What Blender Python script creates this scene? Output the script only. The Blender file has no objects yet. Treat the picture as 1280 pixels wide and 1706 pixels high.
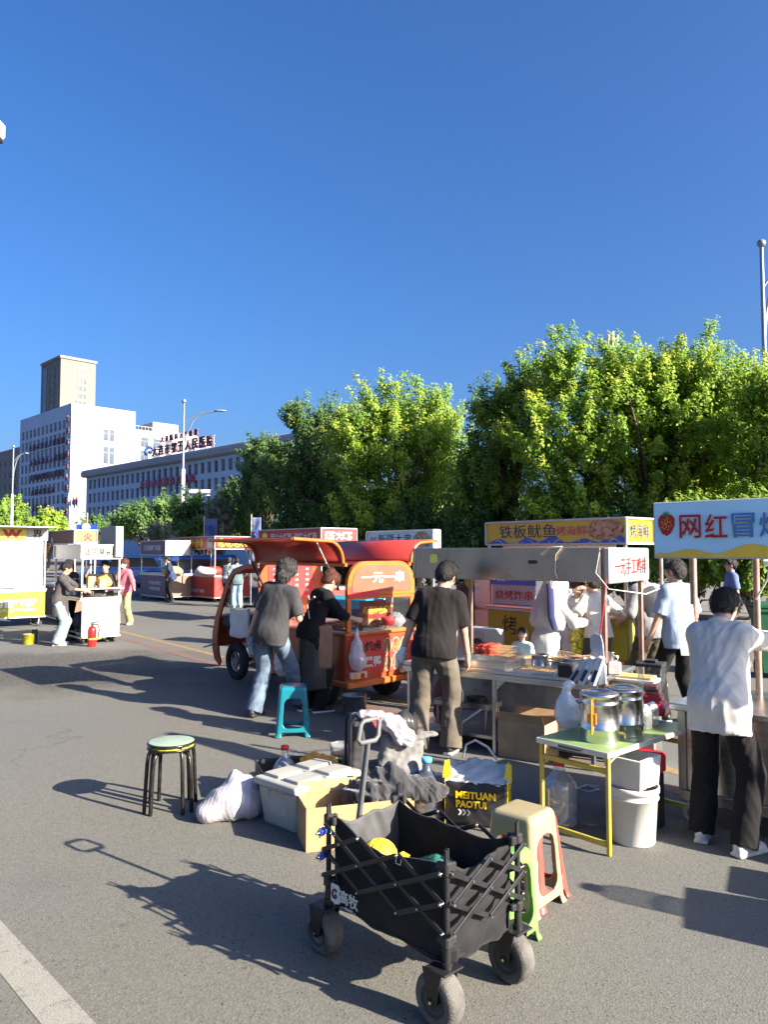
import bpy, math, random
import numpy as np
from mathutils import Vector, Matrix
random.seed(7); np.random.seed(7)
SC = bpy.context.scene
COL = SC.collection
R = math.radians
# ------------------------------------------------------------------ camera model
FPX, CX, CY, HCAM = 1250.0, 640.0, 853.0, 1.72
PITCH = math.atan((920.0 - 853.0) / FPX)
def ray(px, py):
    r, u = (px - CX) / FPX, (CY - py) / FPX
    return Vector((r, math.cos(PITCH) - u * math.sin(PITCH), math.sin(PITCH) + u * math.cos(PITCH)))
def gp(px, py, h=0.0):
    "point of the plane z=h seen at a pixel of the photo"
    d = ray(px, py); t = (h - HCAM) / d.z
    return Vector((d.x * t, d.y * t, h))
def at(px, py, Y):
    d = ray(px, py); t = Y / d.y
    return Vector((d.x * t, Y, HCAM + d.z * t))
# ------------------------------------------------------------------ materials
def lin(c):
    if isinstance(c, str):
        c = c.lstrip('#'); c = [int(c[i:i + 2], 16) / 255 for i in (0, 2, 4)]
        return tuple((x / 12.92 if x <= .04045 else ((x + .055) / 1.055) ** 2.4) for x in c)
    return tuple(c)
_M = {}
def mat(name, col, rough=.55, metal=0., var=.08, scale=6., bump=0., bscale=80., spec=.4, coat=0., sheen=0., emit=0., dirt=0., stretch=None):
    if name in _M: return _M[name]
    m = bpy.data.materials.new(name); m.use_nodes = True
    nt = m.node_tree; b = nt.nodes['Principled BSDF']
    c = lin(col)
    b.inputs['Roughness'].default_value = rough; b.inputs['Metallic'].default_value = metal
    b.inputs['Specular IOR Level'].default_value = spec
    if coat: b.inputs['Coat Weight'].default_value = coat; b.inputs['Coat Roughness'].default_value = .08
    if sheen: b.inputs['Sheen Weight'].default_value = sheen
    tc = nt.nodes.new('ShaderNodeTexCoord')
    src = tc.outputs['Object']
    if stretch:
        mp = nt.nodes.new('ShaderNodeMapping'); mp.inputs['Scale'].default_value = stretch
        nt.links.new(src, mp.inputs['Vector']); src = mp.outputs['Vector']
    n = nt.nodes.new('ShaderNodeTexNoise'); n.inputs['Scale'].default_value = scale; n.inputs['Detail'].default_value = 5
    nt.links.new(src, n.inputs['Vector'])
    rp = nt.nodes.new('ShaderNodeValToRGB')
    lo = tuple(max(x * (1 - var * 1.6), 0) for x in c); hi = tuple(min(x * (1 + var * 1.4), 1) for x in c)
    rp.color_ramp.elements[0].position = .3; rp.color_ramp.elements[1].position = .7
    rp.color_ramp.elements[0].color = (*lo, 1); rp.color_ramp.elements[1].color = (*hi, 1)
    nt.links.new(n.outputs['Fac'], rp.inputs['Fac'])
    out = rp.outputs['Color']
    if dirt:
        n3 = nt.nodes.new('ShaderNodeTexNoise'); n3.inputs['Scale'].default_value = scale * 2.7; n3.inputs['Detail'].default_value = 8; n3.inputs['Roughness'].default_value = .7
        nt.links.new(src, n3.inputs['Vector'])
        r3 = nt.nodes.new('ShaderNodeValToRGB'); r3.color_ramp.elements[0].position = .52; r3.color_ramp.elements[1].position = .72
        r3.color_ramp.elements[1].color = (dirt, dirt, dirt, 1); r3.color_ramp.elements[0].color = (0, 0, 0, 1)
        nt.links.new(n3.outputs['Fac'], r3.inputs['Fac'])
        mx = nt.nodes.new('ShaderNodeMix'); mx.data_type = 'RGBA'
        nt.links.new(r3.outputs['Color'], mx.inputs[0]); nt.links.new(out, mx.inputs[6])
        mx.inputs[7].default_value = (c[0] * .35 + .02, c[1] * .32 + .018, c[2] * .28 + .014, 1)
        out = mx.outputs[2]
    nt.links.new(out, b.inputs['Base Color'])
    # roughness wobble
    mr = nt.nodes.new('ShaderNodeMapRange'); mr.inputs['To Min'].default_value = max(rough - .08, .03); mr.inputs['To Max'].default_value = min(rough + .1, 1)
    nt.links.new(n.outputs['Fac'], mr.inputs['Value']); nt.links.new(mr.outputs['Result'], b.inputs['Roughness'])
    if bump:
        n2 = nt.nodes.new('ShaderNodeTexNoise'); n2.inputs['Scale'].default_value = bscale; n2.inputs['Detail'].default_value = 3
        nt.links.new(src, n2.inputs['Vector'])
        bp = nt.nodes.new('ShaderNodeBump'); bp.inputs['Strength'].default_value = bump; bp.inputs['Distance'].default_value = .01
        nt.links.new(n2.outputs['Fac'], bp.inputs['Height']); nt.links.new(bp.outputs['Normal'], b.inputs['Normal'])
    if emit:
        b.inputs['Emission Color'].default_value = (*c, 1); b.inputs['Emission Strength'].default_value = emit
    _M[name] = m
    return m
def cloth(name, col, var=.1, rough=.85, bump=.25, sheen=.03):
    return mat(name, col, rough, 0, var, 7, bump, 220, .2, 0, sheen)
def clear(name, col=(.9, .95, .95), alpha=.25, rough=.08, white=0.):
    "thin clear plastic or glass: mostly see-through with a glossy skin"
    if name in _M: return _M[name]
    m = bpy.data.materials.new(name); m.use_nodes = True
    nt = m.node_tree; nt.nodes.clear()
    o = nt.nodes.new('ShaderNodeOutputMaterial')
    t = nt.nodes.new('ShaderNodeBsdfTransparent'); t.inputs['Color'].default_value = (*lin(col), 1)
    g = nt.nodes.new('ShaderNodeBsdfGlossy'); g.inputs['Roughness'].default_value = rough
    lw = nt.nodes.new('ShaderNodeLayerWeight'); lw.inputs['Blend'].default_value = .5; fr = nt.nodes.new('ShaderNodeMath'); fr.operation = 'POWER'; nt.links.new(lw.outputs['Facing'], fr.inputs[0]); fr.inputs[1].default_value = 3.5
    mp = nt.nodes.new('ShaderNodeMapRange'); mp.inputs['To Min'].default_value = alpha * .35; mp.inputs['To Max'].default_value = .75
    nt.links.new(fr.outputs[0], mp.inputs['Value'])
    mx = nt.nodes.new('ShaderNodeMixShader'); nt.links.new(mp.outputs[0], mx.inputs[0])
    base = t.outputs[0]
    if white:
        d = nt.nodes.new('ShaderNodeBsdfDiffuse'); d.inputs['Color'].default_value = (.8, .82, .82, 1)
        tl = nt.nodes.new('ShaderNodeBsdfTranslucent'); tl.inputs['Color'].default_value = (.8, .82, .82, 1)
        a = nt.nodes.new('ShaderNodeMixShader'); a.inputs[0].default_value = .45
        nt.links.new(d.outputs[0], a.inputs[1]); nt.links.new(tl.outputs[0], a.inputs[2])
        w = nt.nodes.new('ShaderNodeMixShader'); w.inputs[0].default_value = white
        nt.links.new(base, w.inputs[1]); nt.links.new(a.outputs[0], w.inputs[2]); base = w.outputs[0]
    nt.links.new(base, mx.inputs[1]); nt.links.new(g.outputs[0], mx.inputs[2])
    nt.links.new(mx.outputs[0], o.inputs['Surface'])
    _M[name] = m
    return m
# ------------------------------------------------------------------ mesh builder
def rz(a): return Matrix.Rotation(a, 3, 'Z')
def frame(x, y, z):
    return Matrix((x, y, z)).transposed()
class MB:
    def __init__(s): s.v = []; s.f = []; s.m = []; s.sm = []
    def add(s, vs, fs, m=0, smooth=False):
        o = len(s.v); s.v.extend(tuple(v) for v in vs)
        for f in fs: s.f.append(tuple(i + o for i in f)); s.m.append(m); s.sm.append(smooth)
        return s
    def box(s, c, d, rot=None, bev=.004, m=0):
        hx, hy, hz = d[0] / 2, d[1] / 2, d[2] / 2
        b = min(bev, hx * .45, hy * .45, hz * .45)
        vs, idx = [], {}
        for sx in (-1, 1):
            for sy in (-1, 1):
                for sz in (-1, 1):
                    for a in range(3):
                        p = [sx * (hx - (b if a != 0 else 0)), sy * (hy - (b if a != 1 else 0)), sz * (hz - (b if a != 2 else 0))]
                        idx[(sx, sy, sz, a)] = len(vs); vs.append(Vector(p))
        fs = []
        def q(k, flip): fs.append(tuple(reversed(k)) if flip else tuple(k))
        for sg in (-1, 1):
            q([idx[(sg, -1, -1, 0)], idx[(sg, 1, -1, 0)], idx[(sg, 1, 1, 0)], idx[(sg, -1, 1, 0)]], sg < 0)
            q([idx[(-1, sg, -1, 1)], idx[(-1, sg, 1, 1)], idx[(1, sg, 1, 1)], idx[(1, sg, -1, 1)]], sg < 0)
            q([idx[(-1, -1, sg, 2)], idx[(1, -1, sg, 2)], idx[(1, 1, sg, 2)], idx[(-1, 1, sg, 2)]], sg < 0)
        for s1 in (-1, 1):
            for s2 in (-1, 1):
                q([idx[(-1, s1, s2, 1)], idx[(1, s1, s2, 1)], idx[(1, s1, s2, 2)], idx[(-1, s1, s2, 2)]], s1 * s2 < 0)
                q([idx[(s1, -1, s2, 0)], idx[(s1, -1, s2, 2)], idx[(s1, 1, s2, 2)], idx[(s1, 1, s2, 0)]], s1 * s2 > 0)
                q([idx[(s1, s2, -1, 0)], idx[(s1, s2, 1, 0)], idx[(s1, s2, 1, 1)], idx[(s1, s2, -1, 1)]], s1 * s2 < 0)
        for sx in (-1, 1):
            for sy in (-1, 1):
                for sz in (-1, 1):
                    q([idx[(sx, sy, sz, 0)], idx[(sx, sy, sz, 1)], idx[(sx, sy, sz, 2)]], sx * sy * sz < 0)
        c = Vector(c)
        s.add([(rot @ v if rot else v) + c for v in vs], fs, m)
        return s
    def bb(s, lo, hi, bev=.004, m=0):
        return s.box([(a + b) / 2 for a, b in zip(lo, hi)], [abs(b - a) for a, b in zip(lo, hi)], None, bev, m)
    def tube(s, pts, r, seg=8, m=0, caps=True, closed=False, smooth=True, squash=None):
        pts = [Vector(p) for p in pts]; n = len(pts)
        rs = r if isinstance(r, (list, tuple)) else [r] * n
        T = []
        for i in range(n):
            if closed: t = pts[(i + 1) % n] - pts[i - 1]
            else: t = pts[min(i + 1, n - 1)] - pts[max(i - 1, 0)]
            T.append(t.normalized() if t.length > 1e-9 else Vector((0, 0, 1)))
        up = Vector((0, 0, 1)) if abs(T[0].z) < .9 else Vector((1, 0, 0))
        N = (up - T[0] * up.dot(T[0])).normalized()
        vs = []
        for i in range(n):
            N = (N - T[i] * N.dot(T[i])); N = N.normalized() if N.length > 1e-6 else T[i].orthogonal().normalized()
            B = T[i].cross(N)
            for k in range(seg):
                a = 2 * math.pi * k / seg
                vs.append(pts[i] + (N * math.cos(a) * (squash or 1) + B * math.sin(a)) * rs[i])
        fs = []
        for i in range(n if closed else n - 1):
            j = (i + 1) % n
            for k in range(seg):
                l = (k + 1) % seg
                fs.append((i * seg + k, i * seg + l, j * seg + l, j * seg + k))
        s.add(vs, fs, m, smooth)
        if caps and not closed:
            s.add(vs[:seg], [tuple(reversed(range(seg)))], m); s.add(vs[-seg:], [tuple(range(seg))], m)
        return s
    def cyl(s, a, b, r, r2=None, seg=16, m=0, caps=True):
        return s.tube([a, b], [r, r if r2 is None else r2], seg, m, caps)
    def bar(s, a, b, w, h=None, m=0, bev=.002):
        a, b = Vector(a), Vector(b); d = b - a; L = d.length; x = d / L
        up = Vector((0, 0, 1)) if abs(x.z) < .95 else Vector((0, 1, 0))
        y = up.cross(x).normalized(); z = x.cross(y)
        return s.box((a + b) / 2, (L, w, h or w), frame(x, y, z), bev, m)
    def lathe(s, prof, o=(0, 0, 0), seg=24, m=0, rot=None, smooth=True, sq=(1, 1)):
        o = Vector(o); vs = []; fs = []; n = len(prof)
        for r, z in prof:
            for k in range(seg):
                a = 2 * math.pi * k / seg
                v = Vector((r * math.cos(a) * sq[0], r * math.sin(a) * sq[1], z))
                vs.append((rot @ v if rot else v) + o)
        for i in range(n - 1):
            for k in range(seg):
                l = (k + 1) % seg
                fs.append((i * seg + k, i * seg + l, (i + 1) * seg + l, (i + 1) * seg + k))
        s.add(vs, fs, m, smooth)
        return s
    def ball(s, c, r, m=0, seg=12, rot=None):
        r = r if isinstance(r, (tuple, list)) else (r, r, r)
        c = Vector(c); vs = []; fs = []; n = seg // 2 + 1
        for i in range(n):
            t = math.pi * i / (n - 1)
            for k in range(seg):
                a = 2 * math.pi * k / seg
                v = Vector((r[0] * math.sin(t) * math.cos(a), r[1] * math.sin(t) * math.sin(a), -r[2] * math.cos(t)))
                vs.append((rot @ v if rot else v) + c)
        for i in range(n - 1):
            for k in range(seg):
                l = (k + 1) % seg
                fs.append((i * seg + k, i * seg + l, (i + 1) * seg + l, (i + 1) * seg + k))
        return s.add(vs, fs, m, True)
    def grid(s, fn, nu, nv, m=0, thick=0., smooth=True, mfn=None):
        P = [[Vector(fn(i / nu, j / nv)) for j in range(nv + 1)] for i in range(nu + 1)]
        W = nv + 1
        fs = [(i * W + j, (i + 1) * W + j, (i + 1) * W + j + 1, i * W + j + 1) for i in range(nu) for j in range(nv)]
        vs = [p for r_ in P for p in r_]
        if not thick: return s.add(vs, fs, m, smooth)
        nrm = []
        for i in range(nu + 1):
            for j in range(nv + 1):
                a = P[min(i + 1, nu)][j] - P[max(i - 1, 0)][j]; b = P[i][min(j + 1, nv)] - P[i][max(j - 1, 0)]
                n_ = a.cross(b); nrm.append(n_.normalized() if n_.length > 1e-12 else Vector((0, 0, 1)))
        back = [v - n_ * thick for v, n_ in zip(vs, nrm)]
        K = len(vs)
        s.add(vs + back, fs + [tuple(reversed([i + K for i in f])) for f in fs], m, smooth)
        edge = [i * W for i in range(nu + 1)] + [nu * W + j for j in range(1, nv + 1)] + [i * W + nv for i in range(nu - 1, -1, -1)] + [j for j in range(nv - 1, 0, -1)]
        o = len(s.v) - 2 * K
        for k in range(len(edge)):
            a, b = edge[k], edge[(k + 1) % len(edge)]
            s.f.append((o + b, o + a, o + a + K, o + b + K)); s.m.append(m); s.sm.append(False)
        return s
    def prism(s, poly, o, x, y, depth, m=0, mside=None):
        "polygon in the plane (x,y) at o, extruded by depth along x cross y"
        o, x, y = Vector(o), Vector(x), Vector(y); n = x.cross(y).normalized()
        a = [o + x * p[0] + y * p[1] for p in poly]; b = [p + n * depth for p in a]; k = len(poly)
        s.add(a + b, [tuple(reversed(range(k))), tuple(range(k, 2 * k))], m)
        s.add(a + b, [(i, (i + 1) % k, (i + 1) % k + k, i + k) for i in range(k)], m if mside is None else mside)
        return s
    def build(s, name, mats, parent=None, loc=None, rot=None):
        me = bpy.data.meshes.new(name)
        me.from_pydata(s.v, [], s.f)
        for mm in (mats if isinstance(mats, (list, tuple)) else [mats]): me.materials.append(mm)
        me.polygons.foreach_set('material_index', s.m); me.polygons.foreach_set('use_smooth', s.sm)
        me.update()
        o = bpy.data.objects.new(name, me); COL.objects.link(o)
        if parent: o.parent = parent
        if loc is not None: o.location = loc
        if rot is not None: o.rotation_euler = (0, 0, rot)
        return o
def tag(o, label=None, cat=None, group=None, kind=None):
    if label: o['label'] = label
    if cat: o['category'] = cat
    if group: o['group'] = group
    if kind: o['kind'] = kind
    return o
def thing(name, label, cat, loc=(0, 0, 0), rot=0., group=None):
    o = bpy.data.objects.new(name, None); COL.objects.link(o); o.empty_display_size = .1
    o.location = loc; o.rotation_euler = (0, 0, rot)
    return tag(o, label, cat, group)
def copy_tree(o, parent=None):
    c = o.copy(); COL.objects.link(c)
    if parent: c.parent = parent
    for ch in list(o.children): copy_tree(ch, c)
    return c
# ------------------------------------------------------------------ lettering
_T = {}
def glyphs(txt, bold=0.):
    k = (txt, bold)
    if k in _T: return _T[k]
    cu = bpy.data.curves.new('t', 'FONT'); cu.body = txt; cu.size = 1; cu.resolution_u = 2; cu.offset = bold; cu.extrude = .006; cu.fill_mode = 'BOTH'
    ob = bpy.data.objects.new('t', cu); me = ob.to_mesh()
    vs = [Vector(v.co) for v in me.vertices]; fs = [tuple(p.vertices) for p in me.polygons]
    ob.to_mesh_clear(); bpy.data.objects.remove(ob); bpy.data.curves.remove(cu)
    xs = [v.x for v in vs]; ys = [v.y for v in vs]
    _T[k] = (vs, fs, (min(xs), max(xs), min(ys), max(ys)))
    return _T[k]
def write(mb, txt, c, x, y, w=None, h=None, bold=.012, m=0, lift=.004, thick=.002):
    "text centred at c in the plane (x,y); w,h fit its size; sits lift in front (x cross y is the front)"
    vs, fs, (x0, x1, y0, y1) = glyphs(txt, bold)
    c, x, y = Vector(c), Vector(x).normalized(), Vector(y).normalized(); n = x.cross(y)
    W, H = x1 - x0, y1 - y0
    if w and h: sx, sy = w / W, h / H
    elif w: sx = sy = w / W
    else: sx = sy = h / H
    return mb.add([c + x * ((v.x - (x0 + x1) / 2) * sx) + y * ((v.y - (y0 + y1) / 2) * sy) + n * (lift + (v.z / .006) * thick * .5) for v in vs], fs, m)
# ------------------------------------------------------------------ implicit surfaces
class Field:
    def __init__(s, lo, hi, h):
        s.lo = np.array(lo, float); s.h = h
        s.n = tuple(int(math.ceil((b - a) / h)) + 2 for a, b in zip(lo, hi))
        s.D = np.full(s.n, 9., np.float32)
    def win(s, lo, hi):
        i0 = [max(0, int((a - l) / s.h) - 1) for a, l in zip(lo, s.lo)]
        i1 = [min(n, int((b - l) / s.h) + 3) for b, l, n in zip(hi, s.lo, s.n)]
        if any(a >= b for a, b in zip(i0, i1)): return None, None
        ax = [s.lo[k] + s.h * np.arange(i0[k], i1[k]) for k in range(3)]
        X, Y, Z = np.meshgrid(*ax, indexing='ij')
        return tuple(slice(a, b) for a, b in zip(i0, i1)), (X, Y, Z)
    def put(s, fn, lo, hi, k=.02, mode='add'):
        p = k + 2 * s.h
        w, P = s.win([a - p for a in lo], [a + p for a in hi])
        if w is None: return s
        d = fn(*P); D = s.D[w]
        if mode == 'add':
            if k > 0:
                hh = np.clip(.5 + .5 * (D - d) / k, 0, 1); s.D[w] = D * (1 - hh) + d * hh - k * hh * (1 - hh)
            else: s.D[w] = np.minimum(D, d)
        else:
            s.D[w] = np.maximum(D, -d)
        return s
    def cap(s, a, b, ra, rb=None, k=.02, sq=None, mode='add', flat=False):
        a, b = np.array(a, float), np.array(b, float); rb = ra if rb is None else rb
        ab = b - a; L2 = max(ab @ ab, 1e-9); L = math.sqrt(L2); mr = max(ra, rb)
        lo = np.minimum(a, b) - mr; hi = np.maximum(a, b) + mr
        def fn(X, Y, Z):
            x, y, z = X - a[0], Y - a[1], Z - a[2]
            tr = (x * ab[0] + y * ab[1] + z * ab[2]) / L2
            t = np.clip(tr, 0, 1)
            d = np.sqrt((x - t * ab[0]) ** 2 + (y - t * ab[1]) ** 2 + (z - t * ab[2]) ** 2) - (ra + (rb - ra) * t)
            if flat: d = np.maximum(d, np.maximum((tr - 1) * L, -tr * L - (ra if flat == 'end' else 0)))
            return d
        return s.put(fn, lo, hi, k, mode)
    def ell(s, c, r, rot=None, k=.03, mode='add'):
        c = np.array(c, float); r = np.array(r, float); A = np.array(rot, float) if rot is not None else np.eye(3)
        m = max(r)
        def fn(X, Y, Z):
            x, y, z = X - c[0], Y - c[1], Z - c[2]
            q = [A[0, i] * x + A[1, i] * y + A[2, i] * z for i in range(3)]
            k0 = np.sqrt(sum((q[i] / r[i]) ** 2 for i in range(3))); k1 = np.sqrt(sum((q[i] / r[i] ** 2) ** 2 for i in range(3)))
            return k0 * (k0 - 1) / np.maximum(k1, 1e-6)
        return s.put(fn, c - m, c + m, k, mode)
    def rbox(s, c, d, r=.02, rot=None, k=.01, mode='add'):
        c = np.array(c, float); hd = np.array(d, float) / 2 - r; A = np.array(rot, float) if rot is not None else np.eye(3)
        m = np.linalg.norm(np.array(d)) / 2
        def fn(X, Y, Z):
            x, y, z = X - c[0], Y - c[1], Z - c[2]
            q = [np.abs(A[0, i] * x + A[1, i] * y + A[2, i] * z) - hd[i] for i in range(3)]
            return np.sqrt(sum(np.maximum(t, 0) ** 2 for t in q)) + np.minimum(np.maximum(np.maximum(q[0], q[1]), q[2]), 0) - r
        return s.put(fn, c - m, c + m, k, mode)
    def cut(s, p, n):
        "remove everything on the side n points to"
        ax = [s.lo[k] + s.h * np.arange(s.n[k]) for k in range(3)]
        d = (ax[0][:, None, None] - p[0]) * n[0] + (ax[1][None, :, None] - p[1]) * n[1] + (ax[2][None, None, :] - p[2]) * n[2]
        s.D = np.maximum(s.D, d.astype(np.float32)); return s
    def mesh(s, fold=0., freq=14., seed=0, zs=1., fold2=0.):
        D = s.D; D[0] = 9; D[-1] = 9; D[:, 0] = 9; D[:, -1] = 9; D[:, :, 0] = 9; D[:, :, -1] = 9
        S = D < 0
        cor = [(0, 0, 0), (1, 0, 0), (0, 1, 0), (1, 1, 0), (0, 0, 1), (1, 0, 1), (0, 1, 1), (1, 1, 1)]
        nx, ny, nz = D.shape
        cnt = sum(S[a:nx - 1 + a, b:ny - 1 + b, c:nz - 1 + c].astype(np.int8) for a, b, c in cor)
        act = (cnt > 0) & (cnt < 8); I = np.argwhere(act)
        if len(I) == 0: return np.zeros((0, 3)), np.zeros((0, 4), int)
        V = np.stack([D[I[:, 0] + a, I[:, 1] + b, I[:, 2] + c] for a, b, c in cor], 1)
        acc = np.zeros((len(I), 3)); num = np.zeros(len(I))
        C = np.array(cor, float)
        for i in range(8):
            for j in range(i + 1, 8):
                if np.abs(C[i] - C[j]).sum() != 1: continue
                mk = (V[:, i] < 0) != (V[:, j] < 0)
                den = V[:, i] - V[:, j]; t = V[:, i] / np.where(np.abs(den) < 1e-9, 1e-9, den)
                acc[mk] += (C[i] + t[:, None] * (C[j] - C[i]))[mk]; num[mk] += 1
        P = s.lo + s.h * (I + acc / num[:, None])
        idx = -np.ones(act.shape, int); idx[tuple(I.T)] = np.arange(len(I))
        Q = []
        for ax in range(3):
            u, v = (ax + 1) % 3, (ax + 2) % 3
            sl0 = [slice(None)] * 3; sl1 = [slice(None)] * 3
            sl0[ax] = slice(0, -1); sl1[ax] = slice(1, None)
            ch = S[tuple(sl0)] != S[tuple(sl1)]
            E = np.argwhere(ch)
            if len(E) == 0: continue
            ok = (E[:, u] > 0) & (E[:, v] > 0) & (E[:, u] < D.shape[u] - 1) & (E[:, v] < D.shape[v] - 1); E = E[ok]
            ins = S[tuple(E.T)]
            def cell(du, dv):
                e = E.copy(); e[:, u] += du; e[:, v] += dv; return idx[tuple(e.T)]
            q = np.stack([cell(-1, -1), cell(0, -1), cell(0, 0), cell(-1, 0)], 1)
            q[~ins] = q[~ins][:, ::-1]
            Q.append(q)
        Q = np.concatenate(Q)
        if fold or fold2:
            n = np.zeros_like(P); a = P[Q[:, 2]] - P[Q[:, 0]]; b = P[Q[:, 3]] - P[Q[:, 1]]; fn = np.cross(a, b)
            for k in range(4): np.add.at(n, Q[:, k], fn)
            n /= np.maximum(np.linalg.norm(n, axis=1), 1e-9)[:, None]
            rs = np.random.RandomState(seed); d = np.zeros(len(P))
            for fm, wt_ in ((.55, 1.), (.85, .9), (1.3, .62), (2.0, .42), (3.0, .28), (4.4, .18)):
                w = rs.normal(size=3) * freq * fm; w[2] *= zs; w2 = rs.normal(size=3) * freq * .45; ph = rs.rand(2) * 6.28
                d += (1 - np.abs(np.sin(P @ w + ph[0] + 1.9 * np.sin(P @ w2 + ph[1]))) * 1.6) * wt_
            P = P + n * (fold * d / 2.2)[:, None]
            if fold2:
                P = P + n * (fold2 * rs.normal(size=len(P)))[:, None]
        return P, Q
def field_obj(f, name, mats, parent=None, fold=0., freq=14., seed=0, zs=1., extra=None, mfn=None, fold2=0.):
    P, Q = f.mesh(fold, freq, seed, zs, fold2)
    me = bpy.data.meshes.new(name)
    v, q = P.tolist(), Q.tolist()
    mi = [0] * len(q)
    if mfn is not None and len(Q):
        mi = mfn(P[Q].mean(1)).astype(int).tolist()
    sm = [True] * len(q)
    if extra:
        o = len(v); v += [tuple(x) for x in extra.v]; q += [tuple(i + o for i in g) for g in extra.f]; mi += extra.m; sm += extra.sm
    me.from_pydata(v, [], q)
    for mm in (mats if isinstance(mats, (list, tuple)) else [mats]): me.materials.append(mm)
    me.polygons.foreach_set('material_index', mi); me.polygons.foreach_set('use_smooth', sm); me.update()
    ob = bpy.data.objects.new(name, me); COL.objects.link(ob)
    if parent: ob.parent = parent
    return ob
# ------------------------------------------------------------------ palette
STEEL = mat('stainless_steel', (.62, .61, .59), .3, 1., .08, 5, .06, 30, stretch=(1, 1, 12))
STEELD = mat('dull_steel', (.42, .41, .39), .42, 1., .15, 6, .08, 40, dirt=.5)
CHROME = mat('polished_steel', (.66, .64, .61), .24, 1., .08, 4, .05, 60, stretch=(1, 1, 9))
PIPE = mat('post_steel', (.5, .47, .44), .38, .9, .12, 9, dirt=.35)
BLACKM = mat('black_metal', (.02, .02, .022), .4, .3, .2, 20, spec=.5)
RUBBER = mat('black_rubber', (.03, .03, .031), .8, 0, .2, 20, .3, 90)
BLACKP = mat('black_plastic', (.022, .022, .024), .45, 0, .15, 20)
WHITEP = mat('white_plastic', (.52, .515, .49), .4, 0, .04, 6, dirt=.06)
WHITEPAINT = mat('white_paint', (.42, .415, .4), .45, 0, .04, 5, dirt=.08)
CARDB = mat('cardboard', (.42, .27, .14), .85, 0, .1, 7, .12, 60)
RED = mat('red_paint', (.4, .02, .018), .35, 0, .1, 6, coat=.3)
GLASS = clear('clear_glass', (.92, .95, .95), .25)
PETC = clear('clear_plastic', (.9, .93, .94), .4, .14, .26)
BAGW = clear('white_film_bag', (.95, .95, .95), .35, .25, .72)
LTXT = mat('white_lettering', (.55, .54, .52), .5, 0, .03)
LRED = mat('red_lettering', (.36, .012, .012), .5, 0, .05)
LBLACK = mat('black_lettering', (.012, .012, .014), .5, 0, .05)
LYEL = mat('yellow_lettering', (.8, .6, .08), .5, 0, .05)
TYRE = RUBBER
# ------------------------------------------------------------------ camera, light, air
cam = bpy.data.cameras.new('camera'); co = bpy.data.objects.new('camera', cam); COL.objects.link(co)
cam.sensor_fit = 'HORIZONTAL'; cam.sensor_width = 36; cam.lens = 36 * FPX / 1280; cam.clip_end = 3000; cam.clip_start = .05
co.location = (0, 0, HCAM); co.rotation_euler = (R(90) + PITCH, 0, 0); SC.camera = co
SUN_EL, SUN_V = R(24.5), Vector((.866, -.5, 0))
w = bpy.data.worlds.new('World'); SC.world = w; w.use_nodes = True
nt = w.node_tree; bg = nt.nodes['Background']
sky = nt.nodes.new('ShaderNodeTexSky'); sky.sky_type = 'NISHITA'; sky.sun_disc = False
sky.sun_elevation = SUN_EL; sky.sun_rotation = math.atan2(SUN_V.x, SUN_V.y)
sky.air_density = 1.0; sky.dust_density = 5.0; sky.ozone_density = 7.0; sky.altitude = 200
hs = nt.nodes.new('ShaderNodeHueSaturation'); hs.inputs['Saturation'].default_value = 1.12; nt.links.new(sky.outputs[0], hs.inputs['Color']); tn = nt.nodes.new('ShaderNodeMix'); tn.data_type = 'RGBA'; tn.blend_type = 'MULTIPLY'; tn.inputs[0].default_value = 1; tn.inputs[7].default_value = (.97, .955, 1.04, 1); nt.links.new(hs.outputs[0], tn.inputs[6]); nt.links.new(tn.outputs[2], bg.inputs['Color']); bg.inputs['Strength'].default_value = .061
sl = bpy.data.lights.new('sun', 'SUN'); sl.energy = 5.0; sl.angle = R(.5); sl.color = (1, .89, .74)
so = bpy.data.objects.new('sun', sl); COL.objects.link(so)
sd = Vector((SUN_V.x * math.cos(SUN_EL), SUN_V.y * math.cos(SUN_EL), math.sin(SUN_EL)))
so.rotation_euler = sd.to_track_quat('Z', 'Y').to_euler(); so.location = (20, -12, 20)
vs = SC.view_settings; vs.view_transform = 'Standard'; vs.look = 'None'; vs.exposure = 2.0; vs.gamma = 1
SC.display_settings.display_device = 'sRGB'
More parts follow.
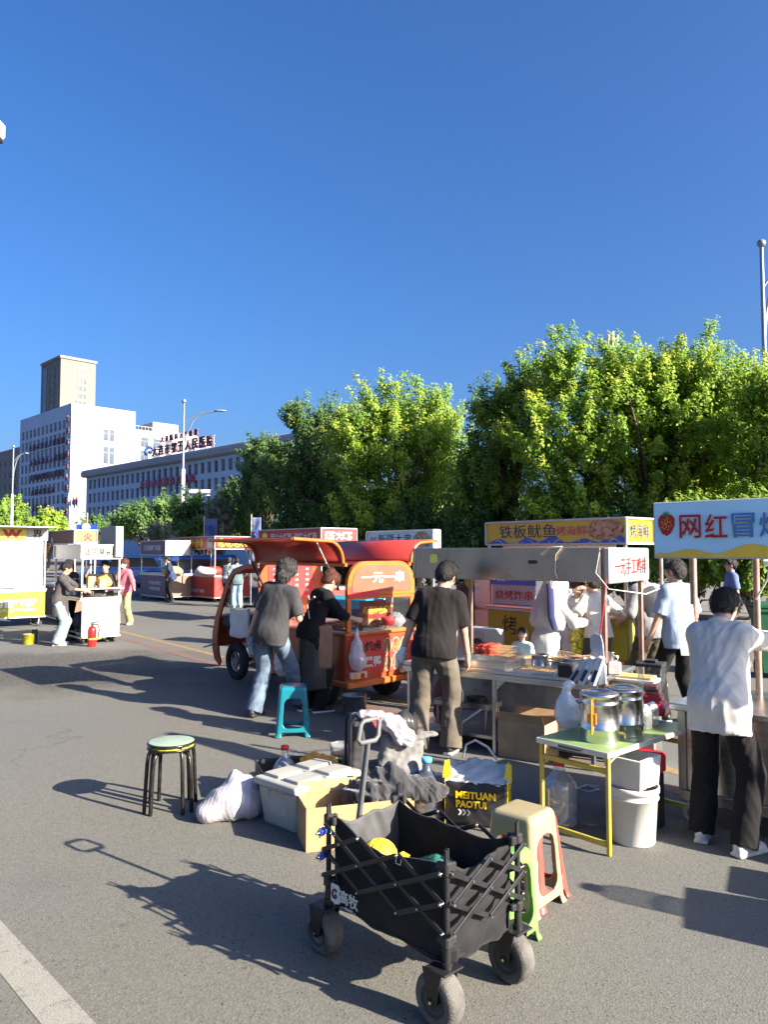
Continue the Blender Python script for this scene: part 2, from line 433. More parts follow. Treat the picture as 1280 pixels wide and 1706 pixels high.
# ------------------------------------------------------------------ ground
def asphalt():
    m = bpy.data.materials.new('asphalt'); m.use_nodes = True; nt = m.node_tree; b = nt.nodes['Principled BSDF']
    N, L = nt.nodes.new, nt.links.new
    tc = N('ShaderNodeTexCoord'); P = tc.outputs['Object']
    def noise(sc, det=5, rough=.6):
        n = N('ShaderNodeTexNoise'); n.inputs['Scale'].default_value = sc; n.inputs['Detail'].default_value = det; n.inputs['Roughness'].default_value = rough
        L(P, n.inputs['Vector']); return n.outputs['Fac']
    def ramp(f, p0, c0, p1, c1):
        r = N('ShaderNodeValToRGB'); e = r.color_ramp.elements
        e[0].position, e[1].position = p0, p1; e[0].color = (*c0, 1); e[1].color = (*c1, 1); L(f, r.inputs['Fac']); return r.outputs['Color']
    def mix(a, bb, f, mode='MIX'):
        x = N('ShaderNodeMix'); x.data_type = 'RGBA'; x.blend_type = mode
        for sock, val in ((0, f), (6, a), (7, bb)):
            if isinstance(val, (int, float)): x.inputs[sock].default_value = val
            elif isinstance(val, tuple): x.inputs[sock].default_value = (*val, 1)
            else: L(val, x.inputs[sock])
        return x.outputs[2]
    base = ramp(noise(.22, 3, .45), .3, (.113, .11, .094), .7, (.131, .128, .11))
    v = N('ShaderNodeTexVoronoi'); v.inputs['Scale'].default_value = 110; L(P, v.inputs['Vector'])
    grain = ramp(v.outputs['Color'], .1, (.78, .78, .78), .9, (1.24, 1.23, 1.21))
    col = mix(base, grain, .85, 'MULTIPLY')
    fine = ramp(noise(260, 2), .35, (.8, .8, .8), .65, (1.2, 1.2, 1.2))
    col = mix(col, fine, .8, 'MULTIPLY')
    blot = ramp(noise(.9, 4, .55), .6, (0, 0, 0), .78, (1, 1, 1))
    col = mix(col, (.085, .08, .067), mix((0, 0, 0), blot, .5))
    dist = N('ShaderNodeTexNoise'); dist.inputs['Scale'].default_value = 1.3; dist.inputs['Detail'].default_value = 6; L(P, dist.inputs['Vector'])
    dv = N('ShaderNodeMix'); dv.data_type = 'RGBA'; dv.blend_type = 'ADD'; dv.inputs[0].default_value = .9; L(P, dv.inputs[6]); L(dist.outputs['Color'], dv.inputs[7])
    cr = N('ShaderNodeTexVoronoi'); cr.feature = 'DISTANCE_TO_EDGE'; cr.inputs['Scale'].default_value = .3; L(dv.outputs[2], cr.inputs['Vector'])
    crk = ramp(cr.outputs['Distance'], .0015, (1, 1, 1), .004, (0, 0, 0))
    crm = mix(crk, ramp(noise(.35, 3), .52, (0, 0, 0), .6, (1, 1, 1)), 1., 'MULTIPLY')
    col = mix(col, (.04, .037, .032), mix((0, 0, 0), crm, .55))
    spots = N('ShaderNodeTexVoronoi'); spots.inputs['Scale'].default_value = 1.5; spots.inputs['Randomness'].default_value = 1; L(dv.outputs[2], spots.inputs['Vector'])
    sp = ramp(spots.outputs['Distance'], .03, (1, 1, 1), .06, (0, 0, 0))
    sp = mix(sp, ramp(noise(.8, 2), .5, (0, 0, 0), .56, (1, 1, 1)), 1., 'MULTIPLY')
    col = mix(col, (.03, .028, .025), mix((0, 0, 0), sp, .6))
    pits = N('ShaderNodeTexVoronoi'); pits.inputs['Scale'].default_value = 42; L(P, pits.inputs['Vector'])
    pt_ = ramp(pits.outputs['Distance'], .14, (1, 1, 1), .27, (0, 0, 0))
    pt_ = mix(pt_, ramp(noise(7, 4, .7), .44, (0, 0, 0), .6, (1, 1, 1)), 1., 'MULTIPLY')
    col = mix(col, (.03, .028, .024), mix((0, 0, 0), pt_, .8))
    col = mix(col, (.105, .115, .13), mix((0, 0, 0), ramp(noise(.16, 3, .5), .42, (0, 0, 0), .62, (1, 1, 1)), .45))
    st = N('ShaderNodeTexVoronoi'); st.inputs['Scale'].default_value = 60; L(P, st.inputs['Vector'])
    col = mix(col, (.3, .28, .24), mix((0, 0, 0), ramp(st.outputs['Distance'], .1, (1, 1, 1), .16, (0, 0, 0)), .4))
    # oily wet stain spread on the road beside the tofu cart
    sp_ = N('ShaderNodeVectorMath'); sp_.operation = 'SUBTRACT'; L(P, sp_.inputs[0]); sp_.inputs[1].default_value = (-5.2, 11.3, 0)
    sc_ = N('ShaderNodeVectorMath'); sc_.operation = 'MULTIPLY'; L(sp_.outputs[0], sc_.inputs[0]); sc_.inputs[1].default_value = (.3, .5, 1)
    ln = N('ShaderNodeVectorMath'); ln.operation = 'LENGTH'; L(sc_.outputs[0], ln.inputs[0])
    ad = N('ShaderNodeMath'); ad.operation = 'MULTIPLY_ADD'; L(noise(1.1, 8, .65), ad.inputs[0]); ad.inputs[1].default_value = 1.5; L(ln.outputs['Value'], ad.inputs[2])
    mr = N('ShaderNodeMapRange'); mr.inputs['From Min'].default_value = 1.95; mr.inputs['From Max'].default_value = 1.4; L(ad.outputs[0], mr.inputs['Value'])
    wet = ramp(mr.outputs[0], 0, (0, 0, 0), 1, (1, 1, 1))
    speck = ramp(noise(16, 8, .8), .46, (1, 1, 1), .6, (.15, .15, .15))
    wm = mix(wet, speck, 1., 'MULTIPLY')
    col = mix(col, (.03, .028, .025), mix((0, 0, 0), wm, .8))
    L(col, b.inputs['Base Color'])
    b.inputs['Roughness'].default_value = .86; b.inputs['Specular IOR Level'].default_value = .3
    bp = N('ShaderNodeBump'); bp.inputs['Strength'].default_value = .55; bp.inputs['Distance'].default_value = .004
    h = mix(v.outputs['Distance'], noise(150, 3), .5)
    L(h, bp.inputs['Height']); L(bp.outputs[0], b.inputs['Normal'])
    return m
ASPH = asphalt()
g = MB()
g.grid(lambda u, v: ((u - .5) * 1600, -60 + v * 1500, 0), 16, 16, smooth=False)
tag(g.build('ground', ASPH), kind='structure')
def strip(name, a, b, wd, m, z=.002, n=1):
    a, b = Vector((a[0], a[1], 0)), Vector((b[0], b[1], 0)); d = (b - a).normalized(); q = Vector((-d.y, d.x, 0)) * wd / 2
    mb = MB(); mb.add([a - q + Vector((0, 0, z)), b - q + Vector((0, 0, z)), b + q + Vector((0, 0, z)), a + q + Vector((0, 0, z))], [(0, 1, 2, 3)])
    return tag(mb.build(name, m), kind='structure')
def worn(name, col, cover=.5, sc=14):
    m = bpy.data.materials.new(name); m.use_nodes = True; nt = m.node_tree; b = nt.nodes['Principled BSDF']; b.inputs['Roughness'].default_value = .8
    tc = nt.nodes.new('ShaderNodeTexCoord')
    def nz(s, d, r):
        n = nt.nodes.new('ShaderNodeTexNoise'); n.inputs['Scale'].default_value = s; n.inputs['Detail'].default_value = d; n.inputs['Roughness'].default_value = r
        nt.links.new(tc.outputs['Object'], n.inputs['Vector']); return n.outputs['Fac']
    r = nt.nodes.new('ShaderNodeValToRGB'); e = r.color_ramp.elements
    e[0].position, e[1].position = cover - .06, cover + .08
    e[0].color = (.1, .095, .08, 1); e[1].color = (*lin(col), 1)
    nt.links.new(nz(sc, 10, .78), r.inputs['Fac'])
    n2 = nz(240, 2, .5); r2 = nt.nodes.new('ShaderNodeValToRGB'); r2.color_ramp.elements[0].color = (.6, .6, .6, 1); r2.color_ramp.elements[0].position = .35; r2.color_ramp.elements[1].position = .62
    nt.links.new(n2, r2.inputs['Fac'])
    x = nt.nodes.new('ShaderNodeMix'); x.data_type = 'RGBA'; x.blend_type = 'MULTIPLY'; x.inputs[0].default_value = .8
    nt.links.new(r.outputs[0], x.inputs[6]); nt.links.new(r2.outputs[0], x.inputs[7]); nt.links.new(x.outputs[2], b.inputs['Base Color'])
    bp = nt.nodes.new('ShaderNodeBump'); bp.inputs['Strength'].default_value = .6; bp.inputs['Distance'].default_value = .005
    nt.links.new(nz(130, 3, .5), bp.inputs['Height']); nt.links.new(bp.outputs[0], b.inputs['Normal'])
    return m
strip('parking_line', (-4.1, 5.9), (.2, 1.43), .145, worn('worn_white_line', (.27, .262, .22), .39, 13))
ya, yb = Vector((-12.2, 24.9, 0)), Vector((3.9, 3.9, 0))
strip('yellow_road_line', ya, yb, .13, worn('worn_yellow_line', (.28, .18, .07), .42, 10))
off = Vector((-.33, -.26, 0))
strip('red_road_line', ya + off, yb + off, .16, worn('worn_red_line', (.2, .1, .08), .45, 8))
# dirty cart tracks and a grimy square mark near the left carts
PAVE = mat('paving_slabs', (.16, .15, .14), .85, 0, .15, 2, .3, 30)
kb = MB()
kb.box((0, 0, .06), (90, .25, .12), None, .01, 0)
kb.box((0, 7.2, .055), (90, 14.1, .11), None, .01, 1)
KANG = R(-46)
kerb = kb.build('pavement', [mat('kerb_stone', (.18, .175, .165), .8, 0, .12, 3, .2, 40), PAVE], None, (-1.5, 29.6, 0), KANG)
tag(kerb, kind='structure')
# ------------------------------------------------------------------ buildings
SHADEWALL = mat('wall_shade_blue', (.28, .39, .57), .75, 0, .05, .12)  # blue of the shade on these faces is put into the wall colour
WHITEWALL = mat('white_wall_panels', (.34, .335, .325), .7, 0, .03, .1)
BEIGE = mat('beige_stone', (.15, .146, .135), .8, 0, .06, .15)
PANE = mat('blue_glass', (.045, .07, .105), .2, 0, .45, .35, spec=.5)
FRAMEW = mat('window_frame_grey', (.2, .215, .23), .5)
PANE2 = mat('glass_sky_in_colour', (.1, .15, .22), .25, 0, .3, .5); PANE3 = mat('blind_behind_glass', (.15, .16, .17), .35, 0, .2, .6)  # PANE2 has the reflected sky put into its base colour
ROOFD = mat('roof_edge_dark', (.2, .225, .28), .6, 0, .05, .3)
def window_mesh(w_, h_, dep=.15, mull=True):
    mb = MB(); mb.bb((-w_ / 2, dep - .03, 0), (w_ / 2, dep, h_), .0, 0)
    f = .08
    for x in (-w_ / 2 + f / 2, w_ / 2 - f / 2): mb.bb((x - f / 2, dep - .1, 0), (x + f / 2, dep - .035, h_), .0, 1)
    for z in (f / 2, h_ - f / 2, h_ * .68): mb.bb((-w_ / 2 + f, dep - .095, z - f / 2), (w_ / 2 - f, dep - .038, z + f / 2), .0, 1)
    if mull: mb.bb((-.03, dep - .09, f), (.03, dep - .041, h_ * .68 - f / 2), .0, 1)
    me = mb.build('window', [PANE, FRAMEW]); return me
def facade(root, wall, o, ang, W, H, cols, rows, z0, ww, wh, margin=(1., 1.), top=1., thick=.6, first=None, skip=None):
    """wall slab with real openings: local x along the face from o, face looks to -y; windows set back inside"""
    cs = (W - margin[0] - margin[1]) / cols; rs = (H - z0 - top) / rows
    Rm = rz(ang); O = Vector(o)
    def B(a, b, m=0):
        c = Vector([(p + q) / 2 for p, q in zip(a, b)]); wall.box(O + Rm @ c, [abs(q - p) for p, q in zip(a, b)], Rm, 0, m)
    zs = [z0 + i * rs + (rs - wh) / 2 for i in range(rows)]
    prev = 0.
    for z in zs + [H]:
        B((0, 0, prev), (W, thick, z if z != H else H)) if z > prev else None
        prev = z + wh
    xs = [margin[0] + j * cs + (cs - ww) / 2 for j in range(cols)]
    for i, z in enumerate(zs):
        px = 0.
        for x in xs + [W]:
            if x > px: B((px, 0, z), (x, thick, z + wh))
            px = x + ww
            if x < W and skip and skip(i, xs.index(x)): B((x, .001, z), (x + ww, thick, z + wh))
    tmpl = first or window_mesh(ww, wh)
    used = first is not None
    variants = [tmpl.data, tmpl.data]
    for pm_ in (PANE2, PANE3): v_ = tmpl.data.copy(); v_.materials[0] = pm_; variants.append(v_)
    for i, z in enumerate(zs):
        for j, x in enumerate(xs):
            if skip and skip(i, j): continue
            wdw = tmpl.copy() if used else tmpl
            if used: COL.objects.link(wdw)
            used = True
            wdw.parent = root; wdw.data = random.choice(variants); p = O + Rm @ Vector((x + ww / 2, .12, z)); wdw.location = p; wdw.rotation_euler = (0, 0, ang)
    return tmpl
A45 = R(-45)
# white hospital block
b = thing('hospital_block', 'tall white hospital block with a shaded window grid on its left face', 'building')
wall = MB()
cor = Vector((-80.3, 191, 0)); HH = 40.
ex = Vector((.707, -.707, 0)); ey = Vector((.707, .707, 0))
lwall = MB()
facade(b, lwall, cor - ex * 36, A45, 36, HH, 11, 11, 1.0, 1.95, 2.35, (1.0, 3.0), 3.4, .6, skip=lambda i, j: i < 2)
lwall.build('shaded_wall', SHADEWALL, b)
# right, sunlit face with one pair of tall window strips
def solid(mb, o, ang, a, bb, m=0, bev=0.):
    Rm = rz(ang); c = Vector([(p + q) / 2 for p, q in zip(a, bb)]); mb.box(Vector(o) + Rm @ c, [abs(q - p) for p, q in zip(a, bb)], Rm, bev, m)
P45 = R(45)
LW = 17.5
solid(wall, cor, P45, (0, 0, 0), (8.6, .6, HH)); solid(wall, cor, P45, (11.6, 0, 0), (LW, .6, HH))
zz = 0
strips = [(7, 9.6), (11.4, 14.), (15.8, 18.4), (20.2, 22.8), (25, 29.6), (31.2, 34.2)]
w2 = window_mesh(1.15, 2.6, mull=False); w2u = False
prev = 0
for a_, c_ in strips + [(HH, HH)]:
    solid(wall, cor, P45, (8.6, 0, prev), (11.6, .6, a_)); prev = c_
    if a_ == HH: break
    solid(wall, cor, P45, (9.95, 0, a_), (10.25, .6, c_))
    for x in (9.27, 10.93):
        o = w2.copy() if w2u else w2
        if w2u: COL.objects.link(o)
        w2u = True; o.parent = b; o.location = cor + ey * x + Vector((0, 0, a_)) + ex * -.12; o.rotation_euler = (0, 0, P45); o.scale = (1, 1, (c_ - a_) / 2.6)
solid(wall, cor, A45, (-36, .6, HH - .7), (-.6, 17.4, HH - .3)); solid(wall, cor, A45, (-36, 16.9, 0), (-.1, 17.5, HH - .1)); solid(wall, cor, A45, (-36, .6, 0), (-35.4, 16.9, HH - .8))
for k in range(1, 22): solid(wall, cor, P45, (.1, -.012, k * 1.8), (8.5, -.002, k * 1.8 + .05), 1); solid(wall, cor, P45, (11.7, -.012, k * 1.8), (LW - .1, -.002, k * 1.8 + .05), 1)
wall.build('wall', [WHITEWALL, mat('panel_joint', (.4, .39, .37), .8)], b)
LDK = mat('dark_red_letters', (.07, .025, .06), .5)
def letter(par, ch, c, h, bold, lift, thick, m):
    q = MB(); write(q, ch, c, ex, (0, 0, 1), h=h, bold=bold, lift=lift, thick=thick); q.build('letter', m, par)
for k, ch in enumerate('大连市第五人民医院'): letter(b, ch, cor + ex * -.95 + Vector((-.06, -.06, HH - 4 - k * 3.0)), 1.8, .01, .35, .3, LDK)
for r_ in range(6):
    for k in range([9, 9, 8, 6, 4, 3][r_]): letter(b, '大连市第五人民医院'[k], cor + ex * (-27 + k * 2.85 + r_ * .8) + Vector((0, 0, HH - 9.2 - r_ * 4.2)), 1.7, 0., .3, .25, LDK)
# white wing to its right
b = thing('hospital_wing', 'lower white wing with square windows right of the hospital block', 'building')
wall = MB(); wo = cor + ey * LW + ex * -2 + Vector((0, 0, 0))
facade(b, wall, wo, P45, 25, 35.6, 6, 9, 1, 2.3, 2.6, (2, 1), 1.6, .6)
solid(wall, wo, P45, (0, .6, 34.6), (25, 14, 35.2)); solid(wall, wo, P45, (24.4, .6, 0), (25, 14, 34.5))
solid(wall, wo, P45, (6.5, .62, 35.2), (14.5, 10, 38.4), 0, .1); solid(wall, wo, P45, (14.6, 3, 35.2), (22, 9, 36.6), 1)
for x in range(0, 7): solid(wall, wo, P45, (x, .3, 35.6), (x + .12, .42, 36.6), 1)
solid(wall, wo, P45, (0, .3, 36.6), (6.4, .42, 36.75), 1)
wall.build('wall', [WHITEWALL, ROOFD], b)
# long low building
b = thing('clinic_building', 'long low clinic building in blue shade with a dark curved roof edge', 'building')
lo = Vector((-45.8, 115, 0)); LWd = 62; LH = 13.1
wall = MB()
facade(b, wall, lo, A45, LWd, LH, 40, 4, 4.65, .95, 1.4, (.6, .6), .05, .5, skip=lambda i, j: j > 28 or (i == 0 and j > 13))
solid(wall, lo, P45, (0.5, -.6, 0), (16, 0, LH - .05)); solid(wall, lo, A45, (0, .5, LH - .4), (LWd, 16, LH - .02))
wall.build('wall', SHADEWALL, b)
rf = MB(); prof = [(-.4, 13.12), (.5, 13.12), (.75, 13.3), (.78, 13.85), (.6, 14.15), (.3, 14.28), (-.4, 14.3)]
rf.prism(prof, lo + ex * (LWd + 1), Vector((-.707, -.707, 0)), (0, 0, 1), LWd + 1.3)
rf.build('roof', ROOFD, b)
for k, ch in enumerate('大连市肛肠外科医院'): letter(b, ch, lo + ex * (18.3 + k * 1.62) + Vector((0, 0, 10.9)), 1.05, .015, .2, .2, mat('dull_red_letters', (.28, .06, .1), .5))
s_ = thing('rooftop_sign', 'large dark red lettering standing on the clinic roof', 'sign')
so_ = lo + Vector((.707, .707, 0)) * .5
for txt, t0, dt, zc, hc, bo in (('大连市第五人民医院', 20.4, 1.72, 15.35, 1.4, .02), ('大连医科大学附属', 22.4, 1.22, 16.75, .8, .01)):
    for k, ch in enumerate(txt): letter(s_, ch, so_ + ex * (t0 + k * dt) + Vector((0, 0, zc)), hc, bo, .0, .2, mat('dark_maroon_letters', (.1, .025, .05), .5))
st = MB()
for k in range(10):
    p = so_ + ex * (19.5 + k * 1.7) + Vector((.1, .1, 0)); st.cyl(p + Vector((0, 0, 13)), p + Vector((0, 0, 16)), .04, seg=6)
for z in (14.9, 15.9): st.cyl(so_ + ex * 19 + Vector((.12, .12, z)), so_ + ex * 35 + Vector((.12, .12, z)), .035, seg=6)
st.build('scaffold', STEELD, s_)
em = MB(); em.tube([so_ + ex * 18.9 + Vector((.55 * math.cos(t), 0, 15.35 + .7 * math.sin(t))) for t in [k * .5 - .2 for k in range(9)]], .22, 6); em.ball(so_ + ex * 18.9 + Vector((.1, 0, 15.35)), .28)
em.build('emblem', mat('blue_emblem', (.03, .1, .3), .4), s_)
# residential tower
b = thing('apartment_tower', 'tall beige apartment tower rising behind the white hospital block', 'building')
tc_ = Vector((-147, 337, 0)); TH = 90.; wall = MB()
facade(b, wall, tc_, P45, 16.3, TH, 3, 25, 0, 1.15, 1.7, (6.2, 4.2), 4.4, .6, skip=lambda i, j: i < 14)
facade(b, wall, tc_ - ex * 23, A45, 23, TH, 2, 26, 2, 3.0, 2.3, (9.8, 2.4), 3, .6, skip=lambda i, j: i < 14)
for k in range(1, 30): solid(wall, tc_, P45, (.2, -.03, k * 3), (6.0, -.01, k * 3 + .12), 1)
solid(wall, tc_, P45, (-.5, -.5, TH), (16.8, 23, TH + 1.2), 1); solid(wall, tc_, P45, (15.8, .62, 0), (16.3, 22.5, TH))
solid(wall, tc_, P45, (.6, 22.4, 0), (15.8, 22.9, TH))
solid(wall, tc_, A45, (-14.6, -.25, 10), (-13.7, -.02, TH - 6), 1); solid(wall, tc_, A45, (-3.2, -.25, 10), (-2.3, -.02, TH - 6), 1)
solid(wall, tc_, A45, (-20, -.2, 0), (-15.5, -.02, TH - 2), 2)
wall.build('wall', [BEIGE, mat('pale_trim', (.19, .185, .17), .8), mat('tower_dark_bay', (.06, .08, .11), .3)], b)
# grey building at the left edge
b = thing('office_building', 'grey office building at the far left beside the hospital block', 'building')
wall = MB(); oo = Vector((-138, 255, 0))
facade(b, wall, oo, A45, 42, 34, 9, 8, 1, 2.6, 1.7, (1, 1), 2.5, .6); solid(wall, oo, A45, (0, .6, 32), (42, 14, 33)); solid(wall, oo, A45, (41.4, .6, 0), (42, 14, 31.9))
wall.build('wall', mat('grey_render', (.17, .165, .165), .8, 0, .05, .2), b)
# building far behind the trees with a roof aerial
a_ = thing('roof_antenna', 'white cellular antenna just above the big tree crown', 'antenna', at(1022, 640, 30) * 1.0)
mb = MB(); zt = at(1022, 562, 30).z - a_.location.z; mb.cyl((0, 0, -9), (0, 0, zt), .05, seg=8)
a_.location.z = at(1022, 640, 30).z
mb.build('mast', WHITEPAINT, a_)
for dx, dz in ((-.16, 0), (.02, .12), (.2, -.02)):
    q = MB(); q.bb((dx - .05, -.06, zt - .35 + dz), (dx + .05, .06, zt + .12 + dz), .02); q.build('antenna_panel', WHITEPAINT, a_)
# ------------------------------------------------------------------ posts and lamps
def lamp(name, label, px, Y, top, arm=None, wide=.11, arms=1):
    p = at(px, 920, Y); p.z = 0
    t = thing(name, label, 'street lamp', p)
    mb = MB(); mb.tube([(0, 0, 0), (0, 0, .3), (0, 0, top * .62)], [wide * 1.35, wide * 1.15, wide], 12); mb.cyl((0, 0, 0), (0, 0, .12), wide * 2.2)
    mb.build('pole', mat('lamp_pole_white', (.55, .55, .55), .45, .2, .05), t)
    mb = MB(); mb.tube([(0, 0, top * .62), (0, 0, top - .25)], [wide * .62, wide * .5], 10); mb.ball((0, 0, top - .12), wide * 1.15)
    mb.build('upper_pole', mat('lamp_pole_blue', (.2, .23, .28), .4, .4, .05), t)
    if arm:
        mb = MB()
        mb.tube([(0, 0, top - 2.9), (arm * .08, 0, top - 2.0), (arm * .3, 0, top - 1.15), (arm * .6, 0, top - .75), (arm, 0, top - .66)], .045, 8)
        mb.tube([(0, 0, top - 1.35), (arm * .3, 0, top - .95), (arm * .6, 0, top - .7)], .03, 8)
        mb.build('arm', mat('lamp_pole_blue', (.2, .23, .28)), t)
        mb = MB(); mb.ball((arm * 1.12, 0, top - .64), (abs(arm) * .2, .14, .06)); mb.build('lamp_head', mat('lamp_head_grey', (.22, .24, .27), .4), t)
    return t
t = lamp('street_lamp', 'tall street lamp with one curved arm in front of the clinic building', 303, 40, 9.95, 1.75)
mb = MB(); mb.cyl((.1, 0, 5.1), (2.9, .2, 5.0), .03, seg=6); mb.build('crossbar', STEELD, t)
lamp('street_lamp', 'tall lamp pole with a ball top at the right edge above the trees', 1283, 19.7, 10.1, .95, .1)
lamp('street_lamp', 'thin lamp post at the far left by the grey office building', 18, 57, 9.9, .9, .1)
p = gp(-60, 1300); t = thing('street_lamp', 'lamp box whose edge peeks in at the left border of the sky', 'street lamp', (at(-8, 215, 7.2).x, 7.2, 0))
h0 = at(0, 200, 7.2).z; mb = MB(); mb.cyl((-1.2, 0, 0), (-1.2, 0, h0), .06); mb.cyl((-1.2, 0, h0 - .1), (-.2, 0, h0 - .1), .03); mb.build('pole', PIPE, t)
mb = MB(); mb.bb((-.3, -.1, h0 - .16), (.058, .1, h0), .02); mb.bb((-.28, -.09, h0 - .2), (.04, .09, h0 - .162), .02, 1); mb.build('lamp_head', [WHITEP, BLACKP], t)
# camera post
p = at(333, 920, 40); p.z = 0
t = thing('camera_post', 'white post with traffic cameras beside the tall street lamp', 'camera post', p)
mb = MB(); mb.cyl((0, 0, 0), (0, 0, 4.7), .1); mb.cyl((-.5, 0, 4.75), (.5, 0, 4.75), .04); mb.build('pole', mat('lamp_pole_white', (.5, .5, .5)), t)
for dx in (-.32, .3):
    mb = MB(); mb.box((dx, -.1, 4.95), (.42, .26, .2), rz(.3), .03); mb.cyl((dx - .2, -.2, 4.95), (dx - .26, -.3, 4.93), .08); mb.build('traffic_camera', WHITEP, t)
mb = MB(); mb.bb((-.62, -.2, 2.5), (-.15, .1, 3.3), .02); mb.build('junction_box', mat('grey_box', (.4, .38, .35), .5), t)
# blue road sign
p = at(144, 920, 55); p.z = 0
t = thing('road_sign', 'blue road sign on a post above the brown stall roof', 'road sign', p)
mb = MB(); mb.cyl((0, 0, 0), (0, 0, 4.6), .07); mb.build('post', PIPE, t)
mb = MB(); mb.bb((-.75, -.12, 2.9), (.8, -.08, 3.75), .01); mb.build('sign_plate', mat('sign_blue', (.02, .06, .35), .4), t)
mb = MB(); mb.cyl((0, -.14, 3.55), (0, -.2, 3.55), .3); mb.bb((-.45, -.135, 3.0), (-.28, -.125, 3.2), 0); mb.bb((-.08, -.135, 3.0), (.08, -.125, 3.2), 0); mb.bb((.3, -.135, 3.0), (.46, -.125, 3.2), 0); mb.build('symbol', LTXT, t)
# flagpoles
for px, fl in ((112, 'white'), (118, 'blue'), (123, 'red')):
    p = at(px, 920, 120); p.z = 0
    t = thing('flagpole', {'white': 'leftmost of three thin flagpoles before the white hospital block', 'blue': 'middle of three thin flagpoles before the white hospital block', 'red': 'flagpole with a red flag before the white hospital block'}[fl], 'flagpole', p, 0, 'flagpoles by the hospital')
    mb = MB(); mb.cyl((0, 0, 0), (0, 0, 11.3), .07, .04, 6); mb.build('pole', WHITEPAINT, t)
    mb = MB(); mb.grid(lambda u, v: (.05 + .45 * u, .12 * math.sin(u * 5), 10.9 - 1.5 * v - .8 * u), 6, 4, thick=.01)
    mb.build('flag', mat('flag_' + fl, {'white': (.5, .5, .55), 'blue': (.1, .15, .4), 'red': (.45, .03, .05)}[fl], .8), t)
# two blue vertical banners
for px, px2, y0, y1, Y, lab in ((341, 362, 864, 905, 33, 'blue vertical banner on a pole beside the red squid stall'), (420, 435, 862, 935, 24, 'taller blue vertical banner half hidden behind the red sausage stall')):
    p0 = at((px + px2) / 2, 920, Y); p0.z = 0
    t = thing('banner', lab, 'banner', p0, 0, 'blue vertical banners')
    wd = (px2 - px) / 1250 * Y; zt = at(px, y0, Y).z; zb = max(at(px, y1, Y).z, .3)
    mb = MB(); mb.cyl((-wd / 2 - .03, 0, 0), (-wd / 2 - .03, 0, zt + .1), .02); mb.build('pole', PIPE, t)
    mb = MB(); mb.grid(lambda u, v: (-wd / 2 + wd * u, .05 * math.sin(u * 4 + v * 6), zt + (zb - zt) * v), 6, 10, thick=.006); mb.build('cloth', mat('banner_blue', (.1, .14, .27), .8), t)
    mb = MB(); mb.bb((-wd * .36, -.1, zt - .45), (wd * .36, -.07, zt - .4), 0); mb.bb((-wd * .3, -.1, zt - .58), (wd * .3, -.07, zt - .53), 0)
    mb.tube([(wd * .16 * math.cos(a), -.085, (zt * .62 + zb * .38) + wd * .2 * math.sin(a)) for a in [k * .55 for k in range(11)]], .028, 6); mb.bb((-.03, -.1, (zt * .62 + zb * .38) - wd * .5), (wd * .28, -.07, (zt * .62 + zb * .38) - wd * .36), 0)
    mb.build('lettering', mat('banner_dark_blue', (.04, .07, .3), .6), t)
# ------------------------------------------------------------------ trees
def leafmat(name, dark, light, tip):
    m = bpy.data.materials.new(name); m.use_nodes = True; nt = m.node_tree; nt.nodes.clear(); N, L = nt.nodes.new, nt.links.new
    o = N('ShaderNodeOutputMaterial')
    at_ = N('ShaderNodeAttribute'); at_.attribute_name = 'tone'
    r = N('ShaderNodeValToRGB'); e = r.color_ramp.elements
    e[0].position = 0; e[0].color = (*dark, 1); e[1].position = .55; e[1].color = (*light, 1); k = e.new(1.0); k.color = (*tip, 1)
    L(at_.outputs['Fac'], r.inputs['Fac'])
    d = N('ShaderNodeBsdfPrincipled'); d.inputs['Roughness'].default_value = .5; d.inputs['Specular IOR Level'].default_value = .25; L(r.outputs[0], d.inputs['Base Color'])
    t = N('ShaderNodeBsdfTranslucent'); L(r.outputs[0], t.inputs['Color'])
    mx = N('ShaderNodeMixShader'); mx.inputs[0].default_value = .48; L(d.outputs[0], mx.inputs[1]); L(t.outputs[0], mx.inputs[2]); L(mx.outputs[0], o.inputs['Surface'])
    return m
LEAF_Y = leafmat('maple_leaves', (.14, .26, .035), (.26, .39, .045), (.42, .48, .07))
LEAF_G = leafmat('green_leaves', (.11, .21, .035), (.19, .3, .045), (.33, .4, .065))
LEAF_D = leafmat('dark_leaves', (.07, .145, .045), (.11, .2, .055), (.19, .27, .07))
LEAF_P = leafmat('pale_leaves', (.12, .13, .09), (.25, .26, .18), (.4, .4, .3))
BARK = mat('bark', (.1, .075, .055), .9, 0, .25, 6, .6, 20)
def leaves_obj(name, pos, nrm, size, tone, m, parent, rs, ratio=.62):
    n = len(pos)
    a = rs.normal(size=(n, 3)); x = np.cross(nrm, a); x /= np.maximum(np.linalg.norm(x, axis=1), 1e-6)[:, None]; y = np.cross(nrm, x)
    s = size[:, None]
    tip, base = pos + x * s * .55, pos - x * s * .45
    l, r_ = pos + y * s * ratio * .5 + nrm * s * .12, pos - y * s * ratio * .5 + nrm * s * .12
    V = np.stack([base, l, tip, r_], 1).reshape(-1, 3)
    me = bpy.data.meshes.new(name)
    me.vertices.add(4 * n); me.vertices.foreach_set('co', V.astype(np.float32).ravel())
    me.loops.add(6 * n); me.polygons.add(2 * n)
    b4 = np.arange(n)[:, None] * 4
    me.loops.foreach_set('vertex_index', (b4 + np.array([[0, 2, 1, 0, 3, 2]])).ravel().astype(np.int32))
    me.polygons.foreach_set('loop_start', (np.arange(2 * n) * 3).astype(np.int32))
    at_ = me.attributes.new('tone', 'FLOAT', 'FACE'); at_.data.foreach_set('value', np.repeat(tone, 2).astype(np.float32))
    me.materials.append(m); me.update(calc_edges=True)
    ob = bpy.data.objects.new(name, me); COL.objects.link(ob); ob.parent = parent
    return ob
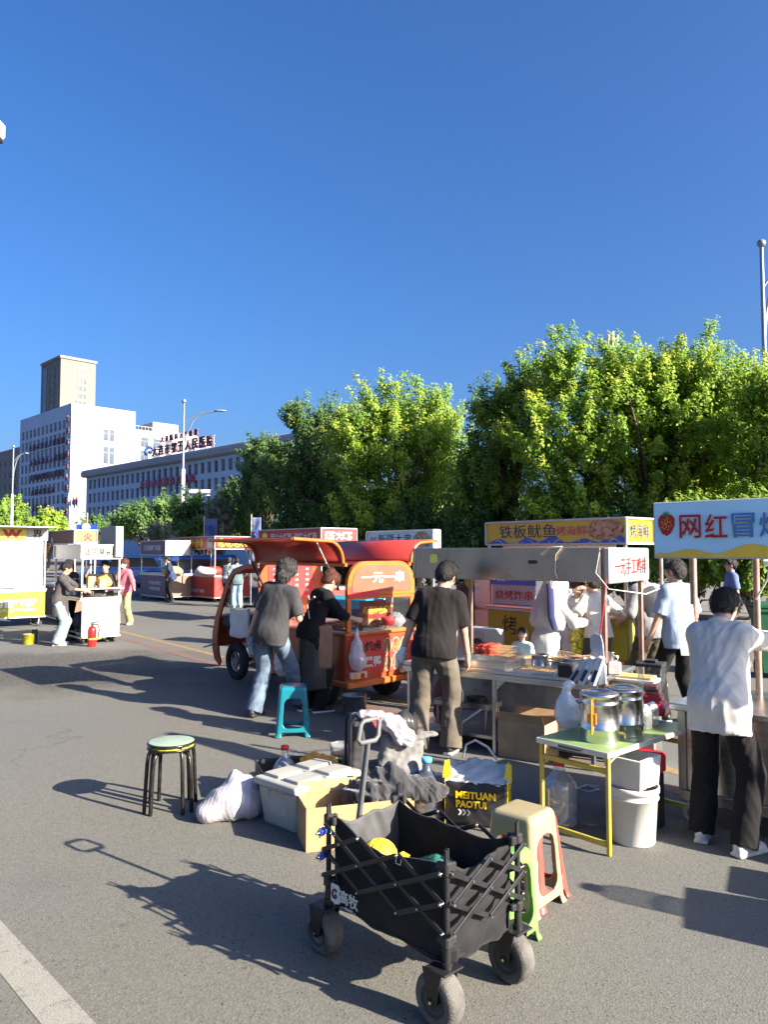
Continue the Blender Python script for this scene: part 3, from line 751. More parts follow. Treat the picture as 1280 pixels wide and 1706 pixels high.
def tree(name, label, loc, lobes, m, seed, n_sh=300, per=60, leaf=.15, th=.16, trunk_top=None, tipp=.6, group=None, shoot=.7, cat='tree'):
    "lobes: (x,y,z,rx,ry,rz) ellipsoids of the crown; shoots grow out of their shells and through their volume"
    rs = np.random.RandomState(seed)
    t = thing(name, label, cat, loc, 0, group)
    vol = np.array([l[3] * l[4] + l[4] * l[5] + l[3] * l[5] for l in lobes]); pick = rs.choice(len(lobes), n_sh, p=vol / vol.sum())
    L_ = np.array(lobes)[pick]
    d = rs.normal(size=(n_sh, 3)); d /= np.linalg.norm(d, axis=1)[:, None]
    rad = rs.rand(n_sh) ** .42
    c = L_[:, :3] + d * L_[:, 3:] * rad[:, None]
    out = d * np.array([.75, .75, .5]) + np.array([0, 0, .85]) * (rs.rand(n_sh)[:, None] * .6 + .5)
    out /= np.linalg.norm(out, axis=1)[:, None]
    ln = shoot * (.55 + rs.rand(n_sh) * .9)
    k = per
    u = rs.rand(n_sh, k) ** .8
    spread = (.36 * (1 - .62 * u) + .05) * shoot
    off = rs.normal(size=(n_sh, k, 3)); off /= np.linalg.norm(off, axis=2)[..., None]; off *= (rs.rand(n_sh, k) ** .5 * spread)[..., None]
    pos = c[:, None, :] + out[:, None, :] * (ln[:, None] * (u - .35))[..., None] + off
    nr = off / np.maximum(np.linalg.norm(off, axis=2), 1e-6)[..., None] * .5 + np.array([.45, -.3, .62]) + d[:, None, :] * .35 + rs.normal(size=pos.shape) * .36
    nr /= np.linalg.norm(nr, axis=2)[..., None]
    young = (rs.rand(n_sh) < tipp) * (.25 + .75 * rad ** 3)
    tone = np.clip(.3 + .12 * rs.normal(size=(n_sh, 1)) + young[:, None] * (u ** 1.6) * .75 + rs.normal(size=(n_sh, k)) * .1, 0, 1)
    size = leaf * (.65 + .6 * rs.rand(n_sh, k)) * (1.1 - .35 * u)
    keep = pos[..., 2] > .1
    leaves_obj('crown', pos[keep], nr[keep], size[keep], tone[keep], m, t, rs)
    mb = MB(); tt = trunk_top or min(l[2] for l in lobes)
    ctr = np.mean(np.array(lobes)[:, :3], 0)
    tp = Vector((ctr[0] * .35, ctr[1] * .35, tt))
    mb.tube([(0, 0, 0), (0, 0, .25), tp * .5 + Vector((.05, 0, 0)), tp], [th * 1.4, th * 1.05, th * .9, th * .75], 10)
    far = c[np.argsort(-rad)][:46]
    for e in far:
        e = Vector(e); mid = tp.lerp(e, .5) + Vector((0, 0, (e - tp).length * .1)) + Vector(rs.normal(size=3) * .12)
        mb.tube([tp - Vector((0, 0, .25)), tp.lerp(mid, .5), mid, e], [th * .5, th * .38, th * .24, th * .06], 5)
    mb.build('trunk', BARK, t)
    return t
def G(px, Y): p = at(px, 920, Y); p.z = 0; return p
GT = 'roadside trees behind the stalls'
def lob(Y, *ls):
    "crown lobes given as photo pixels: centre, half width, half height, half depth in metres -> metres about the tree's foot"
    base = G(ls[0][0], Y); r_ = []
    for px, py, hw, hh, dep in ls:
        c = at(px, py, Y) - base; k = Y / FPX; r_.append((c.x, 0, c.z, hw * k, dep, hh * k))
    return base, r_
b_, L_ = lob(22, (1090, 720, 175, 125, 2.6), (1150, 620, 72, 75, 1.4), (1050, 630, 60, 68, 1.4), (940, 610, 45, 55, 1.0), (950, 740, 110, 100, 2.0), (1190, 700, 90, 110, 2), (1020, 840, 170, 60, 2.2), (1180, 820, 110, 70, 2), (1110, 680, 90, 90, 2.2), (1225, 760, 90, 110, 2))
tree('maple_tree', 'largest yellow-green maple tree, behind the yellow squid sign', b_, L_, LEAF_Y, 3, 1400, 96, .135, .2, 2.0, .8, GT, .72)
b_, L_ = lob(24.5, (845, 760, 62, 110, 1.7), (830, 680, 40, 40, 1), (880, 660, 40, 60, 1.2), (800, 820, 60, 70, 1.6))
tree('maple_tree', 'darker green tree pressed against the left side of the largest maple', b_, L_, LEAF_G, 4, 420, 88, .135, .16, 1.9, .6, GT, .75)
b_, L_ = lob(18.5, (1290, 720, 70, 90, 1.6), (1262, 660, 35, 45, .9), (1300, 850, 90, 60, 1.6))
tree('maple_tree', 'maple cut by the right edge, behind the blue sign', b_, L_, LEAF_Y, 5, 330, 88, .12, .15, 1.8, .8, GT, .65)
b_, L_ = lob(28, (665, 760, 95, 85, 2.2), (640, 690, 48, 55, 1.2), (712, 690, 52, 55, 1.2), (590, 750, 50, 55, 1.4), (740, 770, 50, 80, 1.5), (660, 850, 110, 50, 2))
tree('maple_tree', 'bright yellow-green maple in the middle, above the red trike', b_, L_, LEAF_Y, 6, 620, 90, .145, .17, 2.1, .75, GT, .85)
b_, L_ = lob(32, (530, 760, 55, 75, 2), (505, 705, 30, 32, 1), (560, 700, 26, 40, 1), (480, 800, 50, 60, 1.6), (560, 840, 60, 60, 2))
tree('dark_tree', 'dark green tree left of the bright middle maple', b_, L_, LEAF_D, 8, 520, 84, .14, .16, 2, .5, GT, .8)
b_, L_ = lob(36, (440, 790, 36, 50, 1.5), (430, 750, 18, 22, .7), (470, 770, 22, 30, 1), (420, 850, 40, 50, 1.5))
tree('dark_tree', 'small dark tree touching the right end of the clinic building', b_, L_, LEAF_D, 9, 300, 84, .145, .14, 1.8, .45, GT, .8)
b_, L_ = lob(52, (250, 868, 46, 24, 2.4), (285, 862, 30, 28, 2), (215, 876, 28, 18, 1.5))
tree('dark_tree', 'low dark tree behind the purple stall', b_, L_, LEAF_D, 10, 240, 60, .24, .16, 1.5, .4, 'trees far left', 1.1)
b_, L_ = lob(70, (80, 876, 20, 20, 2), (95, 886, 12, 12, 1.4)); tree('pale_tree', 'round pale green tree in front of the hospital block', b_, L_, LEAF_Y, 11, 130, 50, .3, .16, 1.5, .5, 'trees far left', 1.1)
b_, L_ = lob(66, (12, 862, 20, 28, 2), (28, 880, 12, 16, 1.4)); tree('pale_tree', 'green tree at the left edge above the duck stall', b_, L_, LEAF_G, 12, 150, 50, .3, .16, 1.5, .5, 'trees far left', 1.1)
b_, L_ = lob(68, (158, 884, 18, 20, 2)); tree('dark_tree', 'small dark tree below the blue road sign', b_, L_, LEAF_D, 13, 80, 50, .3, .14, 1.5, .2, 'trees far left', 1.1)
b_, L_ = lob(35, (365, 868, 20, 36, .8)); tree('pale_shrub', 'pale silvery shrub behind the red squid stall', b_, L_, LEAF_P, 14, 110, 50, .15, .06, 1.2, .6, None, .5, 'shrub')
b_, L_ = lob(38, (268, 888, 28, 12, .8)); tree('dry_shrub', 'dry brownish shrub above the purple stall sign', b_, L_, LEAF_P, 15, 50, 36, .13, .05, 1.2, .2, None, .5, 'shrub')
b_, L_ = lob(40, (330, 870, 50, 46, 1.5), (395, 860, 34, 50, 1.5)); tree('dark_tree', 'dark tree between the street lamp and the silvery shrub', b_, L_, LEAF_D, 16, 260, 60, .2, .14, 1.5, .3, GT, .8)
# shrubs low under the trees: dark mass you can see below the crowns
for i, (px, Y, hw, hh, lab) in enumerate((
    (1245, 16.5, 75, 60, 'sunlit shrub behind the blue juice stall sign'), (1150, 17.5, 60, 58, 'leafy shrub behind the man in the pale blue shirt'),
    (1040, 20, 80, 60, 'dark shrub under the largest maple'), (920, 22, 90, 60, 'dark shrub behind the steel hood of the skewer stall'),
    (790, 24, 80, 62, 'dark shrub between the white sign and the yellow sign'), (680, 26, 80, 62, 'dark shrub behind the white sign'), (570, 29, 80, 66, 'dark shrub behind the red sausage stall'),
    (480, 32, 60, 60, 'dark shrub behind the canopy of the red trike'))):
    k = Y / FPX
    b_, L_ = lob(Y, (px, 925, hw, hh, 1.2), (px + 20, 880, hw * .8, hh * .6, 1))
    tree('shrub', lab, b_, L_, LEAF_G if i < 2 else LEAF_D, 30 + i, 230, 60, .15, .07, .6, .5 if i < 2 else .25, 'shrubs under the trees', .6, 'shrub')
# ------------------------------------------------------------------ stalls
def food(name, cols, scale=60):
    "printed or heaped food: patchy browns"
    if name in _M: return _M[name]
    m = bpy.data.materials.new(name); m.use_nodes = True; nt = m.node_tree; b = nt.nodes['Principled BSDF']; b.inputs['Roughness'].default_value = .4
    tc = nt.nodes.new('ShaderNodeTexCoord'); v = nt.nodes.new('ShaderNodeTexVoronoi'); v.inputs['Scale'].default_value = scale; v.feature = 'F1'
    nt.links.new(tc.outputs['Object'], v.inputs['Vector'])
    r = nt.nodes.new('ShaderNodeValToRGB'); e = r.color_ramp.elements
    e[0].color = (*cols[0], 1); e[1].color = (*cols[-1], 1)
    for i, c in enumerate(cols[1:-1]): k = e.new((i + 1) / (len(cols) - 1)); k.color = (*c, 1)
    nt.links.new(v.outputs['Color'], r.inputs['Fac']); nt.links.new(r.outputs[0], b.inputs['Base Color'])
    _M[name] = m; return m
FOODP = food('printed_grill_food', [(.06, .025, .015), (.3, .12, .05), (.5, .3, .16), (.12, .05, .03)], 30)
FOODR = food('printed_red_food', [(.25, .03, .02), (.5, .1, .04), (.12, .02, .02), (.6, .35, .2)], 40)
def ROTV(a): return Vector((math.cos(a), math.sin(a), 0)), Vector((-math.sin(a), math.cos(a), 0))
FX = {'-y': (lambda L, D, u, z: (u, 0, z), (1, 0, 0)), '+x': (lambda L, D, u, z: (L, u, z), (0, 1, 0)), '+y': (lambda L, D, u, z: (L - u, D, z), (-1, 0, 0)), '-x': (lambda L, D, u, z: (0, D - u, z), (0, -1, 0))}
def stall(name, label, corner, rot, L, D, ch, panels, sign=None, texts=(), ptexts=(), posts=None, wheels=True, zb=.16, top=None, cat='food stall', edge=STEEL, pm=PIPE, from_corner='right', roof=True, group='street food stalls'):
    """corner: ground point of the +x/-y corner (or of the origin); panels: {face: material}; sign: (z0,z1,{face: material}, default, inset box (x0,x1,y0,y1))"""
    ex_, ey_ = ROTV(rot)
    o = Vector((corner[0], corner[1], 0)) - (ex_ * L if from_corner == 'right' else ex_ * 0)
    t = thing(name, label, cat, o, rot, group)
    faces = {'-y': ((0, 0, zb), (L, .02, ch)), '+x': ((L - .02, .021, zb), (L, D - .021, ch)), '+y': ((0, D - .02, zb), (L, D, ch)), '-x': ((0, .021, zb), (.02, D - .021, ch))}
    for f, m in panels.items():
        mb = MB(); mb.bb(faces[f][0], faces[f][1], .004); pn = mb.build('side_panel', m, t)
        lt = {}
        for (ff, txt, u, z, h, wd, mm, bold) in ptexts:
            if ff != f: continue
            q = MB(); fn, xx = FX[f]; write(q, txt, fn(L, D, u, z), xx, (0, 0, 1), w=wd, h=h, bold=bold); q.build('lettering', mm, pn)
    mb = MB()
    for z in (zb - .015, ch - .02):
        mb.bar((0, -.012, z), (L, -.012, z), .024, .035); mb.bar((0, D + .012, z), (L, D + .012, z), .024, .035); mb.bar((L + .012, 0, z), (L + .012, D, z), .024, .035); mb.bar((-.012, 0, z), (-.012, D, z), .024, .035)
    mb.build('frame', edge, t)
    mb = MB(); mb.bb((-.03, -.03, ch), (L + .03, D + .03, ch + .035), .008); mb.bb((.03, .03, zb + .05), (L - .03, D - .03, zb + .07), 0); mb.build('counter', top or STEEL, t)
    Ht = sign[0] if sign else 0
    if posts is None: posts = [(.02, .02), (L - .02, .02), (.02, D - .02), (L - .02, D - .02)]
    if Ht:
        for (x, y) in posts:
            mb = MB(); mb.box((x, y, (ch + Ht) / 2 + .02), (.035, .035, Ht - ch - .04), None, .006); mb.build('post', pm, t)
    if wheels:
        for (x, y) in ((.1, .08), (L - .1, .08), (.1, D - .08), (L - .1, D - .08)):
            mb = MB(); mb.cyl((x, y - .02, .065), (x, y + .02, .065), .065, seg=14); mb.bar((x - .03, y - .03, .06), (x, y, zb - .01), .008, .03, 1); mb.bar((x - .03, y + .03, .06), (x, y, zb - .01), .008, .03, 1)
            mb.build('caster', [RUBBER, STEELD], t)
    if sign:
        z0, z1, sm, dm = sign[:4]; x0, x1, y0, y1 = sign[4] if len(sign) > 4 else (0, L, 0, D)
        mb = MB()
        if roof: mb.bb((x0 + .01, y0 + .01, z1 - .03), (x1 - .01, y1 - .01, z1 - .005), 0)
        ms = [dm]
        T = .02
        for f in ('-y', '+y', '-x', '+x'):
            m = sm.get(f, dm)
            if m not in ms: ms.append(m)
            k = ms.index(m)
            a, bq = {'-y': ((x0, y0, z0), (x1, y0 + T, z1)), '+y': ((x0, y1 - T, z0), (x1, y1, z1)), '-x': ((x0, y0 + T, z0), (x0 + T, y1 - T, z1)), '+x': ((x1 - T, y0 + T, z0), (x1, y1 - T, z1))}[f]
            mb.bb(a, bq, .0, k)
        sg = mb.build('sign_box', ms, t)
        mb = MB()
        for z in (z0, z1):
            mb.bar((x0 - .012, y0 - .012, z), (x1 + .012, y0 - .012, z), .02, .024); mb.bar((x1 + .012, y0 - .012, z), (x1 + .012, y1 + .012, z), .02, .024)
        for p in ((x0 - .012, y0 - .012), (x1 + .012, y0 - .012), (x1 + .012, y1 + .012)): mb.bar((*p, z0), (*p, z1), .024)
        mb.build('trim', edge, sg)
        for (f, txt, u, z, h, wd, mm, bold) in texts:
            q = MB()
            c = {'-y': (x0 + u, y0, z), '+x': (x1, y0 + u, z)}[f]
            write(q, txt, c, FX[f][1], (0, 0, 1), w=wd, h=h, bold=bold); q.build('lettering', mm, sg)
        t['_s'] = 0
        return t, sg
    return t, None
def disc(mb, c, x, y, rx, ry, lift=.006, m=0, seg=20, th=.003):
    c, x, y = Vector(c), Vector(x), Vector(y); n = x.cross(y)
    poly = [(rx * math.cos(2 * math.pi * k / seg), ry * math.sin(2 * math.pi * k / seg)) for k in range(seg)]
    return mb.prism(poly, c + n * lift, x, y, th, m)
RW = R(-50)
X_, Z_, Y_ = Vector((1, 0, 0)), Vector((0, 0, 1)), Vector((0, 1, 0))
PYEL = mat('sign_yellow', (.55, .4, .04), .35, 0, .05, 2)
PYELP = mat('panel_yellow', (.3, .27, .02), .45, 0, .06, 3)
PRED = mat('panel_red', (.42, .035, .03), .4, 0, .08, 4, dirt=.1)
PPUR = mat('panel_purple', (.12, .07, .13), .45, 0, .1, 3)
PBLU = mat('print_blue', (.03, .1, .42), .4, 0, .15, 8)
PBROWN = mat('panel_brown', (.16, .08, .045), .55, 0, .15, 4)
PORANGE = mat('panel_orange', (.36, .15, .05), .5, 0, .08, 4)
PWHITE = mat('panel_white', (.34, .335, .32), .35, 0, .04, 3)
PGREY = mat('board_grey', (.2, .19, .19), .6, 0, .05, 3)
# duck stall at the left edge
e38, n38 = ROTV(R(38))
c1 = at(77, 920, 17.7)
st, sg = stall('duck_stall', 'white and yellow duck neck stall cut by the left edge, letter W on its sign', (c1.x, c1.y), R(38), 2.0, .9, .84, {'-y': PYELP, '+x': PWHITE, '+y': PWHITE, '-x': PWHITE}, (2.0, 2.28, {'-y': PWHITE, '+x': PWHITE}, PWHITE), [], [('-y', '力吉鸭脖', 1.35, .55, .2, .98, LTXT, .05)], top=WHITEPAINT, zb=.24, edge=WHITEPAINT, pm=WHITEPAINT)
mb = MB(); mb.bb((.95, -.035, 2.0), (1.55, -.02, 2.28), .003); o = mb.build('sign_panel', PYEL, st)
mb = MB(); write(mb, 'W', (1.25, -.036, 2.14), X_, Z_, h=.2, w=.42, bold=.06); mb.build('lettering', LRED, o)
mb = MB(); write(mb, 'JULIJIYABO', (1.38, 0, .39), X_, Z_, h=.075, w=.85, bold=.02, lift=.006); write(mb, '武', (.68, 0, .55), X_, Z_, h=.18, bold=.05, lift=.006); mb.build('lettering', LTXT, st)
mb = MB(); mb.bb((.5, -.06, .9), (1.92, -.035, 1.97), .03); mb.build('cover_board', mat('white_cover', (.36, .36, .355), .4), st)
mb = MB(); mb.bb((-.3, -.45, 2.285), (2.06, .95, 2.31), .004); mb.build('awning', WHITEPAINT, st)
mb = MB(); write(mb, '留', (.75, 0, 2.14), X_, Z_, h=.2, bold=.02, lift=.006); write(mb, '界', (1.8, 0, 2.14), X_, Z_, h=.2, bold=.02, lift=.006); mb.build('lettering', LBLACK, sg)
mb = MB(); mb.bb((1.3, -.055, .87), (1.95, -.03, .93), .004); mb.build('shelf_edge', WHITEP, st)
# tofu cart
c2 = gp(133, 1074)
st, sg = stall('tofu_cart', 'white stinky tofu cart with open shelves beside the red extinguisher', (c2.x, c2.y), RW, 1.65, .74, .84, {'+x': mat('white_steel_panel', (.34, .335, .32), .32, .3, .05, 3, dirt=.12), '+y': STEELD}, (1.6, 1.86, {'-y': STEEL, '+x': PWHITE}, STEEL), [('+x', '正宗臭豆腐', .37, 1.73, .135, .62, LBLACK, .012)], zb=.14, top=STEEL)
mb = MB(); mb.bb((1.2, -.02, 1.02), (1.75, .78, 1.05), .004); mb.build('shelf', STEEL, st)
mb = MB(); mb.bb((.9, .6, 1.62), (1.72, .76, 2.22), .01); o = mb.build('sign_board', PGREY, st)
mb = MB(); mb.bb((1.722, .61, 1.63), (1.735, .75, 2.21), .004); mb.build('board_edge', WHITEPAINT, o)
# brown roofed stall behind it
c3 = at(124, 920, 17.5)
st, sg = stall('brown_stall', 'brown signed stall behind the tofu cart with an orange end panel', (c3.x, c3.y), RW, 3.0, .5, .9, {'-y': PBROWN, '+x': PBROWN}, (1.93, 2.24, {'-y': PBROWN, '+x': PORANGE}, PBROWN), [('+x', '火', .3, 2.08, .2, .2, LRED, .03)], edge=WHITEPAINT)
mb = MB(); disc(mb, (1.3, 0, 2.02), X_, Z_, .07, .07); mb.build('picture', LTXT, sg)
mb = MB(); mb.grid(lambda u, v: (.4 + 1.1 * u, -.1 - .1 * v, 1.92 - .35 * v - .1 * u * math.sin(u * 3)), 8, 3, thick=.01); mb.build('striped_cloth', mat('orange_cloth', (.5, .25, .05), .8), st)
# purple stall
c4 = gp(275, 1002)
st, sg = stall('purple_stall', 'dull purple corn stall parked in front of the blue car', (c4.x, c4.y), RW, 2.2, 1.0, .93, {'-y': PPUR, '+x': mat('brown_steel', (.2, .14, .11), .4, .5, .1, 3)}, (1.62, 2.13, {'-y': PPUR, '+x': WHITEPAINT}, PPUR, (0, 2.2, 0, .9)), [('-y', '三兄弟烤冷面', 1.0, 1.88, .2, 1.5, LTXT, .02)], [('-y', '烤冷面 手抓饼', 1.3, .62, .14, 1.1, LTXT, .02), ('-y', '炒饭炒面', 1.3, .42, .12, .9, LTXT, .02)], pm=PIPE)
# red squid stall
c5 = at(358, 920, 26)
st, sg = stall('squid_stall', 'red squid stall with yellow ring lettering parked beyond the white dog-legged road line', (c5.x, c5.y), RW, 3.0, 1.4, .9, {'-y': PRED, '+x': PRED}, (1.83, 2.27, {'-y': PRED, '+x': RED}, PRED), [], [('-y', '铁板鱿鱼 烤面筋', 1.6, .35, .12, 1.3, LTXT, .01)], edge=WHITEPAINT)
st['label'] = 'red squid stall with yellow ring lettering, right of the purple stall'
for f, u0, du, n in (('-y', .75, .42, 4), ('+x', .25, .3, 4)):
    mb = MB(); q = MB()
    for k, ch in enumerate('铁板鱿鱼'[:n]):
        c = (u0 + k * du, 0, 2.05) if f == '-y' else (3.0, u0 + k * du, 2.05); xx = FX[f][1]
        yy = Vector((0, 0, 1)); n_ = Vector(xx).cross(yy)
        mb.tube([Vector(c) + n_ * .012 + Vector(xx) * (.145 * math.cos(a)) + yy * (.145 * math.sin(a)) for a in [i * math.pi / 9 for i in range(18)]], .014, 5, closed=True)
        write(q, ch, c, xx, yy, h=.17, bold=.02, lift=.008)
    mb.build('letter_ring', LYEL, sg); q.build('lettering', LYEL, sg)
mb = MB(); mb.bb((2.45, -.012, 1.87), (2.85, -.002, 2.22), 0); mb.build('poster', PWHITE, sg)
mb = MB(); mb.bb((.15, -.006, .2), (1.2, -.002, .4), 0); o = mb.build('poster', PWHITE, st)
# red sausage stall behind the trike
c6 = at(535, 920, 17)
st, sg = stall('sausage_stall', 'dark red sausage stall standing behind the raised red trike canopy', (c6.x, c6.y), RW, 2.73, 1.0, .9, {'-y': PRED, '+x': PRED}, (1.9, 2.27, {'-y': PRED, '+x': PRED}, PRED), [('-y', '明火大烤肠', 1.05, 2.08, .2, .95, LTXT, .02), ('-y', '碳烤大烤肠', 2.1, 2.08, .2, .95, LTXT, .02), ('+x', '螺旋大烤肠', .5, 2.1, .2, .8, LTXT, .03)], edge=WHITEPAINT)
mb = MB(); disc(mb, (.3, 0, 2.08), X_, Z_, .13, .13); mb.build('picture', LYEL, sg)
# white sign stall
c7 = at(722, 920, 14)
st, sg = stall('skewer_stall', 'white signed lamb skewer stall between the trike canopy and the steel hood', (c7.x, c7.y), RW, 1.96, .9, .9, {'-y': STEELD, '+x': STEELD}, (1.78, 2.14, {'-y': mat('print_pale_blue', (.5, .55, .62), .4), '+x': WHITEPAINT}, PWHITE, (0, 1.96, 0, .16)), [('-y', '新疆大串', .85, 1.98, .2, 1.0, LBLACK, .0), ('-y', '尼亚', .2, 1.99, .08, .18, LRED, .0)])
mb = MB(); mb.prism([(-.27, -.12), (-.2, .05), (-.05, .14), (.15, .13), (.27, .02), (.25, -.14), (.05, -.15), (-.1, -.14)], Vector((1.62, 0, 1.97)) + Vector((0, -.006, 0)), X_, Z_, .003); mb.build('picture', FOODP, sg)
# yellow squid sign stall
st, sg = stall('seafood_stall', 'yellow signed grilled squid stall with blue wave print, behind the steel hood', (2.74, 8.5), RW, 2.1, .8, 1.0, {'-y': PYELP, '+x': PYELP, '+y': STEELD}, (1.82, 2.11, {'-y': PYEL, '+x': mat('sign_yellow_bright', (.42, .34, .02), .35)}, PYEL, (0, 2.1, 0, .57)), [('-y', '铁板鱿鱼', .68, 1.985, .17, .92, mat('navy_lettering', (.02, .03, .1), .5), .0), ('-y', '烤海鲜', 1.36, 1.98, .12, .44, mat('magenta_lettering', (.5, .04, .14), .5), .0), ('+x', '烤海鲜', .29, 1.965, .17, .4, mat('navy_lettering', (.02, .03, .1)), .0)], [('-y', '烤', .38, .78, .24, None, LBLACK, .0), ('-y', '海', .95, .78, .24, None, LBLACK, .0), ('-y', '鲜', 1.5, .78, .24, None, LBLACK, .0)], edge=WHITEPAINT)
mb = MB(); mb.prism([(.01, .01)] + [(2.08, .01)] + [(2.08 - k * .052, .05 + .035 * math.sin(k * .75) + .022 * math.sin(k * .31 + 1)) for k in range(40)], Vector((0, -.002, 1.82)), X_, Z_, .003); mb.build('wave_print', PBLU, sg)
mb = MB()
for k in range(7):
    x0 = .15 + .29 * k; mb.tube([(x0 + .03 * j, -.008, 1.85 + .025 * math.sin(j * .9 + k)) for j in range(7)], .006, 4)
mb.build('foam_print', LTXT, sg)
mb = MB(); disc(mb, (1.83, 0, 1.985), X_, Z_, .25, .12, .005); mb.build('picture', FOODP, sg)
mb = MB(); mb.cyl((.2, .1, 1.79), (1.9, .1, 1.79), .018); mb.build('tube_light', mat('tube_white', (.8, .82, .8), .3), st)
mb = MB(); mb.bb((.05, -.03, .3), (2.08, -.012, .5), .002); mb.build('menu_strip', FOODR, st)
# glass case on its counter
t = thing('display_case', 'white and blue printed case on the left end of the squid stall counter', 'display case', Vector((1.4, 10.1, 1.035)), RW)
mb = MB(); mb.bb((.05, .02, 0), (.78, .5, .36), .01); mb.build('body', PWHITE, t)
mb = MB(); mb.bb((.04, .012, .26), (.79, .019, .34), 0); mb.build('stripe', PBLU, t)
mb = MB(); write(mb, '烧烤炸串', (.42, .019, .13), X_, Z_, h=.13, w=.62, bold=.0); mb.build('lettering', LRED, t)
for i, (dx, sz, m) in enumerate(((.18, (.14, .1, .07), mat('snack_orange', (.6, .25, .08))), (.36, (.1, .12, .09), CARDB), (.55, (.16, .1, .05), mat('snack_orange', (.6, .25, .08))))):
    p = Vector((1.4, 10.1, 0)) + ROTV(RW)[0] * dx + ROTV(RW)[1] * .25; p.z = 1.035 + .361
    o = MB().box((0, 0, sz[2] / 2), sz, rz(i * .4), .012).build('food_box', m, None, p, RW + i * .3); tag(o, ['orange snack box on top of the white and blue case, at its left', 'brown carton standing between two orange boxes on the case', 'flat orange snack box on top of the case, at its right'][i], 'box', 'boxes on the display case')
# steel cabinet whose orange reflection is put into the body colour
t = thing('steel_cabinet', 'steel cabinet coloured by an orange reflection beside the display case', 'cabinet', at(790, 920, 10.6) * 1.0, RW); t.location.z = 0
mb = MB(); mb.bb((0, 0, .1), (.45, .5, 1.42), .01); mb.build('body', mat('steel_orange_reflection', (.55, .33, .16), .35, .6, .2, 3), t)
mb = MB(); mb.bb((.02, -.015, .95), (.43, -.001, 1.38), .004); mb.bb((.02, -.015, .45), (.43, -.001, .92), .004); mb.build('door', STEEL, t)
for x, y in ((.05, .05), (.4, .05), (.05, .45), (.4, .45)): MB().cyl((x, y, 0), (x, y, .1), .025).build('leg', STEELD, t)
# skewer fryer stall with the long steel hood
RS9 = R(-35); e9, n9 = ROTV(RS9); o9 = Vector((.32, 7.3, 0))
S9 = thing('fryer_stall', 'chicken cutlet stall with a long grey steel hood and a white end sign', 'food stall', o9, RS9, 'street food stalls')
L9, D9 = 1.85, 1.05
def p9(x, y, z): return o9 + e9 * x + n9 * y + Vector((0, 0, z))
for (x, y) in ((.02, .02), (L9 - .02, .02), (.02, D9), (L9 - .02, D9)):
    MB().box((x, y, .88), (.04, .04, 1.76), None, .006).build('post', mat('rusty_post', (.3, .2, .16), .5, .6, .2, 8, dirt=.4), S9)
mb = MB(); mb.bb((.0, -.03, 1.47), (L9 - .03, .01, 1.76), .006); mb.bb((0, .011, 1.735), (L9 - .03, D9 + .02, 1.757), .004); mb.bb((0, D9 + .021, 1.5), (L9 - .03, D9 + .05, 1.757), .004); mb.bb((-.03, -.03, 1.47), (-.002, D9 + .05, 1.76), .004)
hood = mb.build('hood', mat('hood_steel', (.4, .34, .285), .27, .85, .12, 2.2, .05, 20, dirt=.25), S9)
MB().bb((.17, -.0345, 1.62), (.245, -.0315, 1.70), 0).build('sticker', mat('yellow_sticker', (.75, .7, .1), .5), hood)
MB().bb((1.18, -.036, 1.62), (1.26, -.0315, 1.65), 0).build('badge', BLACKP, hood)
mb = MB(); mb.tube([(1.3, -.05, 1.7), (1.38, -.06, 1.76), (1.5, -.05, 1.77), (1.44, -.05, 1.7), (1.43, -.045, 1.55), (1.45, -.045, 1.5)], .005, 6); mb.build('cord', mat('pale_cord', (.6, .55, .45), .6), hood)
mb = MB(); mb.bb((L9, -.03, 1.46), (L9 + .05, D9 + .05, 1.76), .01); sg = mb.build('end_sign', PWHITE, S9)
mb = MB(); write(mb, '一元手工鸡排', (L9 + .05, .54, 1.6), Y_, Z_, h=.15, w=.9, bold=.005); mb.build('lettering', LRED, sg)
mb = MB(); mb.bb((.05, -.32, .68), (L9 + .05, .62, .715), .006); mb.build('table_top', STEEL, S9)
mb = MB(); mb.bar((.07, -.31, .655), (L9 + .03, -.31, .655), .03, .05); mb.bar((.07, .6, .655), (L9 + .03, .6, .655), .03, .05); mb.build('table_rail', STEEL, S9)
for (x, y) in ((.97, -.29), (.1, -.29), (L9 - .02, -.29), (.1, .58), (L9 - .02, .58)):
    mb = MB(); mb.box((x, y, .33), (.035, .035, .66), None, .005); mb.prism([(0, 0), (.1, 0), (0, -.1)], (x + .018, y - .002, .64), X_, Z_, .006); mb.build('table_leg', STEEL, S9)
mb = MB(); mb.bb((.08, .6, .1), (L9, .615, .64), .002); mb.build('back_panel', STEELD, S9)
mb = MB(); mb.bb((.1, -.25, .12), (1.8, .55, .14), .002); mb.bar((.1, -.27, .13), (1.8, -.27, .13), .03); mb.build('lower_shelf', STEELD, S9)
mb = MB(); mb.tube([p9(L9 - .04, -.02, 1.7) - o9 for _ in (0,)] + [(L9, .2, 1.47)], .006, 4) if False else None
mb = MB(); mb.tube([(L9 + .02, -.045, 1.5), (L9 - .01, -.05, 1.2), (L9 - .05, -.05, .95), (L9 - .06, -.05, .75)], .006, 5); mb.build('cable', RED, S9)
mb = MB(); mb.tube([(L9 - .03, -.05, 1.72), (L9 - .06, -.06, 1.55), (L9 + .05, -.07, 1.42), (L9 + .3, .1, 1.38), (L9 + .25, .7, 1.4)], .005, 5); mb.build('cable', WHITEP, S9)
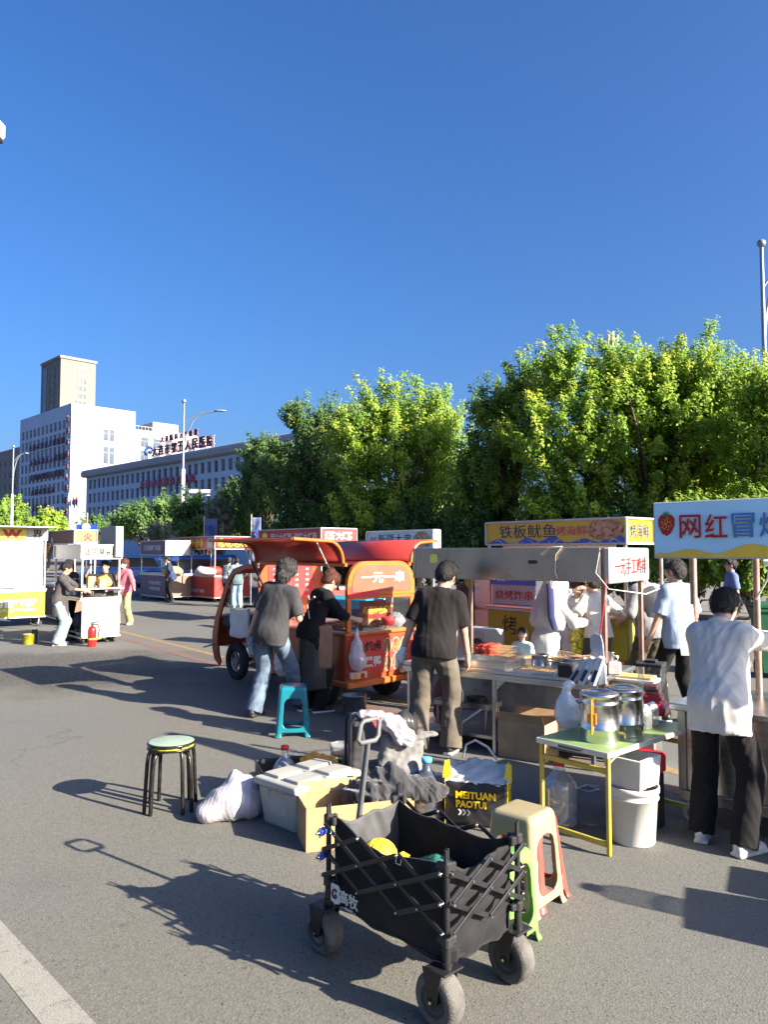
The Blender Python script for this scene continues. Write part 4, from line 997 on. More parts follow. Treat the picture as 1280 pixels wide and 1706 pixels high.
# gas burner shelf and pipes in the dark under it
t = thing('gas_burner', 'steel gas burner with a pale hose under the skewer table', 'burner', p9(.55, -.05, .145), RS9)
MB().bb((-.25, -.15, .18), (.3, .15, .24), .01).build('body', STEELD, t)
for x, y in ((-.22, -.12), (.27, -.12), (-.22, .12), (.27, .12)): MB().cyl((x, y, 0), (x, y, .18), .012).build('leg', STEELD, t)
MB().tube([(.25, -.16, .2), (.1, -.25, .08), (-.1, -.24, 0.02), (-.3, -.2, .02)], .011, 6).build('hose', WHITEP, t)
for x in (-.12, .12): MB().cyl((x, 0, .241), (x, 0, .27), .09).build('burner_ring', BLACKM, t)
t = thing('gas_bottle', 'dark red gas bottle lying in the shade under the skewer table', 'gas bottle', p9(.25, .1, .145), RS9)
MB().lathe([(0, 0), (.09, 0), (.11, .03), (.11, .28), (.08, .36), (.03, .4), (0, .4)], (0, 0, 0)).build('body', mat('dark_red_bottle', (.2, .04, .03), .5), t)
MB().cyl((0, 0, .4), (0, 0, .46), .025).build('valve', CHROME, t)
t = thing('cardboard_box', 'open brown cardboard box under the right half of the skewer table', 'cardboard box', p9(1.22, -.16, 0), RS9)
def carton(t, w_, d_, h_, flap=.12, m=CARDB, fl=((1, .9), (-1, 1.2))):
    mb = MB(); th = .006
    mb.bb((-w_ / 2, -d_ / 2, 0), (w_ / 2, -d_ / 2 + th, h_), 0); mb.bb((-w_ / 2, d_ / 2 - th, 0), (w_ / 2, d_ / 2, h_), 0)
    mb.bb((-w_ / 2, -d_ / 2 + th, 0), (-w_ / 2 + th, d_ / 2 - th, h_), 0); mb.bb((w_ / 2 - th, -d_ / 2 + th, 0), (w_ / 2, d_ / 2 - th, h_), 0); mb.bb((-w_ / 2 + th, -d_ / 2 + th, 0.001), (w_ / 2 - th, d_ / 2 - th, th), 0)
    mb.build('body', m, t)
    for sgn, ang in fl:
        q = MB(); a = Vector((0, sgn * math.cos(ang), math.sin(ang))) * flap; y0 = sgn * d_ / 2
        n_ = Vector((0, -math.sin(ang) * sgn, math.cos(ang))) * th
        v = [Vector((-w_ / 2, y0, h_)), Vector((w_ / 2, y0, h_)), Vector((w_ / 2 - .01, y0, h_)) + a, Vector((-w_ / 2 + .01, y0, h_)) + a]
        q.add(v + [p + n_ for p in v], [(0, 1, 2, 3), (7, 6, 5, 4), (0, 4, 5, 1), (1, 5, 6, 2), (2, 6, 7, 3), (3, 7, 4, 0)]); q.build('flap', m, t)
carton(t, .42, .3, .3, .08)
# ---- food and trays on the skewer table
TZ = .716
def tray(label, x, y, w_, d_, rot=0., fill=None, h=.03):
    t = thing('metal_tray', label, 'tray', p9(x, y, TZ), RS9 + rot, 'steel trays on the skewer table')
    mb = MB(); mb.bb((-w_ / 2, -d_ / 2, 0), (w_ / 2, d_ / 2, .004), 0)
    for a, bq in (((-w_ / 2, -d_ / 2, .004), (w_ / 2, -d_ / 2 + .008, h)), ((-w_ / 2, d_ / 2 - .008, .004), (w_ / 2, d_ / 2, h)), ((-w_ / 2, -d_ / 2 + .008, .004), (-w_ / 2 + .008, d_ / 2 - .008, h)), ((w_ / 2 - .008, -d_ / 2 + .008, .004), (w_ / 2, d_ / 2 - .008, h))): mb.bb(a, bq, .002)
    mb.build('body', CHROME, t)
    if fill: MB().grid(lambda u, v: (-w_ / 2 + .02 + (w_ - .04) * u, -d_ / 2 + .02 + (d_ - .04) * v, .012 + .008 * math.sin(u * 23) * math.sin(v * 17)), 14, 14).build('sauce', fill, t)
OIL = mat('brown_sauce', (.22, .15, .07), .2, 0, .4, 20)
tray('large empty steel tray with a raised rim at the left front of the skewer table', .82, -.08, .5, .42, 0., None, .055)
tray('steel tray with brown sauce near the front edge of the skewer table', 1.32, -.17, .36, .24, 0., OIL, .025)
tray('shallow steel tray right of the sauce tray', 1.66, -.18, .28, .22, 0., OIL, .02)
tray('steel tray under the pile of red sausages', .68, .38, .42, .3, 0., None, .03)
tray('steel tray holding the fried skewers', 1.5, .3, .5, .22, 0., None, .03)
SAUS = mat('red_sausage', (.45, .06, .03), .28, 0, .15, 12, coat=.4)
STICK = mat('bamboo', (.55, .4, .2), .7)
for r_ in range(4):
    for k in range(6):
        t = thing('sausage_skewer', 'red sausage on a bamboo stick in the heap on the steel tray', 'skewer', p9(.58, .28 + k * .035 + (r_ % 2) * .015, TZ + .03 + r_ * .026), RS9 + random.uniform(-.08, .08), 'red sausage skewers')
        mb = MB()
        for s_ in range(3): mb.tube([(-.12 + s_ * .07 + q * .06, 0, .006 * math.sin(q * 3.14)) for q in (0, .15, .5, .85, 1)], [.006, .014, .017, .014, .006], 8)
        mb.build('sausage', SAUS, t); MB().cyl((-.14, 0, .002), (.24, 0, 0), .0028, seg=5).build('stick', STICK, t)
FRY = food('fried_meat', [(.3, .08, .02), (.5, .2, .05), (.2, .05, .02), (.6, .32, .1)], 90)
for k in range(26):
    a = random.uniform(-.5, .5); x = 1.32 + .013 * k + random.uniform(-.02, .02); y = .28 + random.uniform(-.06, .08)
    t = thing('fried_skewer', 'golden fried meat skewer in the jumble on the long steel tray', 'skewer', p9(x, y, TZ + .035 + random.uniform(0, .05)), RS9 + a + (0 if k % 2 else 3.14), 'fried skewers')
    mb = MB(); mb.tube([(-.1 + q * .02, .006 * math.sin(q * 2), .005 * math.cos(q * 3)) for q in range(9)], [.005 + .006 * abs(math.sin(q * 1.3 + .5)) for q in range(9)], 7); mb.build('meat', FRY, t)
    MB().cyl((-.12, 0, 0), (.17, 0, .02 + .03 * random.random()), .0028, seg=5).build('stick', STICK, t)
for i in range(12):
    t = thing('dough_stick', 'pale yellow fried strip lying left of the fried skewers', 'skewer', p9(1.05 + i * .025, .36 + random.uniform(-.05, .05), TZ + .02 + random.uniform(0, .03)), RS9 + random.uniform(-.6, .6), 'pale fried strips')
    MB().tube([(-.1, 0, 0), (-.03, .005, .004), (.05, -.004, 0), (.1, 0, .004)], .009, 6).build('strip', mat('pale_fried', (.6, .42, .16), .5), t)
def cup(label, x, y, r, h, name='steel_pot', fill=None, z=TZ, m=CHROME, grp='steel pots on the skewer table'):
    t = thing(name, label, 'pot', p9(x, y, z), 0, grp)
    MB().lathe([(0, 0), (r * .96, 0), (r, .01), (r, h), (r + .006, h), (r + .006, h + .004), (r - .003, h + .004), (r - .004, .012), (0, .01)], seg=24).build('body', m, t)
    MB().tube([(r, 0, h * .8), (r + .03, 0, h * .78), (r + .03, 0, h * .55), (r, 0, h * .5)], .005, 6).build('handle', m, t)
    if fill: MB().lathe([(0, h * .8), (r - .006, h * .8)]).build('filling', fill, t)
cup('round steel pot behind the sauce tray', 1.22, .1, .075, .1, fill=OIL)
cup('second steel pot right of the first, in front of the fried skewers', 1.53, .06, .08, .1, fill=OIL)
cup('small steel bowl between the two pots', 1.38, .1, .05, .06)
for i, (x, y) in enumerate(((1.72, .1), (1.8, .25))): cup(['slim steel shaker nearer the red cable post', 'slim steel shaker set behind the other shaker'][i], x, y, .032, .15, 'steel_shaker', grp='steel shakers')
# ------------------------------------------------------------------ juice cart on the right
R10 = R(-42); e10, n10 = ROTV(R10); o10 = Vector((1.93, 4.93, 0))
def p10(x, y, z): return o10 + e10 * x + n10 * y + Vector((0, 0, z))
J = thing('juice_cart', 'steel juice cart under the pale blue sign at the right edge', 'food stall', o10, R10, 'street food stalls')
MB().bb((-.06, -.05, .70), (2.3, .78, .745), .006).build('counter', STEEL, J)
mb = MB(); mb.bb((.03, 0, .2), (2.25, .02, .70), .003); mb.bb((.02, .021, .2), (.04, .7, .70), .003); mb.build('body_panel', STEEL, J)
mb = MB(); mb.bb((-.02, -.02, .13), (2.28, .74, .2), .006); mb.bb((-.02, -.02, .2), (.03, .03, .7), .004); mb.build('frame', STEELD, J)
mb = MB(); mb.bb((.06, -.006, .24), (.2, -.001, .64), .001); mb.build('yellow_film', mat('yellow_film', (.5, .36, .03), .3), J)
for x, y in ((.05, .02), (1.2, .02), (2.2, .02), (.05, .7), (2.2, .7)):
    mb = MB(); mb.cyl((x, y - .018, .055), (x, y + .018, .055), .055, seg=18); mb.cyl((x, y - .02, .055), (x, y + .02, .055), .028, seg=14, m=1)
    mb.bar((x + .03, y - .026, .05), (x, y - .02, .13), .005, .03, 1); mb.bar((x + .03, y + .026, .05), (x, y + .02, .13), .005, .03, 1)
    mb.build('caster', [mat('caster_grey', (.4, .38, .34), .6), CHROME], J)
RUST = mat('rusty_post', (.3, .2, .16))
for x, y in ((.06, .1), (.3, .62), (2.2, .1), (2.2, .7)): MB().cyl((x, y, .745), (x, y, 1.70), .022).build('post', RUST, J)
mb = MB(); mb.bb((-.14, -.05, 1.68), (2.3, .04, 2.05), .005); sg = mb.build('sign_box', [WHITEPAINT], J)
MB().bb((-.13, -.056, 1.69), (2.29, -.051, 2.04), 0).build('sign_face', mat('sign_sky_blue', (.4, .66, .84), .35, 0, .1, 1.2), sg)
LBLU = mat('blue_lettering', (.04, .2, .5), .5)
for ch, u, m_ in (('网', .105, LRED), ('红', .265, LRED), ('冒', .425, LBLU), ('烤', .585, LBLU), ('果', .745, LRED), ('汁', .905, LRED)):
    for mm_, bold_, li in ((LTXT, .03, .007), (m_, .008, .011)):
        q = MB(); write(q, ch, (u, -.056, 1.885), X_, Z_, h=.15, w=.135, bold=bold_, lift=li); q.build('lettering', mm_, sg)
mb = MB(); mb.prism([(-.13, 0), (1.6, 0)] + [(1.6 - .045 * k, .05 + .018 * math.sin(k * .8) + .02 * math.sin(k * .27 + 2)) for k in range(39)], Vector((0, -.058, 1.692)), X_, Z_, .003); mb.build('juice_print', mat('juice_yellow', (.75, .5, .05), .35), sg)
mb = MB(); mb.prism([(0, -.045), (.03, -.03), (.042, .0), (.03, .03), (0, .038), (-.03, .03), (-.042, 0), (-.03, -.03)], Vector((.68, -.062, 1.76)), X_, Z_, .003); mb.build('fruit_print', LRED, sg)
mb = MB(); mb.prism([(0, -.085), (.03, -.065), (.052, -.02), (.055, .026), (.037, .053), (0, .056), (-.037, .053), (-.055, .026), (-.052, -.02), (-.03, -.065)], Vector((-.05, -.058, 1.91)), X_, Z_, .003); mb.build('fruit_print', LRED, sg)
mb = MB()
for k in range(5): a = .5 + k * .53; mb.prism([(-.009, 0), (.009, 0), (.0, .032)], Vector((-.05, -.06, 1.958)), (math.cos(a - 1.57), 0, math.sin(a - 1.57)), (math.cos(a), 0, math.sin(a)), .003)
mb.build('leaf_print', mat('leaf_print_green', (.06, .3, .05)), sg)
mb = MB()
for k in range(14): disc(mb, (-.05 + .036 * math.cos(k * 2.4) * (k / 14) ** .5, -.061, 1.903 + .045 * math.sin(k * 2.4) * (k / 14) ** .5), X_, Z_, .003, .005, .001, 0, 8)
mb.build('seed_print', LYEL, sg)
MB().cyl((.5, .08, 1.655), (1.9, .08, 1.655), .02).build('tube_light', mat('tube_white', (.8, .82, .8)), J)
MB().tube([p10(.3, .6, 1.42) - o10 for _ in ()] + [(.3, .6, 1.4), (.42, .45, 1.55), (.5, .2, 1.66)], .007, 5).build('cord', WHITEP, J)
mb = MB(); mb.cyl((.062, .1, .85), (.062, .1, 1.06), .0235); mb.build('orange_tape', mat('orange_tape', (.7, .25, .04)), J)
# white acrylic hand-shaped board hung on the post
pb = p10(.045, .07, 0); t = thing('white_board', 'white plastic board with notched top hanging on the juice cart post', 'board', (pb.x, pb.y, 1.0), R(-8))
MB().prism([(-.1, .38), (-.065, .385), (-.045, .3), (-.035, .39), (.03, .38), (.045, .2), (.055, .05), (-.05, .05), (-.07, .22)], (-.02, -.03, 0), X_, Z_, .008).build('sheet', WHITEP, t)
MB().tube([(0, .03, .2), (.02, 0, .21), (0.0, -.042, .2)], .004, 5).build('tie', BLACKP, t)
# fruit and jars on the juice cart
MANGO = mat('mango_skin', (.75, .42, .03), .35, 0, .15, 6)
t = thing('fruit_dish', 'dark dish holding yellow mangoes on the juice cart', 'dish', p10(.75, .45, .746), 0)
MB().lathe([(0, .1), (.05, .1), (.12, .13), (.17, .16), (.18, .165), (.12, .14), (0, .12)]).build('bowl', BLACKP, t)
MB().cyl((0, 0, 0), (0, 0, .1), .05).build('foot', BLACKP, t)
for i, (dx, dy, dz, a) in enumerate(((-.04, 0, .2, .5), (.05, .02, .22, .2), (.0, .05, .25, .9), (-.09, .05, .17, 1.2))):
    o = MB(); o.ball((0, 0, 0), (.062, .04, .036), rot=Matrix.Rotation(a, 3, 'Y')); m_ = o.build('mango', MANGO, None, p10(.75, .45, .746) + Vector((dx, dy, dz)), i)
    tag(m_, 'ripe yellow mango piled in the dark dish behind the woman in white', 'mango', 'mangoes in the dish')
GREENF = mat('lemon_green', (.5, .5, .05), .35)
t = thing('lemon_jar', 'clear jar of green lemons on the juice cart, right of the woman in white', 'jar', p10(.74, .1, .746), 0)
MB().lathe([(.0, 0), (.11, 0), (.115, .02), (.115, .26), (.1, .3), (.1, .32)]).build('glass', GLASS, t)
mb = MB()
for k in range(9): mb.ball((.06 * math.cos(k * 2.4), .06 * math.sin(k * 2.4), .1 + .016 * k), .035)
mb.build('lemons', GREENF, t)
MB().lathe([(0, .01), (.105, .01), (.105, .1), (0, .1)]).build('ice', PETC, t)
MB().bb((-.105, -.116, .0), (.105, -.1, .02), .002).build('base', mat('teal_base', (.1, .4, .4)), t)
t = thing('paper_stack', 'yellow napkin pack lying on the left corner of the juice cart', 'napkins', p10(.12, .12, .746), .4)
MB().bb((-.06, -.04, 0), (.06, .04, .015), .005).build('pack', mat('napkin_yellow', (.75, .6, .2)), t)
t = thing('cutting_board', 'pale cutting board on the juice cart beside the jar', 'board', p10(.7, -.0, .746), R10); MB().bb((-.12, -.045, 0), (.3, .05, .025), .005).build('board', mat('pale_wood', (.7, .6, .48)), t)
t = thing('plastic_tub', 'white plastic tub standing on the juice cart behind the napkins', 'tub', p10(.22, .45, .746), R10); MB().bb((-.06, -.06, 0), (.06, .06, .2), .012).build('body', WHITEP, t); MB().bb((-.064, -.064, .2), (.064, .064, .215), .006).build('lid', WHITEP, t)
# ------------------------------------------------------------------ things far right
t = thing('wheelie_bin', 'dark green wheeled bin at the right edge behind the juice cart', 'bin', at(1292, 920, 10.5) * 1, R(-14)); t.location.z = 0
BING = mat('bin_green', (.015, .09, .045), .5, 0, .1, 4)
mb = MB(); w0, w1, hh = .24, .29, .95
mb.add([Vector(v) for v in ((-w0, -w0, .08), (w0, -w0, .08), (w0, w0, .08), (-w0, w0, .08), (-w1, -w1, hh), (w1, -w1, hh), (w1, w1, hh), (-w1, w1, hh))], [(0, 1, 5, 4), (1, 2, 6, 5), (2, 3, 7, 6), (3, 0, 4, 7), (3, 2, 1, 0), (4, 5, 6, 7)]); mb.bb((-w1 - .02, -w1 - .02, hh - .05), (w1 + .02, w1 + .02, hh), .01)
body = mb.build('body', BING, t); MB().bb((-w1 - .015, -w1 - .03, hh + .002), (w1 + .015, w1 + .03, hh + .07), .03).build('lid', BING, t)
for x in (-.22, .22): MB().cyl((x - .025, .25, .1), (x + .025, .25, .1), .1).build('wheel', RUBBER, t)
mb = MB(); mb.tube([Vector((-.08 + .05 * math.cos(a), -.283, .68 + .05 * math.sin(a))) for a in [k * 1.2566 for k in range(5)]], .007, 5, closed=True); write(mb, '可回收物', (-.08, -.268, .56), X_, Z_, h=.05, lift=.008); mb.build('symbol', mat('bin_white', (.35, .45, .4)), t)
# low brick wall behind
t = thing('brick_wall', 'low brick wall behind the green bin', 'wall', at(1165, 920, 13.4) * 1, R(-8)); t.location.z = 0
mb = MB(); bh = .075
for r_ in range(7):
    for k in range(16): mb.bb((k * .25 + (r_ % 2) * .12, 0, r_ * bh), (k * .25 + .24 + (r_ % 2) * .12, .12, r_ * bh + bh - .008), .004)
mb.build('bricks', mat('grey_brick', (.22, .19, .17), .9, 0, .25, 3, .3, 60), t)
# car behind the stalls
def car(label, loc, rot, colr, name='suv'):
    t = thing(name, label, 'car', loc, rot, 'blue cars behind the stalls')
    P = mat('car_paint_' + colr, {'blue': (.02, .06, .2), 'pale': (.1, .2, .38)}[colr], .2, .3, .05, 3, coat=1)
    f = Field((-2.5, -1.0, .1), (2.5, 1.0, 1.8), .045)
    prof = [(-2.25, .55, .9), (-1.9, .55, 1.0), (1.2, .55, .98), (2.2, .5, .78)]
    f.rbox((0, 0, .62), (4.5, 1.8, .62), .2, k=0); f.rbox((1.55, 0, .8), (1.6, 1.7, .42), .15, k=.1)
    f.rbox((-.55, 0, 1.22), (2.9, 1.5, .8), .28, k=.12)
    f.cut((1.0, 0, 1.35), (.5, 0, .866))
    for x in (-1.4, 1.4):
        for y in (-.95, .95): f.cap((x, y - .25, .34), (x, y + .25, .34), .4, mode='sub')
    field_obj(f, 'body', P, t)
    gl = mat('car_glass', (.012, .016, .022), .05, 0, .1, 2, spec=.9)
    for y in (-.775, .775):
        for a, bq in ((-1.75, -.95), (-.88, .02), (.08, .72)): MB().prism([(a, 1.0), (bq, 1.0), (bq - (.32 if bq > .5 else 0), 1.45), (a + (.25 if a < -1.5 else 0), 1.45)], (0, y - .006, 0), X_, Z_, .012).build('side_window', gl, t)
    MB().grid(lambda u, v: (1.04 - .5 * v, -.62 + 1.24 * u, 1.08 + .36 * v), 6, 4, thick=.01).build('windscreen', gl, t)
    for x in (-1.4, 1.4):
        for y in (-.82, .82):
            w_ = MB(); w_.cyl((x, y - .1, .34), (x, y + .1, .34), .34, seg=24); wo = w_.build('wheel', RUBBER, t)
            MB().cyl((x, y - .11, .34), (x, y + .11, .34), .2, seg=12).build('rim', STEEL, wo)
    for y in (-.62, .62): MB().ball((2.2, y, .8), (.12, .2, .09)).build('headlight', GLASS, t)
    return t
p = at(315, 920, 31); p.z = 0; car('dark blue car with its windows showing behind the red squid stall', p, R(195), 'blue')
p = at(208, 920, 38); p.z = 0; car('lighter blue car partly hidden by the woman in the pink cardigan', p, R(190), 'pale', 'sedan')
# teal cargo trike and moto seen through the trike
t = thing('cargo_tricycle', 'turquoise cargo tricycle parked behind the orange food trike', 'tricycle', at(560, 920, 13.2) * 1, R(150)); t.location.z = 0
TEAL = mat('teal_paint', (.02, .3, .42), .35, 0, .1, 4, coat=.4)
MB().bb((-.9, -.45, .45), (.5, .45, .95), .02).build('cargo_box', TEAL, t)
MB().bb((.55, -.3, .5), (.85, .3, 1.45), .06).build('cab_frame', TEAL, t)
for x, y in ((-.6, -.5), (-.6, .5), (1.2, 0)):
    o = MB(); o.tube([(x + .27 * math.cos(a), y, .3 + .27 * math.sin(a)) for a in [k * .3927 for k in range(16)]], .05, 8, closed=True); wo = o.build('wheel', RUBBER, t)
    q = MB(); q.cyl((x, y - .03, .3), (x, y + .03, .3), .06)
    for k in range(8): q.cyl((x, y, .3), (x + .25 * math.cos(k * .785), y, .3 + .25 * math.sin(k * .785)), .008, seg=5)
    q.build('rim', STEEL, wo)
MB().tube([(1.2, 0, .3), (1.0, 0, .9), (.9, 0, 1.1)], .03).build('fork', STEELD, t)
t = thing('motorbike', 'parked motorbike whose wheel shows through the trike rear window', 'motorbike', at(600, 920, 11.6) * 1, R(-12)); t.location.z = 0
for x in (-.65, .6):
    o = MB(); o.tube([(x + .26 * math.cos(a), 0, .3 + .26 * math.sin(a)) for a in [k * .3927 for k in range(16)]], .05, 8, closed=True); wo = o.build('wheel', RUBBER, t)
    q = MB(); q.cyl((x, -.03, .3), (x, .03, .3), .1)
    for k in range(5): q.bar((x, 0, .3), (x + .24 * math.cos(k * 1.2566), 0, .3 + .24 * math.sin(k * 1.2566)), .02, .03)
    q.build('rim', STEEL, wo)
MB().tube([(.6, .06, .3), (.42, .06, .85), (.36, .05, 1.0)], .025).build('fork', CHROME, t)
f = Field((-.9, -.3, .2), (.7, .3, 1.2), .03); f.cap((-.6, 0, .75), (-.1, 0, .72), .13, k=.05); f.cap((-.1, 0, .72), (.35, 0, .85), .1, .13, k=.08); f.cap((-.3, 0, .45), (.1, 0, .45), .14, k=.1); field_obj(f, 'body', mat('moto_dark', (.03, .035, .05), .3, coat=.6), t)
MB().tube([(.3, -.32, 1.02), (.36, -.1, 1.0), (.36, .1, 1.0), (.3, .32, 1.02)], .015).build('handlebar', CHROME, t)
for y in (-.3, .3): MB().cyl((.34, y, 1.02), (.32, y * 1.15, 1.18), .006).ball((.32, y * 1.15, 1.2), (.015, .06, .045)).build('mirror', BLACKP, t)

t = thing('white_appliance', 'white catering appliance with a black dial on a stand left of the squid stall', 'appliance', at(800, 920, 8.6) * 1, R(-45)); t.location.z = 0
MB().bb((-.2, -.18, .55), (.2, .18, .86), .012).build('body', PWHITE, t); MB().cyl((.1, -.185, .7), (.1, -.2, .7), .07).build('dial', BLACKP, t); MB().bb((-.2, -.18, .05), (.2, .18, .53), .01).build('stand', STEELD, t)
t = thing('basin', 'red plastic basin on the squid stall counter beside the printed case', 'basin', Vector((1.4, 10.1, 1.036)) + ROTV(RW)[0] * 1.0 + ROTV(RW)[1] * .25, 0)
MB().lathe([(0, 0), (.11, 0), (.16, .12), (.165, .12), (.116, .008), (0, .01)], seg=24).build('body', mat('bowl_red', (.6, .03, .03)), t)

# ------------------------------------------------------------------ orange food trike
AT = math.atan2(.74, -.68)
TO = Vector((-.03, 8.6, 0))
ORG = mat('trike_orange', (.45, .07, .02), .3, 0, .07, 4, coat=.5, dirt=.08)
ORL = mat('trike_orange_trim', (.52, .12, .02), .32, 0, .06, 4, coat=.4)
REDC = mat('trike_red_canopy', (.29, .028, .022), .4, 0, .08, 3, coat=.15)
DARKI = mat('trike_dark_inside', (.03, .03, .03), .6)
T = thing('food_trike', 'orange food trike with raised red gull-wing canopies and pale lettering on its rear arch', 'food trike', TO, AT)
W2 = .515
# lower body
f = MB()
f.bb((0, -W2, .3), (.03, W2, .80), .01); rear = f.build('rear_panel', ORG, T)
MB().bb((-.012, -W2 + .02, .36), (-.001, W2 - .02, .77), .002).build('printed_panel', mat('trike_red_print', (.5, .05, .035), .4, 0, .1, 5), rear)
q = MB()
for i in range(2):
    for k in range(3): disc(q, (-.012, -.12 - k * .135 + .04, .655 - i * .19), (0, -1, 0), Z_, .062, .085, .002)
q.build('food_picture', food('trike_food_print', [(.18, .05, .02), (.32, .14, .06), (.08, .025, .015), (.4, .27, .17)], 45), rear)
q = MB()
for i in range(2):
    for k in range(3): q.tube([Vector((-.016, -.12 - k * .135 + .04 + .064 * math.cos(a), .655 - i * .19 + .088 * math.sin(a))) for a in [j * .3927 for j in range(16)]], .004, 4, closed=True)
q.build('picture_ring', mat('ring_cream', (.7, .5, .3), .5), rear)
q = MB(); write(q, '汤炖卤', (-.012, .2, .67), (0, -1, 0), Z_, h=.12, w=.36, bold=.02); q.build('lettering', LBLACK, rear)
q = MB(); write(q, '大黑鸭', (-.012, .2, .5), (0, -1, 0), Z_, h=.12, w=.36, bold=.03); q.build('lettering', LTXT, rear)
f = MB(); f.bb((.03, W2 - .03, .3), (1.75, W2, .80), .01); f.bb((.03, -W2, .3), (1.75, -W2 + .03, .80), .01); f.bb((1.72, -W2 + .03, .3), (1.75, W2 - .03, .8), .005); f.build('side_panel', ORG, T)
f = MB(); f.bb((-.05, -W2 - .02, .24), (.2, W2 + .02, .31), .015); f.bb((.2, W2 - .08, .24), (1.7, W2 + .015, .31), .01); f.bb((.2, -W2 - .015, .24), (1.7, -W2 + .08, .31), .01); f.build('bumper', ORL, T)
for y in (.38, -.38):
    f = MB(); f.bb((-.065, y - .12, .335), (-.013, y + .12, .41), .012); lp = f.build('tail_lamp', mat('lamp_housing', (.6, .45, .35), .3), T)
    q = MB(); q.cyl((-.06, y - .04, .37), (-.072, y - .04, .37), .03); q.build('lens', mat('lens_red', (.6, .03, .02), .15), lp)
    q = MB(); q.cyl((-.06, y + .05, .37), (-.072, y + .05, .37), .03); q.build('lens', mat('lens_amber', (.8, .4, .06), .15), lp)
f = MB(); f.bb((-.03, -W2 - .02, .80), (1.75, W2 + .03, .835), .01); f.build('counter_edge', ORL, T)
f = MB(); f.bb((.05, -W2 + .04, .836), (1.7, W2 - .04, .842), .0); f.build('counter', STEEL, T)
# rear arch
def arch(w_, h0, h1, r, n=8):
    pts = [(-w_, h0), (w_, h0)]
    pts += [(w_ - r + r * math.cos(a), h1 - r + r * math.sin(a)) for a in [i * math.pi / 2 / n for i in range(n + 1)]]
    pts += [(-w_ + r - r * math.sin(a), h1 - r + r * math.cos(a)) for a in [i * math.pi / 2 / n for i in range(n + 1)]]
    return pts
f = MB(); f.prism(arch(W2, 1.24, 1.62, .26), (.03, 0, 0), (0, -1, 0), Z_, .05); ar = f.build('rear_arch', ORL, T)
MB().prism(arch(W2 - .06, 1.28, 1.575, .22), (-.022, 0, 0), (0, -1, 0), Z_, .006).build('sign_plate', mat('sign_salmon', (.42, .085, .05), .4), ar)
q = MB(); write(q, '一元一串', (-.028, 0, 1.44), (0, -1, 0), Z_, h=.13, w=.66, bold=.03); q.build('lettering', mat('pale_lettering', (.72, .5, .4), .5), ar)
f = MB()
for y in (W2 - .03, -W2 + .03): f.bb((-.015, y - .03, .836), (.03, y + .03, 1.24), .008)
f.bb((-.02, -W2 + .06, 1.2), (.03, W2 - .06, 1.239), .006); f.build('rear_pillars', ORL, T)
MB().bb((-.022, .06, 1.22), (-.016, .5, 1.34), .001).build('red_strip', mat('strip_red', (.6, .04, .05), .4), ar)
MB().bb((-.01, -W2 + .06, .84), (-.004, W2 - .06, 1.2), 0).build('rear_window', clear('window_glass', (.9, .92, .92), .2, .05), T)
f = MB(); f.bb((.3, -W2 + .05, .85), (.32, .05, 1.15), .003); o = f.build('inner_sign', mat('inner_sign_red', (.3, .04, .03), .45), T)
q = MB(); write(q, '新疆特色烧烤', (.3, -.22, 1.04), (0, -1, 0), Z_, h=.1, w=.48, bold=.02); q.build('lettering', LYEL, o)
MB().bb((.294, -W2 + .06, .86), (.299, .04, .94), 0).build('picture', FOODP, o)
MB().bb((.285, -.45, 1.12), (.292, -.33, 1.2), 0).build('price_card', PWHITE, o)
# front bulkhead with the menu
f = MB(); f.prism(arch(W2, .84, 1.6, .26), (1.76, 0, 0), (0, -1, 0), Z_, .03); bk = f.build('bulkhead', ORG, T)
MB().bb((1.722, -.32, 1.15), (1.729, .38, 1.55), 0).build('menu_board', mat('menu_red', (.5, .03, .03), .4), bk)
q = MB()
for r_ in range(5):
    for c_, s_ in enumerate(('烤肠', '鸡排', '3元', '5元')): write(q, s_, (1.722, .28 - c_ * .17, 1.5 - r_ * .07), (0, -1, 0), Z_, h=.032, bold=.01)
q.build('lettering', LTXT, bk)
f = MB()
for y in (W2 - .02, -W2 + .02): f.bb((.03, y - .02, 1.56), (1.73, y + .02, 1.6), .006)
f.build('roof_rail', ORL, T)
# gull-wing canopies
def wing(sgn, u0, u1, tip):
    def cr(v):
        a = min(v / .55, 1) * math.pi / 2; k = max(v - .55, 0) / .45
        return sgn * (W2 + .01 + .2 * (1 - math.cos(a)) + (tip - W2 - .21) * k), 1.6 + .24 * math.sin(a) + .02 * k
    f = MB(); f.grid(lambda u, v: (u0 + (u1 - u0) * u, *cr(v)), 1, 14, thick=.02 * (-sgn)); w_ = f.build('canopy', REDC, T)
    for u in (u0 - .012, u1 + .012):
        q = MB(); q.tube([(u, *cr(v / 14)) for v in range(15)], .018, 6); q.build('canopy_rib', ORL, w_)
    q = MB(); q.tube([(u0, *cr(1)), (u1, *cr(1))], .014, 6); q.build('canopy_edge', ORL, w_)
    for u in (u0 + .12, u1 - .1):
        q = MB(); y, z = cr(.62); q.cyl((u, sgn * (W2 - .03), 1.3), (u, y, z), .011, seg=8, m=1); q.cyl((u, sgn * (W2 - .03), 1.3), Vector((u, sgn * (W2 - .03), 1.3)).lerp(Vector((u, y, z)), .55), .017, seg=8); q.build('gas_strut', [BLACKP, STEEL], w_)
    return w_
wing(1, .06, 1.78, 1.2); w_ = wing(-1, .06, 1.78, .98)
